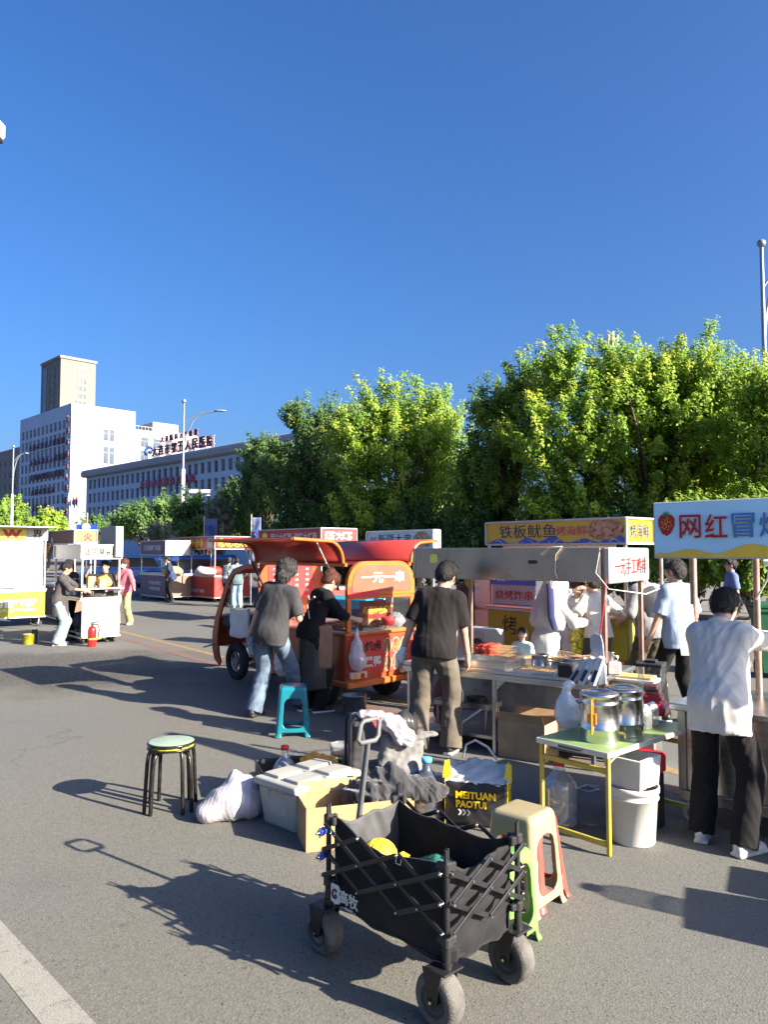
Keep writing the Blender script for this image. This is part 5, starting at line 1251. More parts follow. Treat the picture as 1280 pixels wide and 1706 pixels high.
# cab
path = [(1.78, 1.58), (2.1, 1.56), (2.35, 1.5), (2.5, 1.38), (2.66, 1.12), (2.8, .86), (2.88, .62), (2.88, .42), (2.82, .27), (2.7, .2)]
wid = [.06, .06, .07, .08, .09, .1, .13, .15, .13, .06]
for s_ in (1, -1):
    f = MB()
    for i in range(len(path) - 1):
        pass
    nrm = []
    for i in range(len(path)):
        a = Vector(path[max(i - 1, 0)]); b_ = Vector(path[min(i + 1, len(path) - 1)]); d = (b_ - a).normalized(); nrm.append(Vector((d.y, -d.x)))
    out = [Vector(p) for p in path]; inn = [Vector(p) + n * w_ for p, n, w_ in zip(path, nrm, wid)]
    f.prism([tuple(p) for p in inn] + [tuple(p) for p in reversed(out)], (0, s_ * W2 - (.0 if s_ > 0 else -.03), 0), X_, Z_, .03); f.build('cab_pillar', mat('trike_dark_orange', (.3, .045, .02), .3, 0, .1, 4, coat=.5), T)
def front(u, v):
    k = u * (len(path) - 1); i = min(int(k), len(path) - 2); p = Vector(path[i]).lerp(Vector(path[i + 1]), k - i)
    y = (v - .5) * 2 * (W2 - .03); bul = .07 * (1 - (2 * v - 1) ** 2)
    return p, y, bul
def strip_(k0, k1, name, m, th=.015):
    f = MB(); n = len(path) - 1
    def fn(u, v):
        p, y, b_ = front((k0 + (k1 - k0) * u) / n, v); return (p.x + b_ * .8, y, p.y + b_ * .25)
    f.grid(fn, 10, 10, thick=th); return f.build(name, m, T)
strip_(0, 2.6, 'cab_roof', ORG); strip_(2.6, 5, 'windscreen', clear('window_glass', (.9, .92, .92)), .006); strip_(5, 7, 'nose', mat('trike_dark_orange', (.3, .045, .02)))
f = MB(); f.cyl((2.93, 0, .62), (2.99, 0, .62), .09); f.build('headlamp', GLASS, T)
f = MB(); f.bb((1.78, -.4, .3), (2.05, .4, .62), .02); f.bb((1.8, -.38, .62), (2.1, .38, .7), .04, 1); f.build('seat_box', [ORG, BLACKP], T)
f = MB(); f.bb((1.78, -W2 + .03, .24), (2.02, W2 - .03, .29), .01); f.build('cab_floor', DARKI, T)
f = MB(); f.bb((2.4, -W2 + .04, .7), (2.72, W2 - .04, .86), .05); f.bb((2.3, -.2, .52), (2.6, .2, .7), .04); f.build('dashboard', DARKI, T)
f = MB(); f.tube([(2.3, -.34, 1.0), (2.42, -.12, .98), (2.42, .12, .98), (2.3, .34, 1.0)], .016); f.cyl((2.3, .34, 1.0), (2.22, .42, 1.0), .022); f.cyl((2.42, 0, .98), (2.55, 0, .8), .02); f.build('handlebar', BLACKP, T)
def wheel(u, v, r, wd):
    f = MB(); f.lathe([(r * .6, -wd * .45), (r * .88, -wd * .5), (r, -wd * .3), (r, wd * .3), (r * .88, wd * .5), (r * .6, wd * .45), (r * .6, -wd * .45)], (u, v, r), 28, 0, Matrix.Rotation(R(90), 3, 'X')); w_ = f.build('wheel', RUBBER, T)
    q = MB(); q.cyl((u, v - wd * .3, r), (u, v + wd * .3, r), r * .2)
    for k in range(5): a = k * 1.2566; q.bar((u, v, r), (u + r * .58 * math.cos(a), v, r + r * .58 * math.sin(a)), .04, .03)
    q.tube([(u + r * .57 * math.cos(a), v, r + r * .57 * math.sin(a)) for a in [j * .3927 for j in range(16)]], .02, 6, closed=True); q.build('rim', STEELD, w_)
wheel(2.58, .3, .25, .1); wheel(2.58, -.3, .25, .1); wheel(.42, .44, .26, .13); wheel(.42, -.44, .26, .13)
f = MB(); f.cyl((2.58, -.3, .25), (2.58, .3, .25), .025); f.bb((1.9, -.12, .3), (2.62, .12, .5), .03); f.build('front_axle', BLACKM, T)
f = MB(); f.cyl((.42, -.45, .26), (.42, .45, .26), .03); f.bb((.6, -.2, .22), (1.6, .2, .4), .03); f.build('chassis', BLACKM, T)
f = MB(); f.cyl((2.75, W2, .48), (2.62, W2 + .28, .47), .009, seg=6); f.build('side_mirror_arm', STEELD, T)
ea, na = ROTV(AT)
def pt(u, v, z): return TO + ea * u + na * v + Vector((0, 0, z))
# food heaped on the counter
for k in range(60):
    u, v = random.uniform(.12, 1.0), random.uniform(-.3, .42)
    t = thing('meat_skewer', 'saucy brown meat skewer heaped on the trike counter', 'skewer', pt(u, v, .85 + random.uniform(0, .03)), random.uniform(0, 6.28), 'meat skewers on the trike counter')
    q = MB(); q.tube([(-.08 + .02 * j, .005 * math.sin(j * 2), .004 * math.cos(j * 3)) for j in range(9)], [.006 + .009 * abs(math.sin(j * 1.2 + .6)) for j in range(9)], 6); q.build('meat', FRY, t); MB().cyl((-.1, 0, 0), (.16, 0, .01), .0028, seg=5).build('stick', STICK, t)
t = thing('food_tray', 'steel serving tray with brown food along the trike rear counter', 'tray', pt(.2, -.12, .843), AT)
q = MB(); q.bb((-.12, -.33, 0), (.12, .33, .004), 0)
for a, b_ in (((-.12, -.33, .004), (-.112, .33, .03)), ((.112, -.33, .004), (.12, .33, .03)), ((-.112, -.33, .004), (.112, -.322, .03)), ((-.112, .322, .004), (.112, .33, .03))): q.bb(a, b_, .002)
q.build('body', CHROME, t)
t = thing('red_bowl', 'red plastic bowl under a clear bag on the trike counter', 'bowl', pt(.12, -.22, .875), 0)
MB().lathe([(0, 0), (.06, 0), (.085, .09), (.09, .09), (.064, .004), (0, .006)]).build('body', mat('bowl_red', (.6, .03, .03), .3), t)
# ------------------------------------------------------------------ folding wagon
WA = Vector((.229, 2.81, 0)); WR = math.atan2(.678, .734); WL, WW = .69, .42
BFAB = mat('wagon_fabric', (.009, .009, .01), .7, 0, .25, 9, .3, 300, .3, sheen=.05)
GFAB = mat('wagon_fabric_lining', (.05, .05, .052), .65, 0, .2, 9, .3, 260, .4, sheen=.1)
WG = thing('folding_wagon', 'black folding wagon with big wheels in the foreground', 'wagon', WA, WR)
def nz(a, b, s=0): return math.sin(a * 5.1 + s) * math.cos(b * 4.3 + 2 * s) + .5 * math.sin(a * 11.7 + b * 7.9 + s * 3)
ZT, ZB = .585, .205
def wall_(p0, p1, nout, sag, seed, name='basket'):
    p0, p1, nout = Vector(p0), Vector(p1), Vector(nout); mb = MB()
    def fn(u, v):
        p = p0.lerp(p1, u); e = 4 * u * (1 - u)
        top = ZT - .01 - sag * e + .012 * math.sin(u * 9 + seed); bot = ZB + .02 * math.sin(u * 3.14) * (-.4) + .006 * math.sin(u * 13)
        z = top + (bot - top) * v
        bul = (.004 + .02 * v) * e * math.sin(v * 3.0) + .0045 * nz(u * 3.1, v * 2.2, seed) + .004 * math.sin(u * 26 + v * 5 + seed) * (1 - v) - .015 * v
        return p + nout * bul + Vector((0, 0, z))
    mb.grid(fn, 44, 26, thick=.006); return mb.build(name, [BFAB], WG)
i_ = .02
wall_((i_, WL - i_, 0), (i_, i_, 0), (-1, 0, 0), .055, 1)
wall_((i_, i_, 0), (WW - i_, i_, 0), (0, -1, 0), .05, 2)
wall_((WW - i_, i_, 0), (WW - i_, WL - i_, 0), (1, 0, 0), .05, 3)
b_ = wall_((WW - i_, WL - i_, 0), (i_, WL - i_, 0), (0, 1, 0), .035, 4); b_.data.materials[0] = GFAB
mb = MB(); mb.grid(lambda u, v: (i_ + (WW - 2 * i_) * u, i_ + (WL - 2 * i_) * v, ZB + .012 - .02 * math.sin(u * 3.14) * math.sin(v * 3.14)), 12, 16, thick=.006); mb.build('basket_floor', BFAB, WG)
# hanging tip of cloth at the near corner
mb = MB(); mb.grid(lambda u, v: (.015 + .05 * u, .0 + .07 * (1 - u) * .6, .26 - .11 * v * (1 - abs(u - .35) * 1.1)), 6, 6, thick=.005); mb.build('cloth_tip', BFAB, WG)
for (x, y) in ((0, 0), (WW, 0), (0, WL), (WW, WL)):
    sx, sy = (1 if x == 0 else -1), (1 if y == 0 else -1)
    mb = MB(); mb.cyl((x, y, .2), (x, y, .6), .0115, seg=14); mb.cyl((x, y, .2), (x, y, .33), .015, seg=14)
    po = mb.build('post', BLACKM, WG)
    q = MB(); q.box((x, y, .565), (.036, .036, .05), None, .006); q.box((x + sx * .025, y, .565), (.04, .022, .034), None, .004); q.box((x, y + sy * .025, .565), (.022, .04, .034), None, .004)
    for d in (-.009, .009): q.box((x + d, y + d * .4, .61), (.007, .013, .05), None, .002)
    q.build('corner_bracket', BLACKP, po)
    q = MB(); q.box((x, y, .305), (.036, .036, .04), None, .006); q.box((x + sx * .025, y, .305), (.04, .02, .026), None, .004); q.box((x, y + sy * .025, .305), (.02, .04, .026), None, .004); q.build('slider_bracket', BLACKP, po)
    r = .096 if y == 0 else .092
    # caster wheel trailing the post
    oy = .035 if y == 0 else .03
    wc = Vector((x, y + oy, r))
    q = MB(); q.lathe([(r * .42, -.034), (r * .62, -.041), (r * .9, -.04), (r, -.028), (r * 1.005, 0), (r, .028), (r * .9, .04), (r * .62, .041), (r * .42, .034), (r * .3, .02), (.012, .018)], wc, 36, 0, Matrix.Rotation(R(90), 3, 'Y')); q.lathe([(.012, -.018), (r * .3, -.02), (r * .42, -.034)], wc, 36, 0, Matrix.Rotation(R(90), 3, 'Y'))
    w_ = q.build('wheel', mat('wagon_tyre', (.1, .096, .088), .9, 0, .3, 14, .5, 120), WG)
    q = MB(); q.cyl(wc - Vector((.048, 0, 0)), wc + Vector((.048, 0, 0)), .018, seg=16); q.lathe([(r * .4, -.03), (r * .56, -.0425), (r * .6, -.0425)], wc, 30, 0, Matrix.Rotation(R(90), 3, 'Y')); q.build('hub', BLACKP, w_)
    q = MB()
    for s_ in (-1, 1):
        q.prism([(-.022, -.012), (.02, -.016), (.045, r * .95 + .02), (-.05, r * .95 + .02)] if True else [], (x + s_ * .046 - .002, y + oy, r), (0, 1, 0), Z_, .005)
    q.box((x, y + oy * .4, r * 1.95 + .024), (.104, .1, .008), None, .003); q.cyl((x, y, r * 1.95 + .028), (x, y, .235), .02, seg=14)
    q.build('fork', BLACKM, w_)
    q = MB(); q.cyl(wc - Vector((.056, 0, 0)), wc + Vector((.056, 0, 0)), .006, seg=8); q.build('axle', CHROME, w_)
# scissor bars, each bar a part
def bars(p0, p1, nout, n):
    p0, p1, nout = Vector(p0), Vector(p1), Vector(nout)
    zl, zh = .34, .555
    for k in range(-1, int(math.ceil(n))):
        for s_ in (0, 1):
            u0, u1 = k / n, (k + 2) / n; za, zb_ = (zl, zh) if s_ else (zh, zl)
            if u0 < 0: za = za + (zb_ - za) * (0 - u0) / (u1 - u0); u0 = 0
            if u1 > 1: zb_ = za + (zb_ - za) * (1 - u0) / (u1 - u0); u1 = 1
            of = nout * (.024 + .0095 * s_)
            a = p0.lerp(p1, u0) + of + Vector((0, 0, za)); b_ = p0.lerp(p1, u1) + of + Vector((0, 0, zb_))
            m = MB(); m.bar(a, b_, .008, .019, 0, .003)
            for c in (a, b_, a.lerp(b_, .5)): m.cyl(c - nout * .006, c + nout * .008, .0042, seg=8, m=1)
            m.build('scissor_bar', [BLACKM, STEEL], WG)
bars((0, WL, 0), (0, 0, 0), (-1, 0, 0), 3); bars((0, 0, 0), (WW, 0, 0), (0, -1, 0), 2); bars((WW, 0, 0), (WW, WL, 0), (1, 0, 0), 3)
# emblem and maker lettering near the far end of the long side
lx, ly = Vector((0, -1, 0)), Vector((0, 0, 1))
mb = MB(); rr = [(-.028 + (.018 if False else 0), -.034), (.0, -.042), (.028, -.034), (.028, .03), (.02, .038), (-.02, .038), (-.028, .03)]
mb.prism(rr, (-.034, .6, .292), lx, ly, .003); eb = mb.build('emblem', LTXT, WG)
q = MB(); q.tube([Vector((-.039, .6, .292)) + lx * (.015 * math.cos(a)) + ly * (.017 * math.sin(a)) for a in [.6 + k * .45 for k in range(12)]] + [Vector((-.039, .6, .291)) + lx * .004], .0042, 6); q.build('emblem_mark', BLACKP, eb)
mb = MB(); write(mb, '高牧', (-.036, .508, .297), lx, ly, h=.055, w=.115, bold=.01); write(mb, '— GAOMU —', (-.036, .508, .257), lx, ly, w=.09, bold=.005); mb.build('lettering', LTXT, WG)
# pull handle
hb = Vector((WW * .36, WL + .01, .34)); ht = Vector((WW * .62, WL + .04, .84))
mb = MB(); mb.bar(hb, ht, .02, .026, 0, .004); hd = mb.build('pull_handle', mat('handle_grey', (.12, .12, .12), .4, .6), WG)
d = (ht - hb).normalized(); px_ = Vector((1, .0, 0)); c = ht + d * .055
loop = [c + px_ * x + d * z for x, z in ((-.045, -.05), (.045, -.05), (.062, -.03), (.056, .035), (.042, .05), (-.042, .05), (-.056, .035), (-.062, -.03))]
q = MB(); q.tube(loop, .0115, 10, closed=True); q.build('grip', mat('grip_grey', (.1, .1, .1), .5, 0), hd)
# blue clamps on the far post
for z in (.52, .42):
    q = MB(); q.box((-.03, WL + .005, z), (.05, .03, .026), rz(.4), .006); q.cyl((-.07, WL, z), (-.02, WL, z), .006, seg=8, m=1); q.cyl((-.05, WL, z - .02), (-.05, WL, z + .02), .004, seg=8, m=1); q.build('clamp', [mat('clamp_blue', (.02, .05, .3), .35), CHROME], WG)
for u in (.9, .32):
    q = MB(); q.tube([(-.03, WL * u - .014, .545), (-.034, WL * u - .014, .525), (-.034, WL * u + .014, .525), (-.03, WL * u + .014, .545)], .0022, 5); q.build('wire_loop', CHROME, WG)
def wp(x, y, z): c, s = math.cos(WR), math.sin(WR); return WA + Vector((x * c - y * s, x * s + y * c, z))
# things in the wagon
def blob(name, label, cat, loc, prims, m, h=.012, fold=.01, freq=16, seed=0, rot=0., zs=1., group=None, cutz=None, fold2=0.):
    lo = np.min([np.array(p[0]) - max(p[1]) for p in prims], 0) - .03; hi = np.max([np.array(p[0]) + max(p[1]) for p in prims], 0) + .03
    f = Field(lo, hi, h)
    for p in prims: f.ell(p[0], p[1], p[3] if len(p) > 3 else None, p[2] if len(p) > 2 else .04)
    f.cut((0, 0, 0 if cutz is None else cutz), (0, 0, -1))
    o = field_obj(f, name, m, None, fold, freq, seed, zs, fold2=fold2); o.location = loc; o.rotation_euler = (0, 0, rot)
    return tag(o, label, cat, group) if label else o
NETY = mat('yellow_net', (.75, .5, .02), .55, 0, .15, 40, .6, 70)
o = thing('fruit_bag', 'yellow netted fruit ball lying in the far end of the wagon', 'fruit bag', wp(.14, .52, .215), .3); o.scale = (.78, .78, .8)
blob('net_fruit', None, None, (0, 0, 0), [((0, 0, .12), (.095, .085, .085), .0), ((0, 0, .26), (.1, .09, .085), .05)], NETY, .008, .003, 60, 2).parent = o
q = MB()
for k in range(16):
    a = k * math.pi / 8
    for s_ in (1, -1): q.tube([(.102 * math.sin(t) * math.cos(a + s_ * t * .8), .092 * math.sin(t) * math.sin(a + s_ * t * .8), .26 - .087 * math.cos(t)) for t in [.3 + j * .31 for j in range(9)]], .0022, 4)
q.build('net', mat('yellow_net_cord', (.8, .6, .05), .5), o)
q = MB(); q.tube([(.09, -.04, .26), (.12, -.05, .27), (.14, -.06, .25)], [.012, .02, .028], 7); q.build('net_knot', NETY, o)
blob('green_bag', 'crumpled dark green net bag inside the wagon', 'bag', wp(.22, .32, .215), [((0, 0, .08), (.14, .12, .1)), ((.05, .05, .15), (.09, .09, .08))], mat('green_net', (.03, .13, .09), .5, 0, .3, 30, .5, 90), .01, .012, 22, 4)
blob('yellow_sponge', 'yellow cloth low in the near end of the wagon', 'cloth', wp(.24, .12, .215), [((0, 0, .08), (.1, .06, .12))], mat('yellow_cloth', (.5, .45, .03), .8), .01, .006, 20, 5)
# ------------------------------------------------------------------ stools
def plastic_stool(name, label, loc, rot, m, h=.46, wt=.125, wb=.17, dz=0., group=None, open_=(.085, .35)):
    f = Field((-wb - .03, -wb - .03, -.01), (wb + .03, wb + .03, h + .02), .0075)
    def shell(X, Y, Z):
        t = np.clip(Z / h, 0, 1); w_ = wb + (wt - wb) * t + .012 * np.clip(1 - t * 14, 0, 1)
        def bx(w__, top, r):
            qx = np.abs(X) - w__ + r; qy = np.abs(Y) - w__ + r; qz = Z - top + r
            return np.sqrt(np.maximum(qx, 0) ** 2 + np.maximum(qy, 0) ** 2 + np.maximum(qz, 0) ** 2) + np.minimum(np.maximum(np.maximum(qx, qy), qz), 0) - r
        d = np.maximum(bx(w_, h, .03), -bx(w_ - .013, h - .014, .025))
        zt = open_[1]; r = .05; wo = w_ * .62
        for A in (X, Y):
            q = np.sqrt(np.maximum(np.abs(A) - wo + r, 0) ** 2 + np.maximum(np.maximum(Z - zt + r, open_[0] + r - Z) , 0) ** 2) - r
            d = np.maximum(d, -q)
        low = np.maximum(np.abs(X), np.abs(Y))
        foot = np.maximum(Z - open_[0] * .55, np.minimum(np.abs(X), np.abs(Y)) - wb * .55)
        d = np.maximum(d, -np.maximum(Z - open_[0] * .5, np.minimum(np.abs(X), np.abs(Y)) - wb * .66))
        d = np.maximum(d, -Z)
        ring = np.maximum(np.abs(low - (w_ + .001)) - .006, np.abs(Z - (h - .03)) - .004)
        return d * .9
    f.put(shell, (-wb - .03, -wb - .03, 0), (wb + .03, wb + .03, h), 0)
    o = field_obj(f, name, m); o.location = (loc[0], loc[1], dz); o.rotation_euler = (0, 0, rot)
    return tag(o, label, 'stool', group)
p = gp(488, 1222); plastic_stool('plastic_stool', 'teal plastic stool standing in shade behind the man in the grey T-shirt', p, R(8), mat('stool_teal', (.008, .15, .19), .3, 0, .08, 5, coat=.3), .46, .125, .165)
CREAM = mat('stool_cream', (.31, .265, .145), .35, 0, .06, 6, coat=.2, dirt=.1)
plastic_stool('plastic_stool', 'cream plastic stool stacked over a pink one, right of the wagon', (.69, 3.80), R(-42), CREAM, .455, .118, .152, .0)
plastic_stool('plastic_stool', 'pink plastic stool nested under the cream one', (.735, 3.85), R(-42), mat('stool_pink', (.36, .065, .055), .35, 0, .08, 6), .415, .1, .145, .0)
plastic_stool('plastic_stool', 'pale green plastic stool half hidden behind the wagon', (.53, 3.44), R(-42), mat('stool_green', (.15, .32, .075), .35, 0, .08, 6), .40, .1, .125)
# stacked round stools
LEGM = mat('stool_leg_black', (.035, .033, .03), .3, .7, .3, 20, dirt=.15)
p = gp(284, 1345)
for i, (lab, z, a0, tm) in enumerate((('upper round stool of the stack, with a pale green seat', .445, R(12), mat('seat_pale_green', (.27, .34, .25), .3, 0, .08, 8, dirt=.15)), ('lower round stool of the stack, with a patterned yellow seat', .415, R(34), mat('seat_yellow_print', (.5, .5, .08), .35, 0, .5, 14)))):
    t = thing('round_stool', lab, 'stool', (p.x, p.y, 0), a0, 'stacked round stools')
    q = MB(); q.lathe([(0, z - .018), (.15, z - .018), (.152, z - .012), (.15, z), (.146, z + .001), (0, z + .001)], seg=40); q.build('seat', tm, t)
    q = MB(); q.tube([(.152 * math.cos(a), .152 * math.sin(a), z - .009) for a in [k * math.pi / 20 for k in range(40)]], .009, 6, closed=True); q.build('rim', LEGM, t)
    for k in range(4):
        a = k * math.pi / 2 + .5; c_, s_ = math.cos(a), math.sin(a)
        q = MB(); q.tube([(c_ * r, s_ * r, zz) for r, zz in ((.03, z - .03), (.12, z - .03), (.145, z - .04), (.16, z - .07), (.168, z - .12), (.175, .2), (.185, 0))], .0135, 8); q.build('leg', LEGM, t)
# ------------------------------------------------------------------ boxes and bags on the ground
GRY = mat('cooler_grey', (.33, .33, .29), .45, 0, .06, 5, dirt=.2)
cc = Vector((-.536, 4.62, 0)); ca = math.atan2(.73, .68)
t = thing('cooler_box', 'grey plastic cooler box with a ribbed lid, left of the cardboard box', 'cooler box', cc, ca)
f = Field((-.03, -.03, -.01), (.62, .46, .33), .008)
def cool(X, Y, Z):
    s_ = .03 * (1 - np.clip(Z / .25, 0, 1)); qx = np.abs(X - .28) - .275 + s_ + .03; qy = np.abs(Y - .2) - .195 + s_ + .03; qz = np.abs(Z - .12) - .12 + .02
    return np.sqrt(np.maximum(qx, 0) ** 2 + np.maximum(qy, 0) ** 2 + np.maximum(qz, 0) ** 2) - .025
f.put(cool, (-.02, -.02, 0), (.6, .42, .26), 0); f.rbox((0, .2, .16), (.06, .17, .14), .01, mode='sub', k=0); f.rbox((.28, -.005, .13), (.46, .03, .1), .008, mode='sub', k=0)
field_obj(f, 'body', GRY, t)
f = Field((-.03, -.03, .22), (.62, .46, .34), .007); f.rbox((.28, .2, .268), (.575, .415, .05), .018, k=0)
for x in (.15, .41):
    for y in (.105, .295): f.rbox((x, y, .298), (.2, .15, .03), .008, k=.003)
f.rbox((.28, .2, .296), (.02, .38, .014), .004, k=.002)
field_obj(f, 'lid', GRY, t)
q = MB(); q.bb((.25, -.012, .16), (.31, .003, .25), .006); q.build('latch', WHITEP, t)
t = thing('cardboard_box', 'brown cardboard box in sunlight just behind the wagon', 'cardboard box', Vector((-.457, 4.4, 0)) + Vector((math.cos(.3), math.sin(.3), 0)) * .34 + Vector((-math.sin(.3), math.cos(.3), 0)) * .14, .3)
carton(t, .66, .28, .245, .07, mat('cardboard_sunny', (.36, .23, .11), .85, 0, .1, 7, .12, 60), ((1, 1.3),))
BLKC = mat('black_cloth', (.022, .022, .025), .75, 0, .3, 12, .4, 200, sheen=.3)
blob('black_cloth', 'heap of black cloth bundled on top of the cardboard box', 'cloth', (.02, 4.66, .2), [((-.12, 0, .05), (.16, .12, .09)), ((.1, .05, .06), (.2, .12, .08)), ((.0, .1, .12), (.12, .1, .07)), ((.27, .02, .06), (.1, .1, .06))], BLKC, .0085, .03, 17, 3)
WCR = mat('white_plastic_film', (.36, .34, .36), .3, 0, .05, 5, .35, 30, spec=.6)
blob('plastic_bag', 'tied white plastic bag lying on the asphalt between stool and cooler box', 'bag', gp(386, 1362), [((0, 0, .1), (.17, .13, .12)), ((.06, .04, .17), (.1, .09, .1)), ((-.13, -.02, .06), (.1, .1, .07)), ((.12, -.01, .08), (.08, .09, .1)), ((.02, .05, .24), (.04, .03, .05))], WCR, .0085, .015, 12, 11, R(10))
# crate with bottles
t = thing('crate', 'black plastic crate behind the grey cooler box', 'crate', (-.63, 5.35, 0), R(18))
q = MB()
for a, b_ in (((-.25, -.16, 0), (.25, -.15, .24)), ((-.25, .15, 0), (.25, .16, .24)), ((-.25, -.15, 0), (-.24, .15, .24)), ((.24, -.15, 0), (.25, .15, .24)), ((-.24, -.15, .01), (.24, .15, .02))): q.bb(a, b_, .003)
q.build('body', BLACKP, t); q = MB(); q.tube([(-.25, -.16, .24), (.25, -.16, .24), (.25, .16, .24), (-.25, .16, .24)], .01, 6, closed=True); q.build('rim', BLACKP, t)
def jug(name, label, loc, r, h, capm, bodym, cap_r=.022, neck=.72, ribs=3, water=0., handle=False, watm=None, rot=0., cat='bottle', group=None):
    t = thing(name, label, cat, loc, rot, group)
    pr = [(0, .004), (r * .8, 0), (r * .96, .012)]
    for k in range(1, 14):
        z = h * neck * .86 * k / 14; pr.append((r * (1 - (.03 if (k % (14 // ribs) == 0) else 0)), z))
    pr += [(r, h * neck * .88), (r * .93, h * neck * .96), (r * .72, h * neck * 1.07), (r * .42, h * neck * 1.2), (cap_r, h * neck * 1.28), (cap_r, h * .93)]
    q = MB(); q.lathe(pr, seg=28); q.build('body', bodym, t)
    if water:
        wz = h * water; q = MB(); q.lathe([(0, .006), (r * .78, .006), (r * .93, .02), (r * .955, wz), (0, wz)], seg=28); q.build('water', watm or clear('water_clear', (.88, .92, .93), .3), t)
    q = MB(); q.lathe([(cap_r + .001, h * .92), (cap_r + .005, h * .92), (cap_r + .005, h * .99), (cap_r * .9, h), (0, h)], seg=20); q.build('cap', capm, t)
    if handle: q = MB(); q.tube([(cap_r, 0, h * .9), (cap_r + .03, 0, h * .93), (cap_r + .06, 0, h * .88), (cap_r + .045, 0, h * .84), (cap_r, 0, h * .88)], .004, 6); q.build('handle', WHITEP, t)
    return t
CAPR = mat('cap_red', (.6, .02, .02), .35)
jug('water_bottle', 'clear bottle with a red cap and handle ring in the black crate', (-.70, 5.38, .02), .085, .34, CAPR, PETC, .024, .62, handle=True)
blob('orange_bag', 'orange snack packet lying on the crate beside the clear bottle', 'packet', (-.5, 5.36, .18), [((0, 0, .05), (.1, .05, .09)), ((.1, .02, .05), (.09, .05, .06))], mat('packet_orange', (.75, .3, .02), .25, 0, .1, 20, spec=.6), .009, .012, 20, 6)
for i, (x, y, lab) in enumerate(((-.38, 5.42, 'dark green bottle in the crate right of the orange packet'), (-.31, 5.38, 'second green bottle at the right end of the crate'))):
    jug('green_bottle', lab, (x, y, .02), .04, .25, mat('bottle_cap_green', (.03, .15, .06), .4), clear('green_plastic', (.25, .5, .35), .4), .014, .7)
t = thing('plastic_tub', 'clear plastic bucket standing behind the black crate', 'bucket', (-.3, 5.62, 0), 0)
q = MB(); q.lathe([(0, .15), (.085, .15), (.1, .3), (.106, .3), (.104, .31), (.098, .31)], seg=24); q.build('body', PETC, t); MB().lathe([(0, 0), (.08, 0), (.085, .15), (0, .15)]).build('base', BLACKP, t); MB().lathe([(0, .16), (.088, .16), (.092, .24), (0, .24)]).build('soaked_skewers', FRY, t)
p = gp(590, 1190); t = thing('stock_pot', 'blackened steel stock pot on the ground behind the shopping trolley', 'pot', p, 0)
q = MB(); q.lathe([(0, 0), (.125, 0), (.13, .01), (.13, .2), (.138, .205), (.136, .21), (.127, .21), (.126, .015), (0, .012)], seg=28); q.build('body', STEELD, t)
for s_ in (1, -1): MB().tube([(s_ * .13, -.03, .17), (s_ * .165, -.03, .175), (s_ * .165, .03, .175), (s_ * .13, .03, .17)], .005, 6).build('handle', STEELD, t)
# trolley with bags
tl = Vector((.02, 5.1, 0)); t = thing('shopping_trolley', 'black shopping trolley with a grey pouch behind the wagon handle', 'trolley', tl, R(14))
q = MB(); q.tube([(-.25, 0, .06), (-.25, 0, .58), (-.22, 0, .62), (.05, .02, .62)], .011, 8); q.tube([(-.25, .16, .06), (-.25, .16, .58), (-.22, .16, .62)], .011, 8); q.bar((-.27, .0, .06), (.2, .0, .06), .02); q.bar((-.27, .16, .06), (.2, .16, .06), .02); q.build('frame', BLACKM, t)
f = Field((-.32, -.16, .05), (.3, .3, .7), .011); f.rbox((-.19, .09, .42), (.09, .15, .42), .025, k=0); f.rbox((.04, .1, .2), (.34, .22, .2), .05, k=.05); field_obj(f, 'bag', BLKC, t, .012, 14, 4)
f = Field((-.12, -.2, .2), (.38, .2, .6), .009); f.rbox((.1, 0, .37), (.3, .1, .22), .04, rot=Matrix.Rotation(.15, 3, 'Y'), k=0); f.ell((.1, -.02, .28), (.13, .09, .07), None, .06); f.rbox((.2, .0, .475), (.3, .09, .025), .01, rot=Matrix.Rotation(-.12, 3, 'Y'), k=.02)
field_obj(f, 'pouch', mat('grey_mesh_cloth', (.16, .155, .15), .75, 0, .15, 12, .5, 200, sheen=.2), t, .012, 16, 8)
f = Field((.0, .05, .35), (.34, .3, .68), .01); f.ell((.16, .16, .5), (.1, .07, .12)); field_obj(f, 'black_flap', mat('glossy_black_bag', (.03, .03, .03), .3), t, .012, 14, 9)
for x in (-.22, .18):
    q = MB(); q.cyl((x, -.03, .06), (x, .0, .06), .06, seg=18); q.cyl((x, .16, .06), (x, .19, .06), .06, seg=18); q.build('wheel', RUBBER, t)
blob('plastic_bag', 'crumpled white plastic bag thrown over the shopping trolley', 'bag', (tl.x - .02, tl.y - .02, .52), [((-.1, 0, .12), (.09, .07, .03), .03), ((.02, 0, .07), (.1, .08, .06), .04), ((.1, -.03, .01), (.06, .06, .09), .04), ((.16, -.03, -.03), (.05, .04, .06), .03)], WCR, .008, .014, 20, 12, 0, cutz=-.12)
t = thing('printed_tag', 'white and red printed triangle tag behind the wagon handle grip', 'tag', (tl.x - .075, tl.y - .13, .60), .1)
MB().prism([(-.035, .04), (.04, .045), (.02, -.05)], (0, 0, 0), X_, Z_, .004).build('card', mat('tag_red', (.6, .05, .07), .5, 0, .6, 60), t)
# blue water jug
BLUEJ = clear('blue_plastic', (.12, .25, .62), .5, .1, .12)
jug('water_jug', 'blue water cooler jug with a light blue cap behind the wagon', (.28, 5.0, 0), .125, .38, mat('cap_light_blue', (.1, .42, .62), .35), BLUEJ, .03, .62, 4, .3, watm=clear('water_blue', (.25, .45, .8), .3))
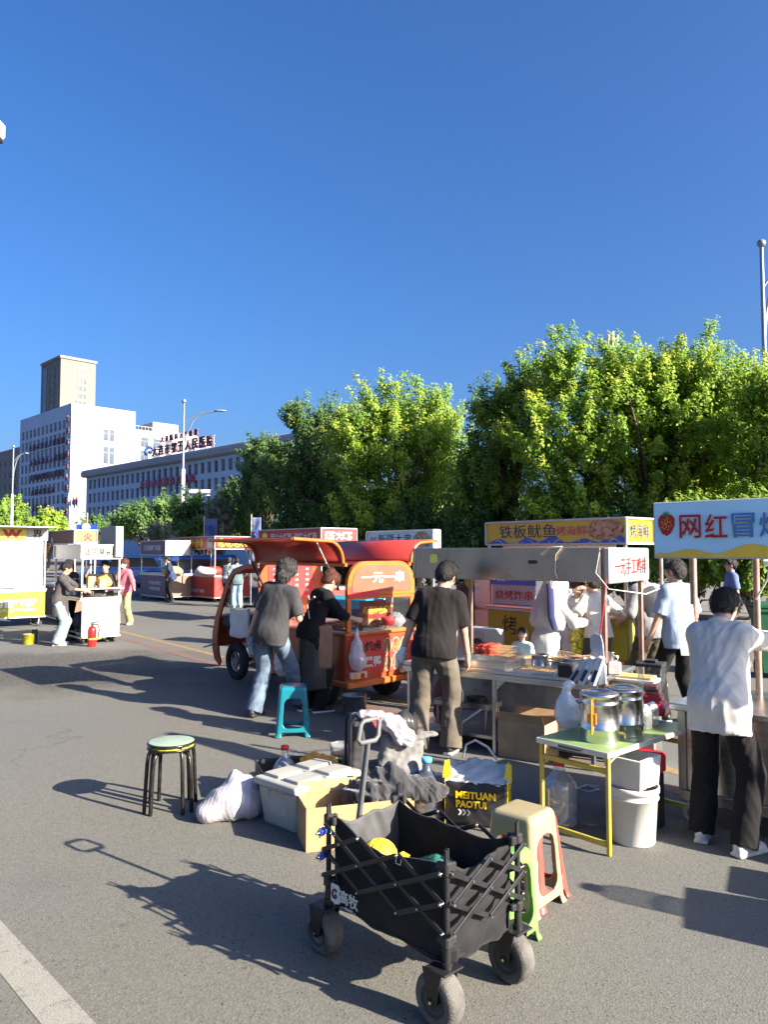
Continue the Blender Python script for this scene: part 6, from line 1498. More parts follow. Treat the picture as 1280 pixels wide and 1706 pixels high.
# delivery bag
db = Vector((.61, 4.93, 0)); t = thing('delivery_bag', 'black and yellow delivery bag with silver flap standing behind the cream stool', 'bag', db, R(-14))
BAGB = mat('bag_black', (.022, .022, .024), .3, 0, .2, 6, .25, 18, spec=.6); BAGY = mat('bag_yellow', (.75, .55, .01), .4, 0, .08, 6, .15, 20)
SILV = mat('silver_foil', (.5, .5, .47), .4, .35, .15, 12, .5, 24)
q = MB(); q.grid(lambda u, v: (-.2 + .4 * u - .01 * math.sin(v * 3) * (u - .5), -.13 - .012 * math.sin(u * 3.14) * math.sin(v * 3.1) + .007 * nz(u * 2, v * 2), .27 * v), 18, 12, thick=.006); fp = q.build('front_panel', BAGB, t)
q = MB(); q.grid(lambda u, v: (-.2 + .4 * u, .13, .27 * v), 8, 8, thick=-.006)
for s_ in (-1, 1): q.grid(lambda u, v: (s_ * (.2 - .02 * math.sin(u * 3.14) * v), -.13 + .26 * u, .29 * v), 8, 8, thick=.006 * s_)
q.bb((-.19, -.12, .002), (.19, .12, .01), 0); q.build('side_panel', BAGY, t)
q = MB(); q.grid(lambda u, v: (-.2 + .4 * u + .01 * math.sin(v * 5), -.13 + .22 * v + .012 * nz(u * 3, v * 2, 2), .272 + .085 * v - .015 * math.sin(u * 9) * v + .008 * nz(u * 4, v * 3)), 18, 10, thick=.005); q.build('silver_flap', SILV, t)
for s_ in (-1, 1):
    q = MB(); q.prism([(0, 0), (s_ * .055, .0), (s_ * .05, .11), (s_ * .02, .12)][::s_], (s_ * .165, -.128 + .05, .272), X_, Vector((0, .5, .86)), .006); q.build('yellow_corner', BAGY, t)
q = MB(); q.tube([(-.1, .02, .38), (-.08, .02, .47), (-.02, .02, .5), (.06, .02, .46), (.12, .02, .38)], .008, 6); q.build('strap', mat('strap_grey', (.35, .35, .35), .6), t)
q = MB(); write(q, 'MEITUAN', (.0, -.143, .20), X_, Z_, w=.25, h=.045, bold=.035, lift=.012); write(q, 'PAOTUI', (-.028, -.143, .145), X_, Z_, w=.19, h=.045, bold=.035, lift=.012); q.build('lettering', mat('bag_letter_yellow', (.85, .55, .01), .5), t)
q = MB()
for k in range(3): q.prism([(0, -.018), (.012, -.018), (.026, 0), (.012, .018), (0, .018), (.014, 0)], Vector((-.11 + k * .027, -.158, .095)), X_, Z_, .003)
q.build('arrow_print', LTXT, t)
# ------------------------------------------------------------------ folding table with urns
tA = Vector((1.27, 4.32, 0)); ta = math.atan2(-.747, .665); TH_ = .58; TLn, TWd = 1.02, .5
# local x from B to A, y away
tO = tA - Vector((math.cos(ta), math.sin(ta), 0)) * TWd
def pT(x, y, z=TH_): e_, n_ = ROTV(ta); return tO + e_ * x + n_ * y + Vector((0, 0, z))
t = thing('folding_table', 'green topped folding table with a yellow frame, carrying two steel urns', 'table', tO, ta)
MB().bb((.008, .008, TH_ - .006), (TWd - .008, TLn - .008, TH_), .001).build('table_top', mat('table_green', (.2, .3, .1), .3, 0, .08, 5, dirt=.1), t)
ALU = mat('table_rim_alu', (.62, .6, .52), .4, .3, .08, 8, dirt=.2)
q = MB()
q.bb((0, 0, TH_ - .03), (TWd, .0079, TH_ + .002), .003); q.bb((0, TLn - .0079, TH_ - .03), (TWd, TLn, TH_ + .002), .003); q.bb((0, .008, TH_ - .03), (.0079, TLn - .008, TH_ + .002), .003); q.bb((TWd - .0079, .008, TH_ - .03), (TWd, TLn - .008, TH_ + .002), .003); q.build('rim', ALU, t)
q = MB(); q.tube([(.17, -.004, TH_ - .012), (.18, -.016, TH_ - .014), (.32, -.016, TH_ - .014), (.33, -.004, TH_ - .012)], .006, 6); q.build('carry_handle', BLACKP, t)
YFR = mat('frame_yellow', (.48, .38, .06), .35, .2, .08, 8, dirt=.15); 
for y in (.03, TLn - .03):
    for x in (.02, TWd - .02):
        q = MB(); q.box((x, y, TH_ / 2 - .015), (.024, .024, TH_ - .03), None, .004); q.build('leg', YFR if y < .1 else ALU, t)
    for z_ in (.06, TH_ - .11): q = MB(); q.bar((.033, y, z_), (TWd - .033, y, z_), .02, .03); q.build('cross_bar', YFR, t)
for x in (.06, TWd - .06): q = MB(); q.bar((x, .04, TH_ - .11), (x, .25, TH_ - .033), .012, .004); q.build('brace', ALU, t)
def urn(label, loc, r, h, tap=None, gauge=None, rot=0.):
    t = thing('steel_urn', label, 'urn', loc, rot, 'steel drink urns on the folding table')
    q = MB(); q.lathe([(0, 0), (r, 0), (r, .004), (r * 1.0, h * .26), (r * 1.012, h * .265), (r, h * .27), (r, h * .78), (r * 1.012, h * .785), (r, h * .79), (r, h * .93), (r * 1.03, h * .935), (r * 1.03, h * .955)], seg=48); q.build('body', CHROME, t)
    q = MB(); q.lathe([(r * 1.025, h * .955), (r * 1.02, h * .985), (r * .9, h * 1.0), (r * .55, h * 1.015), (r * .5, h * .995), (0, h * .995)], seg=48); q.build('lid', CHROME, t)
    for s_ in (-1, 1): MB().tube([(s_ * r, -.03, h * .8), (s_ * (r + .02), -.03, h * .78), (s_ * (r + .02), .03, h * .78), (s_ * r, .03, h * .8)], .004, 6).build('handle', BLACKM, t)
    if tap is not None:
        c_, s_ = math.cos(tap), math.sin(tap); q = MB(); q.cyl((c_ * r, s_ * r, h * .17), (c_ * (r + .035), s_ * (r + .035), h * .17), .009, m=1); q.cyl((c_ * (r + .03), s_ * (r + .03), h * .17), (c_ * (r + .035), s_ * (r + .035), h * .06), .007, m=1)
        q.tube([(c_ * (r + .03), s_ * (r + .03), h * .19), (c_ * (r + .03) - s_ * .012, s_ * (r + .03) + c_ * .012, h * .3), (c_ * (r + .03) + s_ * .012, s_ * (r + .03) - c_ * .012, h * .3), (c_ * (r + .03), s_ * (r + .03), h * .19)], .005, 6); q.build('tap', [BLACKP, mat('brass', (.6, .45, .2), .25, .9)], t)
    if gauge is not None:
        c_, s_ = math.cos(gauge), math.sin(gauge); g_ = Vector((c_, s_, 0)); q = MB(); q.cyl(g_ * (r + .012) + Vector((0, 0, h * .2)), g_ * (r + .012) + Vector((0, 0, h * .9)), .007, seg=10); q.build('level_glass', mat('gauge_amber', (.6, .25, .05), .15), t)
        q = MB(); q.box(g_ * (r + .004) + Vector((0, 0, h * .5)), (.006, .055, .06), rz(gauge), .001); q.build('label_plate', mat('orange_label', (.75, .3, .03), .4), t)
    return t
gU1 = gp(1000, 1232, TH_); gU2 = gp(1041, 1222, TH_)
urn('nearer steel urn with an amber level gauge on the folding table', gU1, .115, .29, R(-20), R(-128))
urn('rear steel urn with a black tap handle on the folding table', gU2, .115, .29, R(-62), None)
blob('plastic_bag', 'white plastic bag of liquid on the left of the folding table', 'bag', gp(948, 1212, TH_), [((0, 0, .07), (.085, .08, .08)), ((-.01, 0, .14), (.07, .06, .08)), ((-.01, .01, .23), (.03, .025, .07), .03), ((.01, .0, .28), (.035, .012, .03), .02), ((.06, 0, .17), (.04, .015, .02), .02)], BAGW, .008, .008, 20, 21)
t = thing('fruit_blender', 'glass jug blender with a red base at the far end of the folding table', 'blender', gp(1087, 1187, TH_), R(-30))
f = Field((-.13, -.13, -.01), (.13, .13, .16), .009); f.rbox((0, 0, .03), (.21, .21, .07), .02, k=0); f.rbox((0, 0, .09), (.15, .15, .1), .02, k=.05); field_obj(f, 'base', mat('blender_red', (.45, .01, .02), .25, 0, .05, 4, coat=.5), t)
q = MB(); 
def sqp(w_, z): return [Vector((sx * w_, sy * w_, z)) for sx, sy in ((-1, -1), (1, -1), (1, 1), (-1, 1))]
a_, b2 = sqp(.062, .145), sqp(.085, .33); q.add(a_ + b2, [(0, 1, 5, 4), (1, 2, 6, 5), (2, 3, 7, 6), (3, 0, 4, 7), (3, 2, 1, 0)]); 
for p_ in range(4): q.cyl(a_[p_], b2[p_], .006, seg=6)
for z in (.2, .26): w_ = .062 + .023 * (z - .145) / .185; q.tube(sqp(w_ + .001, z), .0025, 5, closed=True)
q.build('jug', GLASS, t); q = MB(); q.bb((-.05, -.05, .15), (.05, .05, .2), .01); q.build('smoothie', mat('smoothie_purple', (.12, .03, .06), .4), t)
q = MB(); q.bb((-.09, -.09, .33), (.09, .09, .355), .012); q.bb((-.04, -.04, .355), (.04, .04, .375), .008); q.build('lid', BLACKP, t)
for i, (px, py, lab) in enumerate(((1074, 1215, 'clear tub of white tissue beside the rear urn'), (1086, 1208, 'second clear tub set behind the tissue tub'))):
    t = thing('clear_tub', lab, 'tub', gp(px, py, TH_), R(-40), 'clear tubs beside the urns')
    q = MB(); q.bb((-.04, -.04, 0), (.04, .04, .125), .012); q.build('body', PETC, t); f = Field((-.05, -.05, .08), (.05, .05, .18), .007); f.ell((0, 0, .12), (.038, .038, .035)); field_obj(f, 'tissue', mat('tissue', (.8, .8, .8), .9), t, .01, 40, i)
t = thing('scraper', 'white plastic paddle leaning among the cups behind the urns', 'scraper', p9(1.93, -.33, .69), R(-40))
q = MB(); q.prism([(-.03, 0), (.03, 0), (.045, .14), (.058, .32), (.05, .375), (0, .4), (-.042, .375), (-.052, .3), (-.04, .14)], (0, 0, 0), (.96, 0, .25), (-.2, .1, .97), .012); q.build('blade', mat('frosted_white', (.42, .43, .43), .4), t)
for i, (dx, a, lab) in enumerate(((-.16, .45, 'blue and white carton tilted left of the white paddle'), (-.07, .35, 'blue and white carton tilted against the white paddle'), (-.24, .6, 'white folded bag leftmost beside the tilted cartons'))):
    b0 = p9(1.93 + dx, -.36, .70); t = thing('carton', lab, 'carton', b0, R(-35), 'tilted cartons behind the urns')
    rt = Matrix.Rotation(a, 3, 'Y'); q = MB(); q.box(rt @ Vector((0, 0, .1)), (.05, .05, .24), rt, .008); q.build('pack', WHITEP if i == 2 else mat('carton_blue_white', (.6, .65, .72), .4, 0, .2, 18), t)
    q = MB(); q.box(rt @ Vector((0, -.0265, .06)), (.026, .002, .1), rt, 0); q.build('print', mat('carton_navy', (.03, .04, .1), .5), t)
t = thing('black_speaker', 'black square device behind the white bag on the skewer table', 'device', p9(1.62, -.30, .716), RS9); q = MB(); q.bb((-.06, -.05, 0), (.06, .04, .11), .012); q.bb((.06, -.03, .02), (.14, .0, .05), .008); q.build('body', BLACKP, t)
for i, (dx, dy, h_, lab) in enumerate(((1.9, .05, .1, 'white paper cup stack beside the steel shakers'), (1.82, -.08, .09, 'white napkin block by the steel shakers'))):
    t = thing('paper_block', lab, 'paper', p9(dx, dy, .716), R(-20)); q = MB(); q.bb((-.05, -.05, 0), (.05, .05, h_), .012); q.build('block', WHITEP, t)
t = thing('foam_tray', 'white foam tray with yellow slices behind the rear urn', 'tray', p9(2.0, .2, .65), R(-35)); q = MB(); q.bb((-.16, -.1, 0), (.2, .12, .03), .008); q.build('body', WHITEP, t); q = MB(); q.bb((-.12, -.08, .03), (.17, .1, .05), .01); q.build('food', mat('pale_fried', (.6, .42, .16)), t)
q = MB(); q.bb((-.16, -.1, -.65), (.2, .12, -.001), .01); q.build('stand', STEELD, t)
# under and beside the table
jug('water_bottle', 'large clear water bottle with a red cap under the folding table', gp(933, 1372), .112, .40, CAPR, PETC, .03, .68, 5, .3)
t = thing('red_crate', 'red crate under the far end of the folding table', 'crate', pT(.36, .62, 0), ta); q = MB(); q.bb((-.11, -.1, .34), (.11, .1, .46), .01); q.bb((-.1, -.09, 0), (.1, .09, .34), .01, 1); q.build('body', [mat('crate_red', (.6, .02, .05), .4), BLACKP], t)
t = thing('power_cable', 'white cable looped on the ground beside the big water bottle', 'cable', gp(968, 1318), 0)
q = MB(); q.tube([(-.22, -.1, .01), (-.2, .04, .06), (-.1, .1, .015), (0, .05, .01), (.08, .1, .01), (.14, .02, .01), (.05, -.04, .01), (-.02, .02, .014), (.06, .1, .016), (.16, .08, .01)], .0045, 6); q.build('wire', WHITEP, t)
bk_ = gp(1056, 1400); t = thing('bucket', 'tall white bucket right of the folding table', 'bucket', (bk_.x, bk_.y, 0), 0)
q = MB(); q.lathe([(0, 0), (.12, 0), (.124, .01), (.142, .26), (.15, .262), (.15, .272), (.143, .275), (.146, .3), (.154, .302), (.154, .332), (.146, .335), (.14, .3), (.12, .03), (0, .02)], seg=40); q.build('body', WHITEP, t)
q = MB(); q.tube([(.15 * math.cos(a), .15 * math.sin(a), .29 - .07 * math.sin((a - .2) / 2.74 * 3.14)) for a in [.2 - 1.2 + k * .25 for k in range(12)]], .003, 6); q.build('wire_handle', STEEL, t)
t = thing('foam_box', 'open white foam box sitting on the tall white bucket', 'foam box', (bk_.x - .0, bk_.y, .336), R(43))
FOAM = mat('white_foam', (.5, .5, .485), .8, 0, .03, 30, .3, 150)
w_, d_, h_ = .125, .12, .17; q = MB()
o4 = [Vector(v) for v in ((-w_ * .9, -d_ * .9, 0), (w_ * .9, -d_ * .9, 0), (w_ * .9, d_ * .9, 0), (-w_ * .9, d_ * .9, 0), (-w_, -d_, h_), (w_, -d_, h_), (w_, d_, h_), (-w_, d_, h_))]; i4 = [Vector((v.x * .84, v.y * .84, h_)) for v in o4[4:]]; b4 = [Vector((v.x * .6, v.y * .6, .03)) for v in o4[4:]]
q.add(o4 + i4 + b4, [(3, 2, 1, 0), (0, 1, 5, 4), (1, 2, 6, 5), (2, 3, 7, 6), (3, 0, 4, 7), (4, 5, 9, 8), (5, 6, 10, 9), (6, 7, 11, 10), (7, 4, 8, 11), (8, 9, 13, 12), (9, 10, 14, 13), (10, 11, 15, 14), (11, 8, 12, 15), (12, 13, 14, 15)]); q.build('body', FOAM, t)
# ------------------------------------------------------------------ left side bits
p = gp(153, 1077); t = thing('fire_extinguisher', 'red fire extinguisher on the ground by the tofu cart', 'extinguisher', p, .3)
q = MB(); q.lathe([(0, 0), (.07, 0), (.075, .01), (.075, .3), (.06, .35), (.025, .38), (0, .38)], seg=24); q.build('cylinder', mat('extinguisher_red', (.65, .015, .015), .25, 0, .05, 4, coat=.6), t)
q = MB(); q.cyl((0, 0, .38), (0, 0, .42), .02); q.bar((-.02, 0, .43), (.1, 0, .45), .02); q.bar((-.02, 0, .41), (.09, 0, .4), .02); q.build('valve', BLACKM, t)
q = MB(); q.tube([(.02, 0, .41), (.1, .0, .4), (.12, 0, .3), (.1, .02, .15), (.09, .0, .1)], .01, 7); q.build('hose', BLACKP, t)
q = MB(); q.lathe([(.0755, .13), (.077, .135), (.077, .15), (.0755, .155)], seg=24); q.bar((.07, 0, .14), (.16, .0, .145), .02); q.build('yellow_band', mat('band_yellow', (.75, .55, .05), .5), t)
p = gp(47, 1073); t = thing('oil_tin', 'olive oil tin with a dark pot behind it, on the asphalt at far left', 'tin', p, 0)
q = MB(); q.cyl((0, 0, 0), (0, 0, .19), .1, seg=20); q.build('body', mat('tin_olive', (.3, .27, .02), .25, .5, .3, 6), t); q = MB(); q.cyl((.07, .1, .0), (.07, .1, .27), .05); q.build('dark_can', mat('dark_can', (.03, .04, .03), .4), t)
# bags on the trike
blob('plastic_bag', 'white plastic bag hanging from the trike rear corner', 'bag', pt(-.07, .42, .42), [((0, 0, .12), (.1, .09, .12)), ((.0, 0, .25), (.07, .05, .12)), ((0, 0, .38), (.025, .02, .1), .03)], BAGW, .01, .014, 16, 31)
blob('plastic_bag', 'large white plastic bag hanging on the shaded side of the trike', 'bag', pt(.95, .66, .28), [((0, 0, .15), (.13, .07, .17)), ((.0, 0, .33), (.07, .04, .12))], BAGW, .012, .014, 14, 32)
blob('plastic_bag', 'clear bag heaped over the red bowl on the trike counter', 'bag', pt(.16, -.36, .845), [((0, 0, .06), (.13, .1, .07)), ((.03, .05, .1), (.09, .07, .06))], BAGW, .011, .014, 18, 33)
t = thing('cloth_bag', 'white cloth bag hung on the trike handlebar', 'bag', pt(2.28, .44, .62), AT + .3); q = MB(); q.grid(lambda u, v: (-.16 + .32 * u, .01 * nz(u * 3, v * 2), .36 * v - .03 * math.sin(u * 3)), 8, 8, thick=.03); q.build('bag', mat('bag_offwhite', (.65, .62, .58), .8), t)
# pot, boxes and food on the tofu cart
def p2(x, y, z): e_, n_ = ROTV(RW); b0 = Vector((c2.x, c2.y, 0)) - e_ * 1.65; return b0 + e_ * x + n_ * y + Vector((0, 0, z))
cup('tall steel pot on the open side of the tofu cart', 0, 0, .15, .32, 'steel_pot', grp=None, z=.9); bpy.data.objects[[o.name for o in bpy.data.objects if o.get('label') == 'tall steel pot on the open side of the tofu cart'][0]].location = p2(.75, .15, .88)
for i, (x, y, lab) in enumerate(((1.3, .3, 'yellow paper box on the tofu cart shelf'), (1.48, .45, 'brown paper box on the tofu cart shelf'))):
    t = thing('paper_box', lab, 'box', p2(x, y, 1.051), RW, 'boxes on the tofu cart'); q = MB(); q.bb((-.07, -.07, 0), (.07, .07, .2 - i * .04), .008); q.build('body', [mat('box_yellow', (.7, .5, .15), .6), CARDB][i], t)
blob('fried_tofu', 'golden fried tofu heap under the tofu cart sign', 'food', p2(1.35, .55, 1.051), [((0, 0, .1), (.16, .12, .14)), ((.1, .0, .06), (.12, .1, .1))], food('tofu_gold', [(.5, .3, .06), (.7, .45, .12), (.35, .18, .04)], 30), .02, .02, 20, 41)
blob('dark_bag', 'dark bags on the lower shelf of the tofu cart', 'bag', p2(.9, .3, .22), [((0, 0, .15), (.25, .2, .2)), ((.3, .05, .12), (.2, .2, .15))], mat('dark_bag', (.04, .04, .05), .5), .025, .03, 9, 42)
blob('grey_cloth', 'dark cloth heap in the open shelf of the tofu cart', 'cloth', p2(1.35, .3, .88), [((0, 0, .05), (.28, .2, .09))], BLKC, .02, .02, 12, 43)
# goods on far stalls
for nm, lab, loc, m in (('goods_bag', 'white bags heaped on the red squid stall', at(340, 955, 26.0), WCR), ('goods_bag', 'dark bag with a yellow top on the purple stall', at(284, 958, 26.5), CARDB), ('goods_bag', 'red peppers heap on the red squid stall corner', at(352, 948, 26.6), mat('pepper_red', (.3, .03, .02)))):
    blob(nm, lab, 'goods', Vector((loc.x, loc.y, .94)), [((0, 0, .12), (.3, .25, .17)), ((.2, .1, .1), (.2, .2, .14))], m, .04, .04, 6, len(lab), group='goods on the far stalls')
# things just outside the right edge that throw the two shadows at lower right
t = thing('steel_counter', 'steel counter just beyond the right edge, throwing the long shadow', 'counter', (2.79, 2.72, 0), R(-23)); q = MB(); q.bb((0, 0, .1), (1.1, .46, .73), .01); q.bb((0, 0, .73), (1.13, .46, .75), .005); q.build('body', STEEL, t)
for x in (.1, 1.0): MB().cyl((x, .27, 0), (x, .27, .1), .05).build('foot', RUBBER, t)
jug('drink_dispenser', 'clear drink dispenser on the steel counter beyond the right edge', (2.97, 2.86, .752), .1, .26, CAPR, PETC, .04, .75, 3, .3)
t = thing('foam_crate', 'foam crate on the road beyond the right edge', 'crate', (2.88, 3.26, 0), R(-28)); q = MB(); q.bb((0, 0, 0), (.8, .34, .56), .01); q.build('body', FOAM, t); q = MB(); q.bb((-.01, -.01, .56), (.81, .35, .6), .01); q.build('lid', FOAM, t)
blob('goods_bag', 'pale bag on the squid stall counter right of the red basin', 'goods', Vector((1.4, 10.1, 1.036)) + ROTV(RW)[0] * 1.3 + ROTV(RW)[1] * .3, [((0, 0, .08), (.15, .12, .1))], WCR, .02, .015, 16, 61)
# ------------------------------------------------------------------ people
SKIN = mat('skin', (.42, .25, .17), .5, 0, .06, 9, .08, 120, .35); SKINL = mat('skin_light', (.5, .32, .23), .5, 0, .05, 9, .08, 120, .35)
EYE = mat('eye_dark', (.03, .02, .02), .2); LIP = mat('lips', (.35, .12, .1), .45)
HAIRB = mat('hair_black', (.01, .008, .007), .55, 0, .5, 25, .9, 90, .5, stretch=(3, 3, .5)); HAIRG = mat('hair_greying', (.045, .042, .04), .55, 0, .6, 30, .9, 90, stretch=(3, 3, .6)); HAIRR = mat('hair_red_brown', (.085, .024, .016), .5, 0, .5, 25, .9, 90, stretch=(3, 3, .5))
A_ = lambda *v: np.array(v, float)
def ik(a, t, l1, l2, pole):
    d = t - a; L = min(np.linalg.norm(d), (l1 + l2) * .998); u = d / max(np.linalg.norm(d), 1e-6); t = a + u * L
    x = (l1 * l1 - l2 * l2 + L * L) / (2 * L); y = math.sqrt(max(l1 * l1 - x * x, 0)); p = pole - u * (pole @ u); p = p / max(np.linalg.norm(p), 1e-6)
    return a + u * x + p * y, t
def strands(ho, hc, hu, hf, hr, n, curly, seed):
    rs = np.random.RandomState(seed + 50); me = ho.data; nv = len(me.vertices)
    if nv == 0: return
    co = np.zeros(nv * 3); me.vertices.foreach_get('co', co); co = co.reshape(-1, 3); no = np.zeros(nv * 3); me.vertices.foreach_get('normal', no); no = no.reshape(-1, 3)
    top = hc + hu * .12 - hf * .03; v = [tuple(p) for p in co]; f = [tuple(p.vertices) for p in me.polygons]; nb = len(f)
    for i in rs.randint(0, nv, n):
        p, nn = co[i], no[i]; fl = p - top; fl = fl - nn * (fl @ nn); fl /= max(np.linalg.norm(fl), 1e-6)
        d = fl + rs.normal(size=3) * (.55 if curly else .22); d -= nn * (d @ nn); d /= max(np.linalg.norm(d), 1e-6); sd = np.cross(d, nn); L = .022 + .03 * rs.rand(); w = .0016 + .0016 * rs.rand(); lift = (.5 if curly else .2) * rs.rand()
        a = p - nn * .003; b = p + d * L * .5 + nn * (L * lift * .6); c = p + d * L + nn * (L * lift * .55 - .002) - np.array([0, 0, .2]) * L * .5
        o = len(v); v += [tuple(a - sd * w), tuple(a + sd * w), tuple(b + sd * w), tuple(b - sd * w), tuple(c)]; f += [(o, o + 1, o + 2, o + 3), (o + 3, o + 2, o + 4)]
    m2 = bpy.data.meshes.new('hair'); m2.from_pydata(v, [], f)
    for mm in me.materials: m2.materials.append(mm)
    m2.polygons.foreach_set('use_smooth', [True] * nb + [False] * (len(f) - nb)); m2.update(); ho.data = m2
def person(label, loc, rot, H=1.68, fem=False, lean=0., side=0., twist=0., hands=None, poles=None, feet=None, head=(0, 0, 0), top=None, sleeve='short', loose=1., hem=.1, bottom=None, bloose=1., shoes=None, sole=None, hair='short', hairm=None, skin=None, res=.012, build=.9, extra=None, fingers=True, hip_dx=0., hipz=None, group=None, untuck=True, grip=None, bfold=.005, tfold=.0042, seed=1, cat=None):
    H *= .965; build *= .97; s = H / 1.70; skin = skin or SKIN; hairm = hairm or HAIRB; sw = (.152 if fem else .172) * build; hz = (.9 if hipz is None else hipz)
    rl, rs_, rt = Matrix.Rotation(R(-lean), 3, 'X'), Matrix.Rotation(R(side), 3, 'Y'), Matrix.Rotation(R(twist), 3, 'Z')
    M3 = np.array(rs_ @ rl @ rt); r, f_, u = M3[:, 0], M3[:, 1], M3[:, 2]
    pel = A_(hip_dx, 0, hz)
    tp = lambda x, y, z: pel + r * x + f_ * y + u * z
    # gentler curve: the lower spine bends half as much
    M2 = np.array(Matrix.Rotation(R(side * .4), 3, 'Y') @ Matrix.Rotation(R(-lean * .4), 3, 'X'))
    sh = {1: tp(sw, -.0, .462), -1: tp(-sw, -.0, .462)}; nk = tp(0, .0, .53); hd_m = np.array(rs_ @ rl @ Matrix.Rotation(R(head[0]), 3, 'Z') @ Matrix.Rotation(R(-head[1]), 3, 'X') @ Matrix.Rotation(R(head[2]), 3, 'Y'))
    hr, hf, hu = hd_m[:, 0], hd_m[:, 1], hd_m[:, 2]
    hc = nk + u * .06 + hu * .095 + hf * .018
    hp = lambda x, y, z: hc + hr * x + hf * y + hu * z
    hands = hands or {}; poles = poles or {}; feet = feet or {}; el, wr = {}, {}
    for k in (1, -1):
        h_ = hands.get(k); t = (A_(*h_) / s if h_ is not None else sh[k] + r * k * .07 + A_(0, .04, -.50))
        el[k], wr[k] = ik(sh[k], t, .275, .245, A_(*poles.get(k, (k * .5, -1, -.2))))
    kn, an, yaw = {}, {}, {}
    hip = {k: pel + A_(k * .09, 0, -.02) for k in (1, -1)}
    for k in (1, -1):
        ft = feet.get(k, (k * .1, 0, 0, 0)); yaw[k] = R(ft[2]); lift = ft[3] if len(ft) > 3 else 0
        a_ = A_(ft[0] / s, ft[1] / s, .085 + lift); kn[k], an[k] = ik(hip[k], a_, .43, .415, A_(math.sin(-yaw[k]) * .6 + k * .06, 1, 0))
    allp = np.array([sh[1], sh[-1], hc + hu * .14, *el.values(), *wr.values(), *kn.values(), *an.values(), pel]); lo = allp.min(0) - .25; hi = allp.max(0) + .22; lo[2] = -.03
    def body(F, tor, inf=0., arms=True, legs=True):
        b = build
        F.ell(tp(0, .0, .34), (.15 * b + inf, .1 * b + inf, .19 + inf), M3, .03); F.ell(pel + M2 @ A_(0, 0, .14), (.13 * b + inf, .095 * b + inf, .15 + inf), M2, .06)
        F.ell(pel + A_(0, -.01, .0), ((.165 if fem else .155) * b + inf, .115 * b + inf, .12 + inf), None, .06)
        F.cap(sh[-1] * .82 + sh[1] * .18 - u * .015, sh[1] * .82 + sh[-1] * .18 - u * .015, .062 + inf, None, .06)
        for k in (1, -1): F.ell(sh[k], (.058 + inf,) * 3, None, .05); F.cap(nk - u * .035, nk * .25 + sh[k] * .75 + u * .012, .05 + inf, .042 + inf, .05)
        F.ell(pel + A_(0, -.014, .01), (.162 * b + .016 * bloose + .022, .12 * b + .016 * bloose + .024, .15 + .016 * bloose), None, .05) if inf > 0 else None
    F = Field(lo, hi, res)
    if top is None or True:
        body(F, True, -.006)
    F.cap(nk - u * .06, nk + u * .05 + hu * .04, .052, .05, .03)
    # head
    F.ell(hp(0, -.01, .03), (.074, .092, .09), hd_m, .02); F.ell(hp(0, .022, -.04), (.056, .066, .068), hd_m, .035); F.ell(hp(0, .055, -.09), (.026, .024, .022), hd_m, .03)
    F.cap(hp(0, .082, .02), hp(0, .1, -.022), .009, .014, .012)
    for k in (1, -1): F.ell(hp(k * .074, -.008, -.005), (.012, .022, .033), hd_m, .008); F.ell(hp(k * .04, .06, -.02), (.02, .02, .02), hd_m, .02); F.ell(hp(k * .03, .08, .012), (.014, .012, .01), hd_m, .006, 'sub')
    for k in (1, -1):
        F.cap(sh[k], el[k], .047 * build, .037 * build, .02); F.cap(el[k], wr[k], .038 * build, .026, .015)
        F.cap(hip[k], kn[k], .075, .05, .02); F.cap(kn[k], an[k], .05, .036, .015)
    ex = MB()
    for k in (1, -1):
        d = wr[k] - el[k]; d /= np.linalg.norm(d); g = (grip or {}).get(k, .5)
        inw = -r * k; inw = inw - d * (inw @ d); inw /= max(np.linalg.norm(inw), 1e-6); side_ = np.cross(d, inw)
        if side_ @ f_ < 0: side_ = -side_
        pc = wr[k] + d * .045; Rm = np.stack([side_, inw, d], 1)
        F.ell(pc, (.04, .018, .05), Rm, .02)
        if fingers:
            for i in range(4):
                b0 = wr[k] + d * .08 + side_ * (.027 - .018 * i); ln = (.036, .042, .04, .03)[i]; pts = [b0 - d * .02, b0]; dd = d.copy(); 
                for j in range(3):
                    a = g * (.5 + .25 * j) * 1.1; dd = dd * math.cos(a) + inw * math.sin(a); dd /= np.linalg.norm(dd); pts.append(pts[-1] + dd * ln * (1, .75, .55)[j])
                ex.tube([Vector(p) * s for p in pts], [.0088 * s, .009 * s, .0082 * s, .0075 * s, .0058 * s], 7)
            t0 = wr[k] + d * .025 + side_ * .03; t1 = t0 + d * .03 + side_ * .02 + inw * .012; t2 = t1 + d * .03 + side_ * .004 + inw * .018
            ex.tube([Vector(p) * s for p in (t0, t1, t2)], [.0115 * s, .01 * s, .007 * s], 7)
    for k in (1, -1): ex.ball(Vector(hp(k * .031, .074, .012)) * s, .0105 * s, 1, 8)
    ex.ball(Vector(hp(0, .083, -.056)) * s, (.022 * s, .007 * s, .006 * s), 2, 8, Matrix(hd_m))
    for k in (1, -1): ex.ball(Vector(hp(k * .031, .084, .034)) * s, (.018 * s, .004 * s, .0035 * s), 1, 8, Matrix(hd_m))
    P, Q = F.mesh()
    me = bpy.data.meshes.new('person'); v = (P * s).tolist() + [tuple(x) for x in ex.v]; o_ = len(P)
    me.from_pydata(v, [], Q.tolist() + [tuple(i + o_ for i in g) for g in ex.f])
    for m_ in (skin, EYE, LIP): me.materials.append(m_)
    me.polygons.foreach_set('material_index', [0] * len(Q) + ex.m); me.polygons.foreach_set('use_smooth', [True] * (len(Q) + len(ex.f))); me.update()
    root = bpy.data.objects.new('person', me); COL.objects.link(root); root.location = (loc[0], loc[1], loc[2] if len(loc) > 2 else 0); root.rotation_euler = (0, 0, rot)
    tag(root, label, cat or 'person', group)
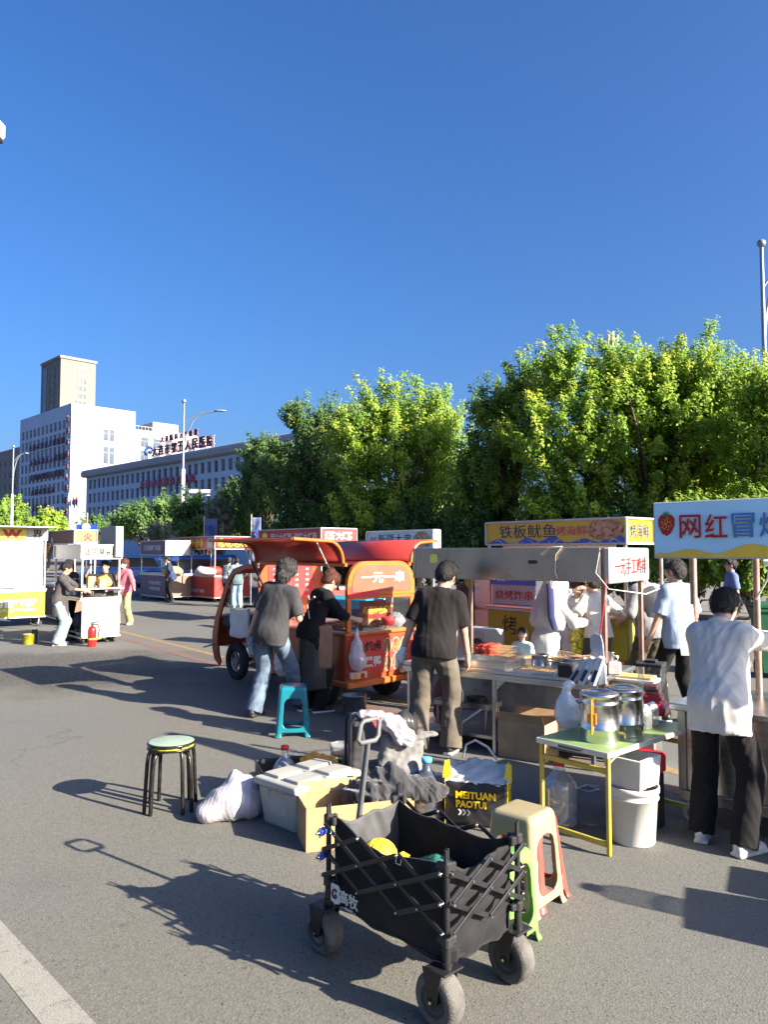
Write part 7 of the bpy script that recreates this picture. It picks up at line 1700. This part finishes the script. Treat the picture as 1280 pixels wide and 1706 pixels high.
    def sub(f, name, m, fold=0., freq=14, sd=0, zs=1., mfn=None, fold2=0.):
        o = field_obj(f, name, m, root, fold, freq, seed + sd, zs, None, mfn, fold2); o.scale = (s, s, s); return o
    # trousers
    if bottom is not None:
        F = Field(lo, hi, res); bl = .016 * bloose
        F.ell(pel + A_(0, -.01, .02), ((.168 if fem else .158) * build + bl, .118 * build + bl, .13 + bl), None, .05)
        for k in (1, -1):
            kneer, ankr = .058 + bl * 1.2, .044 + bl * 1.9; ae = an[k] + A_(0, 0, -.035)
            F.cap(hip[k], kn[k], .083 * build + bl, kneer, .03 if k == 1 else .025); F.cap(kn[k], ae, kneer, ankr, .02, flat='end')
        F.cut(A_(0, 0, .035), A_(0, 0, -1)); F.cut(pel + A_(0, 0, .14), A_(0, 0, 1))
        sub(F, 'trousers', bottom, bfold * (1 + .3 * bloose), 19, 3, .75)
    if top is not None:
        F = Field(lo, hi, res); lf = .0095 * loose
        body(F, True, lf)
        a, b_ = tp(0, -.0, .36), pel + M2 @ A_(0, -.004, -hem) if untuck else pel + M2 @ A_(0, 0, .1)
        wx = (.155 if fem else .165) * build + lf * 1.5
        for q in (-.5, 0, .5): F.cap(a + r * q * wx, b_ + r * q * wx + A_(0, -.012, 0), .082 * build + lf * .8, .098 * build + lf * 1.15, .05)
        hemn = -(M2 @ A_(0, 0, 1)); F.cut(b_ - hemn * 0, hemn) if untuck else F.cut(pel + A_(0, 0, .09), A_(0, 0, -1))
        F.cap(nk - u * .03, nk + u * .012, .064 + lf * .3, .06 + lf * .3, .02, flat=True)
        for k in (1, -1):
            if sleeve == 'none': F.ell(sh[k], (.07, .07, .07), None, .03); continue
            if sleeve == 'short': e = sh[k] + (el[k] - sh[k]) * (.72 + .1 * loose); F.cap(sh[k], e, .056 + lf, .058 + lf * 1.6, .04, flat='end')
            else:
                w_ = wr[k] + (el[k] - wr[k]) * (.06 if sleeve == 'long' else .6); F.cap(sh[k], el[k], .056 + lf, .047 + lf, .04); F.cap(el[k], w_, .05 + lf, .036 + lf, .03, flat='end')
        sub(F, 'top' if fem else 'shirt', top, tfold * (1 + .25 * loose), 21, 5, .4)
    # shoes
    if shoes is not None:
        for k in (1, -1):
            c_, n_ = math.cos(yaw[k]), math.sin(yaw[k]); fw = A_(-n_, c_, 0); g0 = an[k] - A_(0, 0, .085)
            F = Field(g0 - .22, g0 + .25, min(res, .009)); F.ell(g0 + fw * -.035 + A_(0, 0, .05), (.04, .05, .055), None, .02); F.ell(g0 + fw * .02 + A_(0, 0, .045), (.038, .06, .05), np.array(rz(yaw[k])), .03); F.ell(g0 + fw * .11 + A_(0, 0, .03), (.047, .085, .04), np.array(rz(yaw[k])), .04); F.rbox(g0 + fw * .055 + A_(0, 0, .012), (.088, .27, .024), .011, np.array(rz(yaw[k])), .01)
            zc = g0[2] + .026; F.cut(g0 + A_(0, 0, .0), A_(0, 0, -1))
            o = sub(F, 'shoe', [shoes, sole or shoes], 0, 10, 0, 1, lambda C, zc=zc: (C[:, 2] < zc))
    # hair
    if hair:
        F = Field(hc - .24, hc + .24, min(res, .009)); kk = hair
        F.ell(hp(0, -.018, .04), (.087, .102, .094), hd_m, .02); F.ell(hp(0, -.05, -.005), (.08, .07, .08), hd_m, .03)
        if kk == 'short': F.cap(hp(-.035, .04, .105), hp(.04, .04, .105), .024, .024, .04)
        if kk in ('bob', 'curly', 'long'): F.ell(hp(0, -.05, -.05), (.088, .07, .1), hd_m, .04)
        if kk == 'curly': F.ell(hp(0, -.02, .06), (.11, .115, .095), hd_m, .04)
        if kk == 'long': F.cap(hp(0, -.08, -.05), hp(0, -.085, -.27), .065, .045, .05)
        if kk == 'pony': F.cap(hp(0, -.11, .05), hp(0, -.15, -.12), .03, .018, .03)
        if kk == 'bun': F.ell(hp(0, -.1, .085), (.05, .045, .045), None, .02)
        # keep face clear
        F.ell(hp(0, .095, -.03), (.085, .075, .098), hd_m, .0, 'sub')
        for k in (1, -1): F.ell(hp(k * .082, .015, -.015), (.025, .03, .04), hd_m, .0, 'sub')
        if kk in ('short', 'pony', 'bun'): F.cut(hp(0, -.06, -.075), -hu * .9 + hf * .1)
        ho = sub(F, 'hair', hairm, .008 if kk == 'curly' else .004, 40 if kk == 'curly' else 26, 7, .6, None, .001)
        strands(ho, hc, hu, hf, hr, 2600 if res < .0125 else 700, kk == 'curly', seed)
    ctx = dict(root=root, sub=sub, tp=tp, hp=hp, sh=sh, el=el, wr=wr, kn=kn, an=an, pel=pel, r=r, f=f_, u=u, hu=hu, hf=hf, hr=hr, hd=hd_m, M3=M3, M2=M2, lo=lo, hi=hi, res=res, s=s, hc=hc, nk=nk)
    if extra: extra(ctx)
    return root
def C_(name, c, **k): return cloth(name, c, **k)
JEAN = C_('washed_jeans', (.105, .145, .2), var=.3); JEANL = C_('pale_jeans', (.24, .3, .32), var=.12); BLKT = C_('black_trousers', (.009, .009, .01), var=.2); KHAKI = C_('khaki_trousers', (.3, .25, .13), var=.15); BROWNT = C_('grey_brown_trousers', (.105, .09, .07), var=.15); GREYT = C_('dark_grey_trousers', (.05, .05, .055))
SHOEB = mat('shoe_black', (.02, .02, .022), .45); SHOEW = mat('shoe_white', (.45, .45, .43), .5); SOLEW = mat('sole_white', (.7, .68, .62), .6); SHOET = mat('shoe_tan', (.5, .42, .33), .6)
# --- man in grey T-shirt by the trike
def glove(ctx, k, name, m, long_=.0):
    d = ctx['wr'][k] - ctx['el'][k]; d /= np.linalg.norm(d); w_ = ctx['wr'][k]
    F = Field(w_ - .22, w_ + .22, .008); F.cap(w_ - d * .02, w_ + d * .05, .034, .042, .02); F.ell(w_ + d * .08, (.034, .03, .05), None, .03); F.cap(w_ + d * .06, w_ + d * .15, .026, .018, .02)
    for i in (-1, 1): F.cap(w_ + d * .1 + ctx['f'] * i * .018, w_ + d * .165 + ctx['f'] * i * .022, .012, .009, .01)
    return ctx['sub'](F, name, m, .006, 40, 2)
def ex1(c):
    F = Field(c['wr'][-1] - .25, c['wr'][-1] + .25, .01); w_ = c['wr'][-1] + A_(0, .02, -.1)
    F.ell(w_, (.04, .06, .07)); F.ell(w_ + A_(.0, .03, -.1), (.05, .05, .09), None, .05); c['sub'](F, 'rag', C_('blue_grey_rag', (.25, .32, .38)), .016, 20, 3)
    q = MB(); d = c['wr'][-1] - c['el'][-1]; d /= np.linalg.norm(d); p = c['wr'][-1] - d * .02; a = Vector(d).orthogonal().normalized(); b = Vector(d).cross(a)
    q.tube([(Vector(p) + a * .033 * math.cos(t) + b * .033 * math.sin(t)) * c['s'] for t in [k * .524 for k in range(12)]], .006, 6, closed=True); q.build('bracelet', mat('bracelet', (.6, .5, .45), .4), c['root'])
person('man in a charcoal T-shirt and washed jeans seen from behind by the trike', (-1.19, 7.95), R(-22), 1.70, lean=9, side=9, hands={-1: (-.30, .02, .78), 1: (.2, .3, 1.0)}, feet={-1: (-.17, -.05, 4), 1: (.15, .42, -10)}, head=(0, 8, 3), top=C_('charcoal_tshirt', (.04, .04, .043), var=.12), sleeve='short', loose=1.5, hem=.12, bottom=JEAN, bloose=1.5, shoes=SHOEB, hairm=HAIRG, hair='curly', res=.011, extra=ex1, hip_dx=.0, seed=2, grip={-1: 1.2}, build=.95)
# --- woman in black bending over the trike counter
BLKTOP = C_('black_sweater', (.007, .007, .008), var=.2)
def ex2(c):
    F = Field(c['lo'], c['hi'], .014); p = c['pel']
    F.cap(p + A_(0, .03, .1), p + A_(.0, .06, -.62), .17, .2, .03, flat=True); sub = c['sub']
    sub(F, 'apron', mat('apron_black', (.022, .021, .02), .55, 0, .2, 6, .2, 120), .012, 8, 2, .4)
    F = Field(c['lo'], c['hi'], .014); F.rbox(p + A_(.165, .1, -.14), (.07, .17, .5), .025, rz(-.2), 0); sub(F, 'pouch', C_('brown_apron_panel', (.2, .11, .08)), .01, 9, 3, .4)
    q = MB(); t = c['tp']; q.tube([Vector(v) * c['s'] for v in (t(-.08, -.13, .42), t(-.02, -.135, .3), t(.1, -.12, .16))], .008, 6); q.tube([Vector(v) * c['s'] for v in (t(.08, -.13, .42), t(.0, -.14, .36), t(-.09, -.13, .42))], .012, 6); q.build('apron_strap', mat('strap_pale', (.35, .33, .3), .7), c['root'])
person('woman in black sweater and apron bending over the orange trike counter', (-.80, 8.2), R(-58), 1.63, True, lean=19, hands={-1: (-.1, .52, .98), 1: (.14, .5, .98)}, feet={-1: (-.08, -.03, 5), 1: (.09, .06, -5)}, head=(-8, 30, 0), top=BLKTOP, sleeve='roll', loose=1.3, hem=.05, bottom=BLKT, bloose=1.3, shoes=SHOEB, sole=SOLEW, hairm=HAIRR, hair='bun', skin=SKINL, res=.0115, extra=ex2, seed=4)
# --- man in black T-shirt at the skewer table
def ex3(c): glove(c, -1, 'glove', mat('thin_white_glove', (.62, .62, .6), .45, 0, .1, 10))
person('man in a black T-shirt and grey-brown trousers standing before the skewer table', (.43, 6.5), R(-14), 1.72, lean=10, side=6, hands={-1: (-.30, .03, .82), 1: (.27, .16, .80)}, feet={-1: (-.14, -.06, 12), 1: (.13, .06, -14)}, head=(-22, 22, 3), top=C_('black_tshirt', (.011, .009, .0095), var=.15), sleeve='short', loose=1.3, hem=.06, bottom=BROWNT, bloose=1.7, shoes=SHOEB, sole=SOLEW, hair='short', res=.0105, extra=ex3, seed=6, grip={1: .9}, build=.95)
# --- woman in white shirt in front of the juice cart
def ex4(c):
    F = Field(c['lo'], c['hi'], .011); nk, u, f = c['nk'], c['u'], c['f']
    q = MB(); q.tube([(Vector(nk) + Vector(c['r']) * .064 * math.cos(t) + Vector(f) * .066 * math.sin(t) + Vector(u) * (.012 - .012 * math.sin(t))) * c['s'] for t in [k * .393 for k in range(16)]], .017, 7, closed=True, squash=1.4); q.build('collar', C_('white_shirt', (.5, .48, .44)), c['root'])
    for k in (1, -1):
        w_ = c['el'][k] + (c['wr'][k] - c['el'][k]) * .42; d = c['wr'][k] - c['el'][k]; d /= np.linalg.norm(d); F = Field(w_ - .12, w_ + .12, .009); F.cap(w_ - d * .03, w_ + d * .03, .058, .056, .0, flat=True); c['sub'](F, 'cuff', C_('white_shirt', (.5, .48, .44)), .006, 25, k)
person('woman in a loose white shirt and black trousers working at the juice cart', (1.97, 4.46), R(-38), 1.60, True, lean=19, side=-3, hands={-1: (-.05, .45, 1.0), 1: (.42, .50, 1.12)}, poles={1: (1, -.3, -.1), -1: (-.6, -.5, -.6)}, feet={-1: (-.13, .06, 8), 1: (.12, -.03, -26)}, head=(-14, 22, 6), top=C_('white_shirt', (.5, .48, .44), var=.05, bump=.12), sleeve='roll', loose=1.9, hem=.16, bottom=BLKT, bloose=1.3, shoes=SHOEW, hair='short', skin=SKINL, res=.0098, extra=ex4, seed=8, build=.92, tfold=.0065)
# --- customers beyond the skewer table
WH = C_('white_sun_jacket', (.45, .45, .47), var=.06, bump=.1); NAVY = C_('navy_stripe', (.03, .035, .12))
def ex5(c):
    F = Field(c['lo'] - .1, c['hi'] + .1, .012); hp, tp = c['hp'], c['tp']
    F.ell(hp(0, -.01, .02), (.135, .14, .15), c['hd'], 0); F.cap(hp(0, -.04, -.04), tp(0, -.03, .34), .14, .19, .08); F.cap(hp(0, -.04, -.04), tp(-.14, -.02, .26), .12, .13, .08); F.cap(hp(0, -.0, -.04), tp(.15, .0, .24), .12, .12, .08)
    F.ell(hp(.06, .1, -.0), (.07, .07, .1), c['hd'], .01, 'sub'); F.cut(tp(0, 0, .16), -c['u']); c['sub'](F, 'hood', WH, .016, 11, 3, .5)
    q = MB(); t_ = [Vector(v) * c['s'] for v in (hp(-.08, -.13, .06), hp(.03, -.165, .02), hp(.13, -.14, -.1), tp(.2, -.14, .3), tp(.25, -.1, .16))]; q.tube(t_, [.03, .035, .035, .035, .03], 8, squash=.35); q.build('stripe', NAVY, c['root'])
person('person wrapped in a white hooded sun jacket with a navy stripe, buying skewers', (1.70, 7.95), R(-62), 1.52, True, lean=12, hands={1: (.2, .36, .98), -1: (-.12, .4, 1.0)}, head=(-10, 18, 0), top=WH, sleeve='long', loose=2.2, hem=.2, bottom=GREYT, bloose=1., shoes=SHOEW, hair='long', skin=SKINL, res=.015, extra=ex5, seed=11)
person('woman in a pale grey cardigan shading her eyes beside the white-hooded person', (2.16, 8.5), R(172), 1.50, True, lean=14, hands={1: (.06, .36, 1.30), -1: (-.22, .3, .92)}, poles={1: (1, 0, -.4)}, head=(10, 6, 0), top=C_('pale_cardigan', (.6, .6, .58)), sleeve='long', loose=1.2, hem=.18, bottom=C_('white_skirt_trousers', (.6, .58, .55)), bloose=1.4, shoes=SHOEW, hair='long', hairm=HAIRR, skin=SKINL, res=.015, seed=12)
def ex7(c): pass
person('woman in a white T-shirt seen from behind at the skewer table', (2.30, 8.1), R(12), 1.55, True, lean=10, hands={-1: (-.26, .2, .98), 1: (.24, .18, 1.0)}, head=(20, 8, 0), top=C_('white_tshirt', (.46, .44, .41), var=.05), sleeve='short', loose=.9, hem=-.02, bottom=GREYT, bloose=.8, shoes=SHOEW, hair='short', skin=SKINL, res=.014, seed=13)
o = blob('gift_bag', 'yellow patterned bag held by the woman in the white T-shirt', 'bag', (2.12, 8.22, .58), [((0, 0, .16), (.09, .06, .17)), ((-.01, 0, .33), (.06, .03, .12))], mat('bag_yellow_print', (.65, .42, .05), .5, 0, .7, 26), .013, .01, 16, 51)
def ex8(c):
    F = Field(c['lo'], c['hi'], .014); tp = c['tp']; F.ell(tp(0, 0, .33), (.185, .14, .21), c['M3'], 0); F.cap(tp(0, 0, .3), tp(0, 0, .0), .14, .15, .08); F.cap(c['sh'][1], c['sh'][-1], .07, .07, .05); F.cut(tp(0, 0, -.03), -c['u']); c['sub'](F, 'vest', C_('dark_vest', (.035, .037, .045)), .01, 10, 3, .5)
person('man in a dark vest over a grey shirt, left of the man in pale blue', (2.93, 8.3), R(28), 1.68, lean=8, hands={-1: (-.2, .25, .95), 1: (.2, .3, .95)}, head=(10, 20, 0), top=C_('grey_check_shirt', (.2, .2, .21)), sleeve='roll', loose=1.1, hem=.08, bottom=C_('olive_trousers', (.07, .065, .045)), bloose=1.3, shoes=SHOEB, res=.015, extra=ex8, seed=14, build=.98)
def ex9(c):
    q = MB(); hp = c['hp']
    for k in (1, -1): q.tube([Vector(hp(k * .032 + .028 * math.cos(t), .09, .012 + .02 * math.sin(t))) * c['s'] for t in [i * .785 for i in range(8)]], .002, 5, closed=True); q.cyl(Vector(hp(k * .06, .088, .015)) * c['s'], Vector(hp(k * .078, .0, .015)) * c['s'], .002, seg=5)
    q.build('glasses', STEEL, c['root'])
person('man in a pale blue T-shirt and black trousers behind the juice cart post', (3.0, 7.7), R(24), 1.70, hands={-1: (-.28, .12, .82), 1: (.28, .1, .85)}, head=(25, 6, 0), feet={-1: (-.12, .1, 5), 1: (.14, -.1, -5)}, top=C_('pale_blue_tshirt', (.24, .31, .42), var=.06), sleeve='short', loose=1.5, hem=.12, bottom=BLKT, bloose=1.2, shoes=SHOEB, sole=SOLEW, hairm=HAIRG, res=.012, extra=ex9, seed=15, build=.95)
person('man in a slate blue T-shirt standing in the shade before the green bin', (6.1, 13.2), R(80), 1.66, hands={1: (.1, .25, .95)}, top=C_('slate_blue_tshirt', (.1, .14, .28)), sleeve='short', loose=1.2, hem=.1, bottom=GREYT, shoes=SHOEB, res=.018, seed=16, fingers=False)
person('small child with dark hair peeping over the skewer table', (1.42, 7.75), R(150), .98, True, hands={1: (.08, .14, .55)}, top=C_('pale_teal_top', (.5, .65, .65)), sleeve='short', loose=1.3, hem=.1, bottom=JEANL, shoes=SHOEW, hair='bob', skin=SKINL, res=.022, seed=17, fingers=False, cat='child')
# --- left group
def ex11(c):
    F = Field(c['lo'], c['hi'], .016); p = c['pel']; F.cap(p + A_(0, .02, .12), p + A_(0, .02, -.32), .165, .18, .03, flat=True); F.rbox(p + A_(0, -.2, -.1), (.2, .2, 1), .01, None, 0, 'sub'); c['sub'](F, 'apron', C_('grey_apron', (.06, .055, .055)), .012, 9, 2, .4)
person('woman in a dark grey top, apron and pale jeans working at the tofu cart', (gp(92, 1076).x, gp(92, 1076).y + .1), R(-78), 1.60, True, lean=10, hands={-1: (-.08, .48, 1.0), 1: (.14, .44, 1.02)}, head=(0, 14, 0), top=C_('dark_grey_top', (.06, .055, .055)), sleeve='roll', loose=1.5, hem=.05, bottom=JEANL, bloose=1.9, shoes=SHOET, hair='pony', res=.015, extra=ex11, seed=18)
def ex12(c):
    F = Field(c['hc'] - .2, c['hc'] + .2, .012); hp = c['hp']; F.ell(hp(0, -.015, .06), (.098, .11, .085), c['hd'], 0); F.ell(hp(0, .1, .07), (.07, .07, .014), c['hd'], .02); F.cut(hp(0, 0, .045), -c['hu']); c['sub'](F, 'cap', mat('cap_pink_white', (.65, .5, .5), .7), 0)
    F = Field(c['hc'] - .2, c['hc'] + .2, .012); F.ell(hp(0, .07, -.05), (.05, .035, .045), c['hd'], 0); c['sub'](F, 'face_mask', mat('mask_dark', (.1, .1, .11), .8), 0)
    q = MB(); t = c['tp']; q.box(Vector(t(0, .135, .3)) * c['s'], (.2, .01, .16), Matrix(c['M3']), .003); q.build('shirt_print', mat('print_multicolour', (.4, .15, .2), .5, 0, .9, 14), c['root'])
p = at(117, 920, 14.9); person('vendor with a pink and white cap and dark mask behind the tofu cart pot', (p.x, p.y), R(170), 1.62, True, hands={1: (.12, .3, 1.0), -1: (-.15, .3, 1.0)}, head=(0, 16, 0), top=C_('black_print_tee', (.03, .03, .033)), sleeve='short', loose=1.2, hem=.08, bottom=BLKT, shoes=SHOEB, hair='bob', res=.018, extra=ex12, seed=19, fingers=False)
p = at(177, 920, 14.7); person('vendor in black raising one hand to her head behind the tofu cart', (p.x, p.y), R(178), 1.60, True, hands={1: (.26, .14, 1.44), -1: (-.16, .28, 1.0)}, poles={1: (1, .1, -.3)}, head=(0, 6, 0), top=C_('black_tee', (.025, .025, .028)), sleeve='short', loose=1.2, hem=.08, bottom=BLKT, shoes=SHOEB, hair='short', res=.018, seed=20, fingers=False)
def ex14(c):
    F = Field(c['hc'] - .2, c['hc'] + .2, .012); hp = c['hp']; F.ell(hp(0, .06, -.05), (.062, .05, .055), c['hd'], 0); F.cut(hp(0, 0, -.005), c['hu']); c['sub'](F, 'face_mask', mat('mask_white', (.8, .8, .8), .8), 0)
    F = Field(c['lo'] - .1, c['hi'] + .1, .015); p = c['pel']; F.rbox(p + A_(.12, .17, .02), (.26, .1, .2), .04, rz(.2), 0); c['sub'](F, 'shoulder_bag', mat('bag_grey', (.12, .12, .14), .6), .004, 12)
    F = Field(c['lo'] - .1, c['hi'] + .1, .013); F.rbox(p + A_(.14, .2, .12), (.3, .14, .04), .012, rz(.2), 0); c['sub'](F, 'held_packet', mat('packet_pale', (.6, .6, .58), .5), 0)
    q = MB(); q.tube([Vector(v) * c['s'] for v in (c['sh'][-1] + A_(.05, .07, .05), c['tp'](0, .16, .28), p + A_(.14, .2, .1))], .012, 6); q.build('bag_strap', BLACKP, c['root'])
p = gp(206, 1041); person('woman in a pink cardigan, white mask and khaki trousers walking by the tofu cart', (p.x, p.y), R(168), 1.60, True, hands={-1: (-.38, .2, .86), 1: (.24, .24, .95)}, feet={1: (.1, .14, 0), -1: (-.1, -.12, 8)}, head=(-6, 4, 0), top=C_('pink_cardigan', (.5, .12, .15), var=.06), sleeve='long', loose=1.6, hem=.12, bottom=KHAKI, bloose=1.7, shoes=SHOET, hair='curly', hairm=HAIRR, skin=SKINL, res=.017, extra=ex14, seed=21, fingers=False)
p = at(277, 920, 25.6); person('person in a dark jacket leaning inside the purple stall', (p.x + .05, p.y + .6), R(100), 1.66, lean=14, top=C_('navy_print_jacket', (.03, .04, .09), var=.4), sleeve='long', loose=1.4, bottom=BLKT, shoes=SHOEB, res=.024, seed=22, fingers=False)
p = at(396, 920, 23.6); person('man in a teal grey T-shirt and light jeans at the red squid stall', (p.x, p.y), R(20), 1.62, lean=8, hands={-1: (-.25, .3, 1.0), 1: (.25, .3, 1.0)}, head=(0, 14, 0), top=C_('teal_grey_tshirt', (.15, .21, .22)), sleeve='short', loose=1.5, hem=.12, bottom=C_('light_blue_jeans', (.32, .45, .6)), bloose=1.4, shoes=SHOEW, res=.02, seed=23, fingers=False, build=.98)
def ex17(c):
    F = Field(c['hc'] - .2, c['hc'] + .2, .015); hp = c['hp']; F.ell(hp(0, -.015, .06), (.1, .112, .09), c['hd'], 0); F.cut(hp(0, 0, .03), -c['hu']); c['sub'](F, 'cap', mat('cap_dark', (.03, .03, .05), .7), 0)
p = at(378, 920, 24.3); person('person in a grey top and dark cap left of the man in teal grey', (p.x, p.y), R(-30), 1.60, lean=12, top=C_('light_grey_top', (.25, .27, .3)), sleeve='long', loose=1.3, bottom=BLKT, shoes=SHOEB, res=.024, extra=ex17, seed=24, fingers=False)

def ex18(c):
    F = Field(c['hc'] - .25, c['hc'] + .25, .013); hp = c['hp']; F.ell(hp(0, -.015, .035), (.1, .115, .12), c['hd'], 0); F.cap(hp(0, -.02, -.1), hp(0, .02, -.14), .08, .09, .05); F.ell(hp(0, .11, -.02), (.07, .06, .09), c['hd'], 0, 'sub'); c['sub'](F, 'headscarf', C_('yellow_scarf', (.55, .38, .04), var=.3), .008, 20, 2)
p = at(780, 920, 10.9); person('woman with a yellow headscarf beyond the steel hood, behind the man in black', (p.x, p.y), R(190), 1.56, True, lean=6, hands={1: (.16, .3, .95), -1: (-.16, .3, .95)}, head=(0, 10, 0), top=C_('brown_jacket', (.12, .08, .06)), sleeve='long', loose=1.3, bottom=BLKT, shoes=SHOEB, hair='short', res=.018, extra=ex18, seed=31, fingers=False)
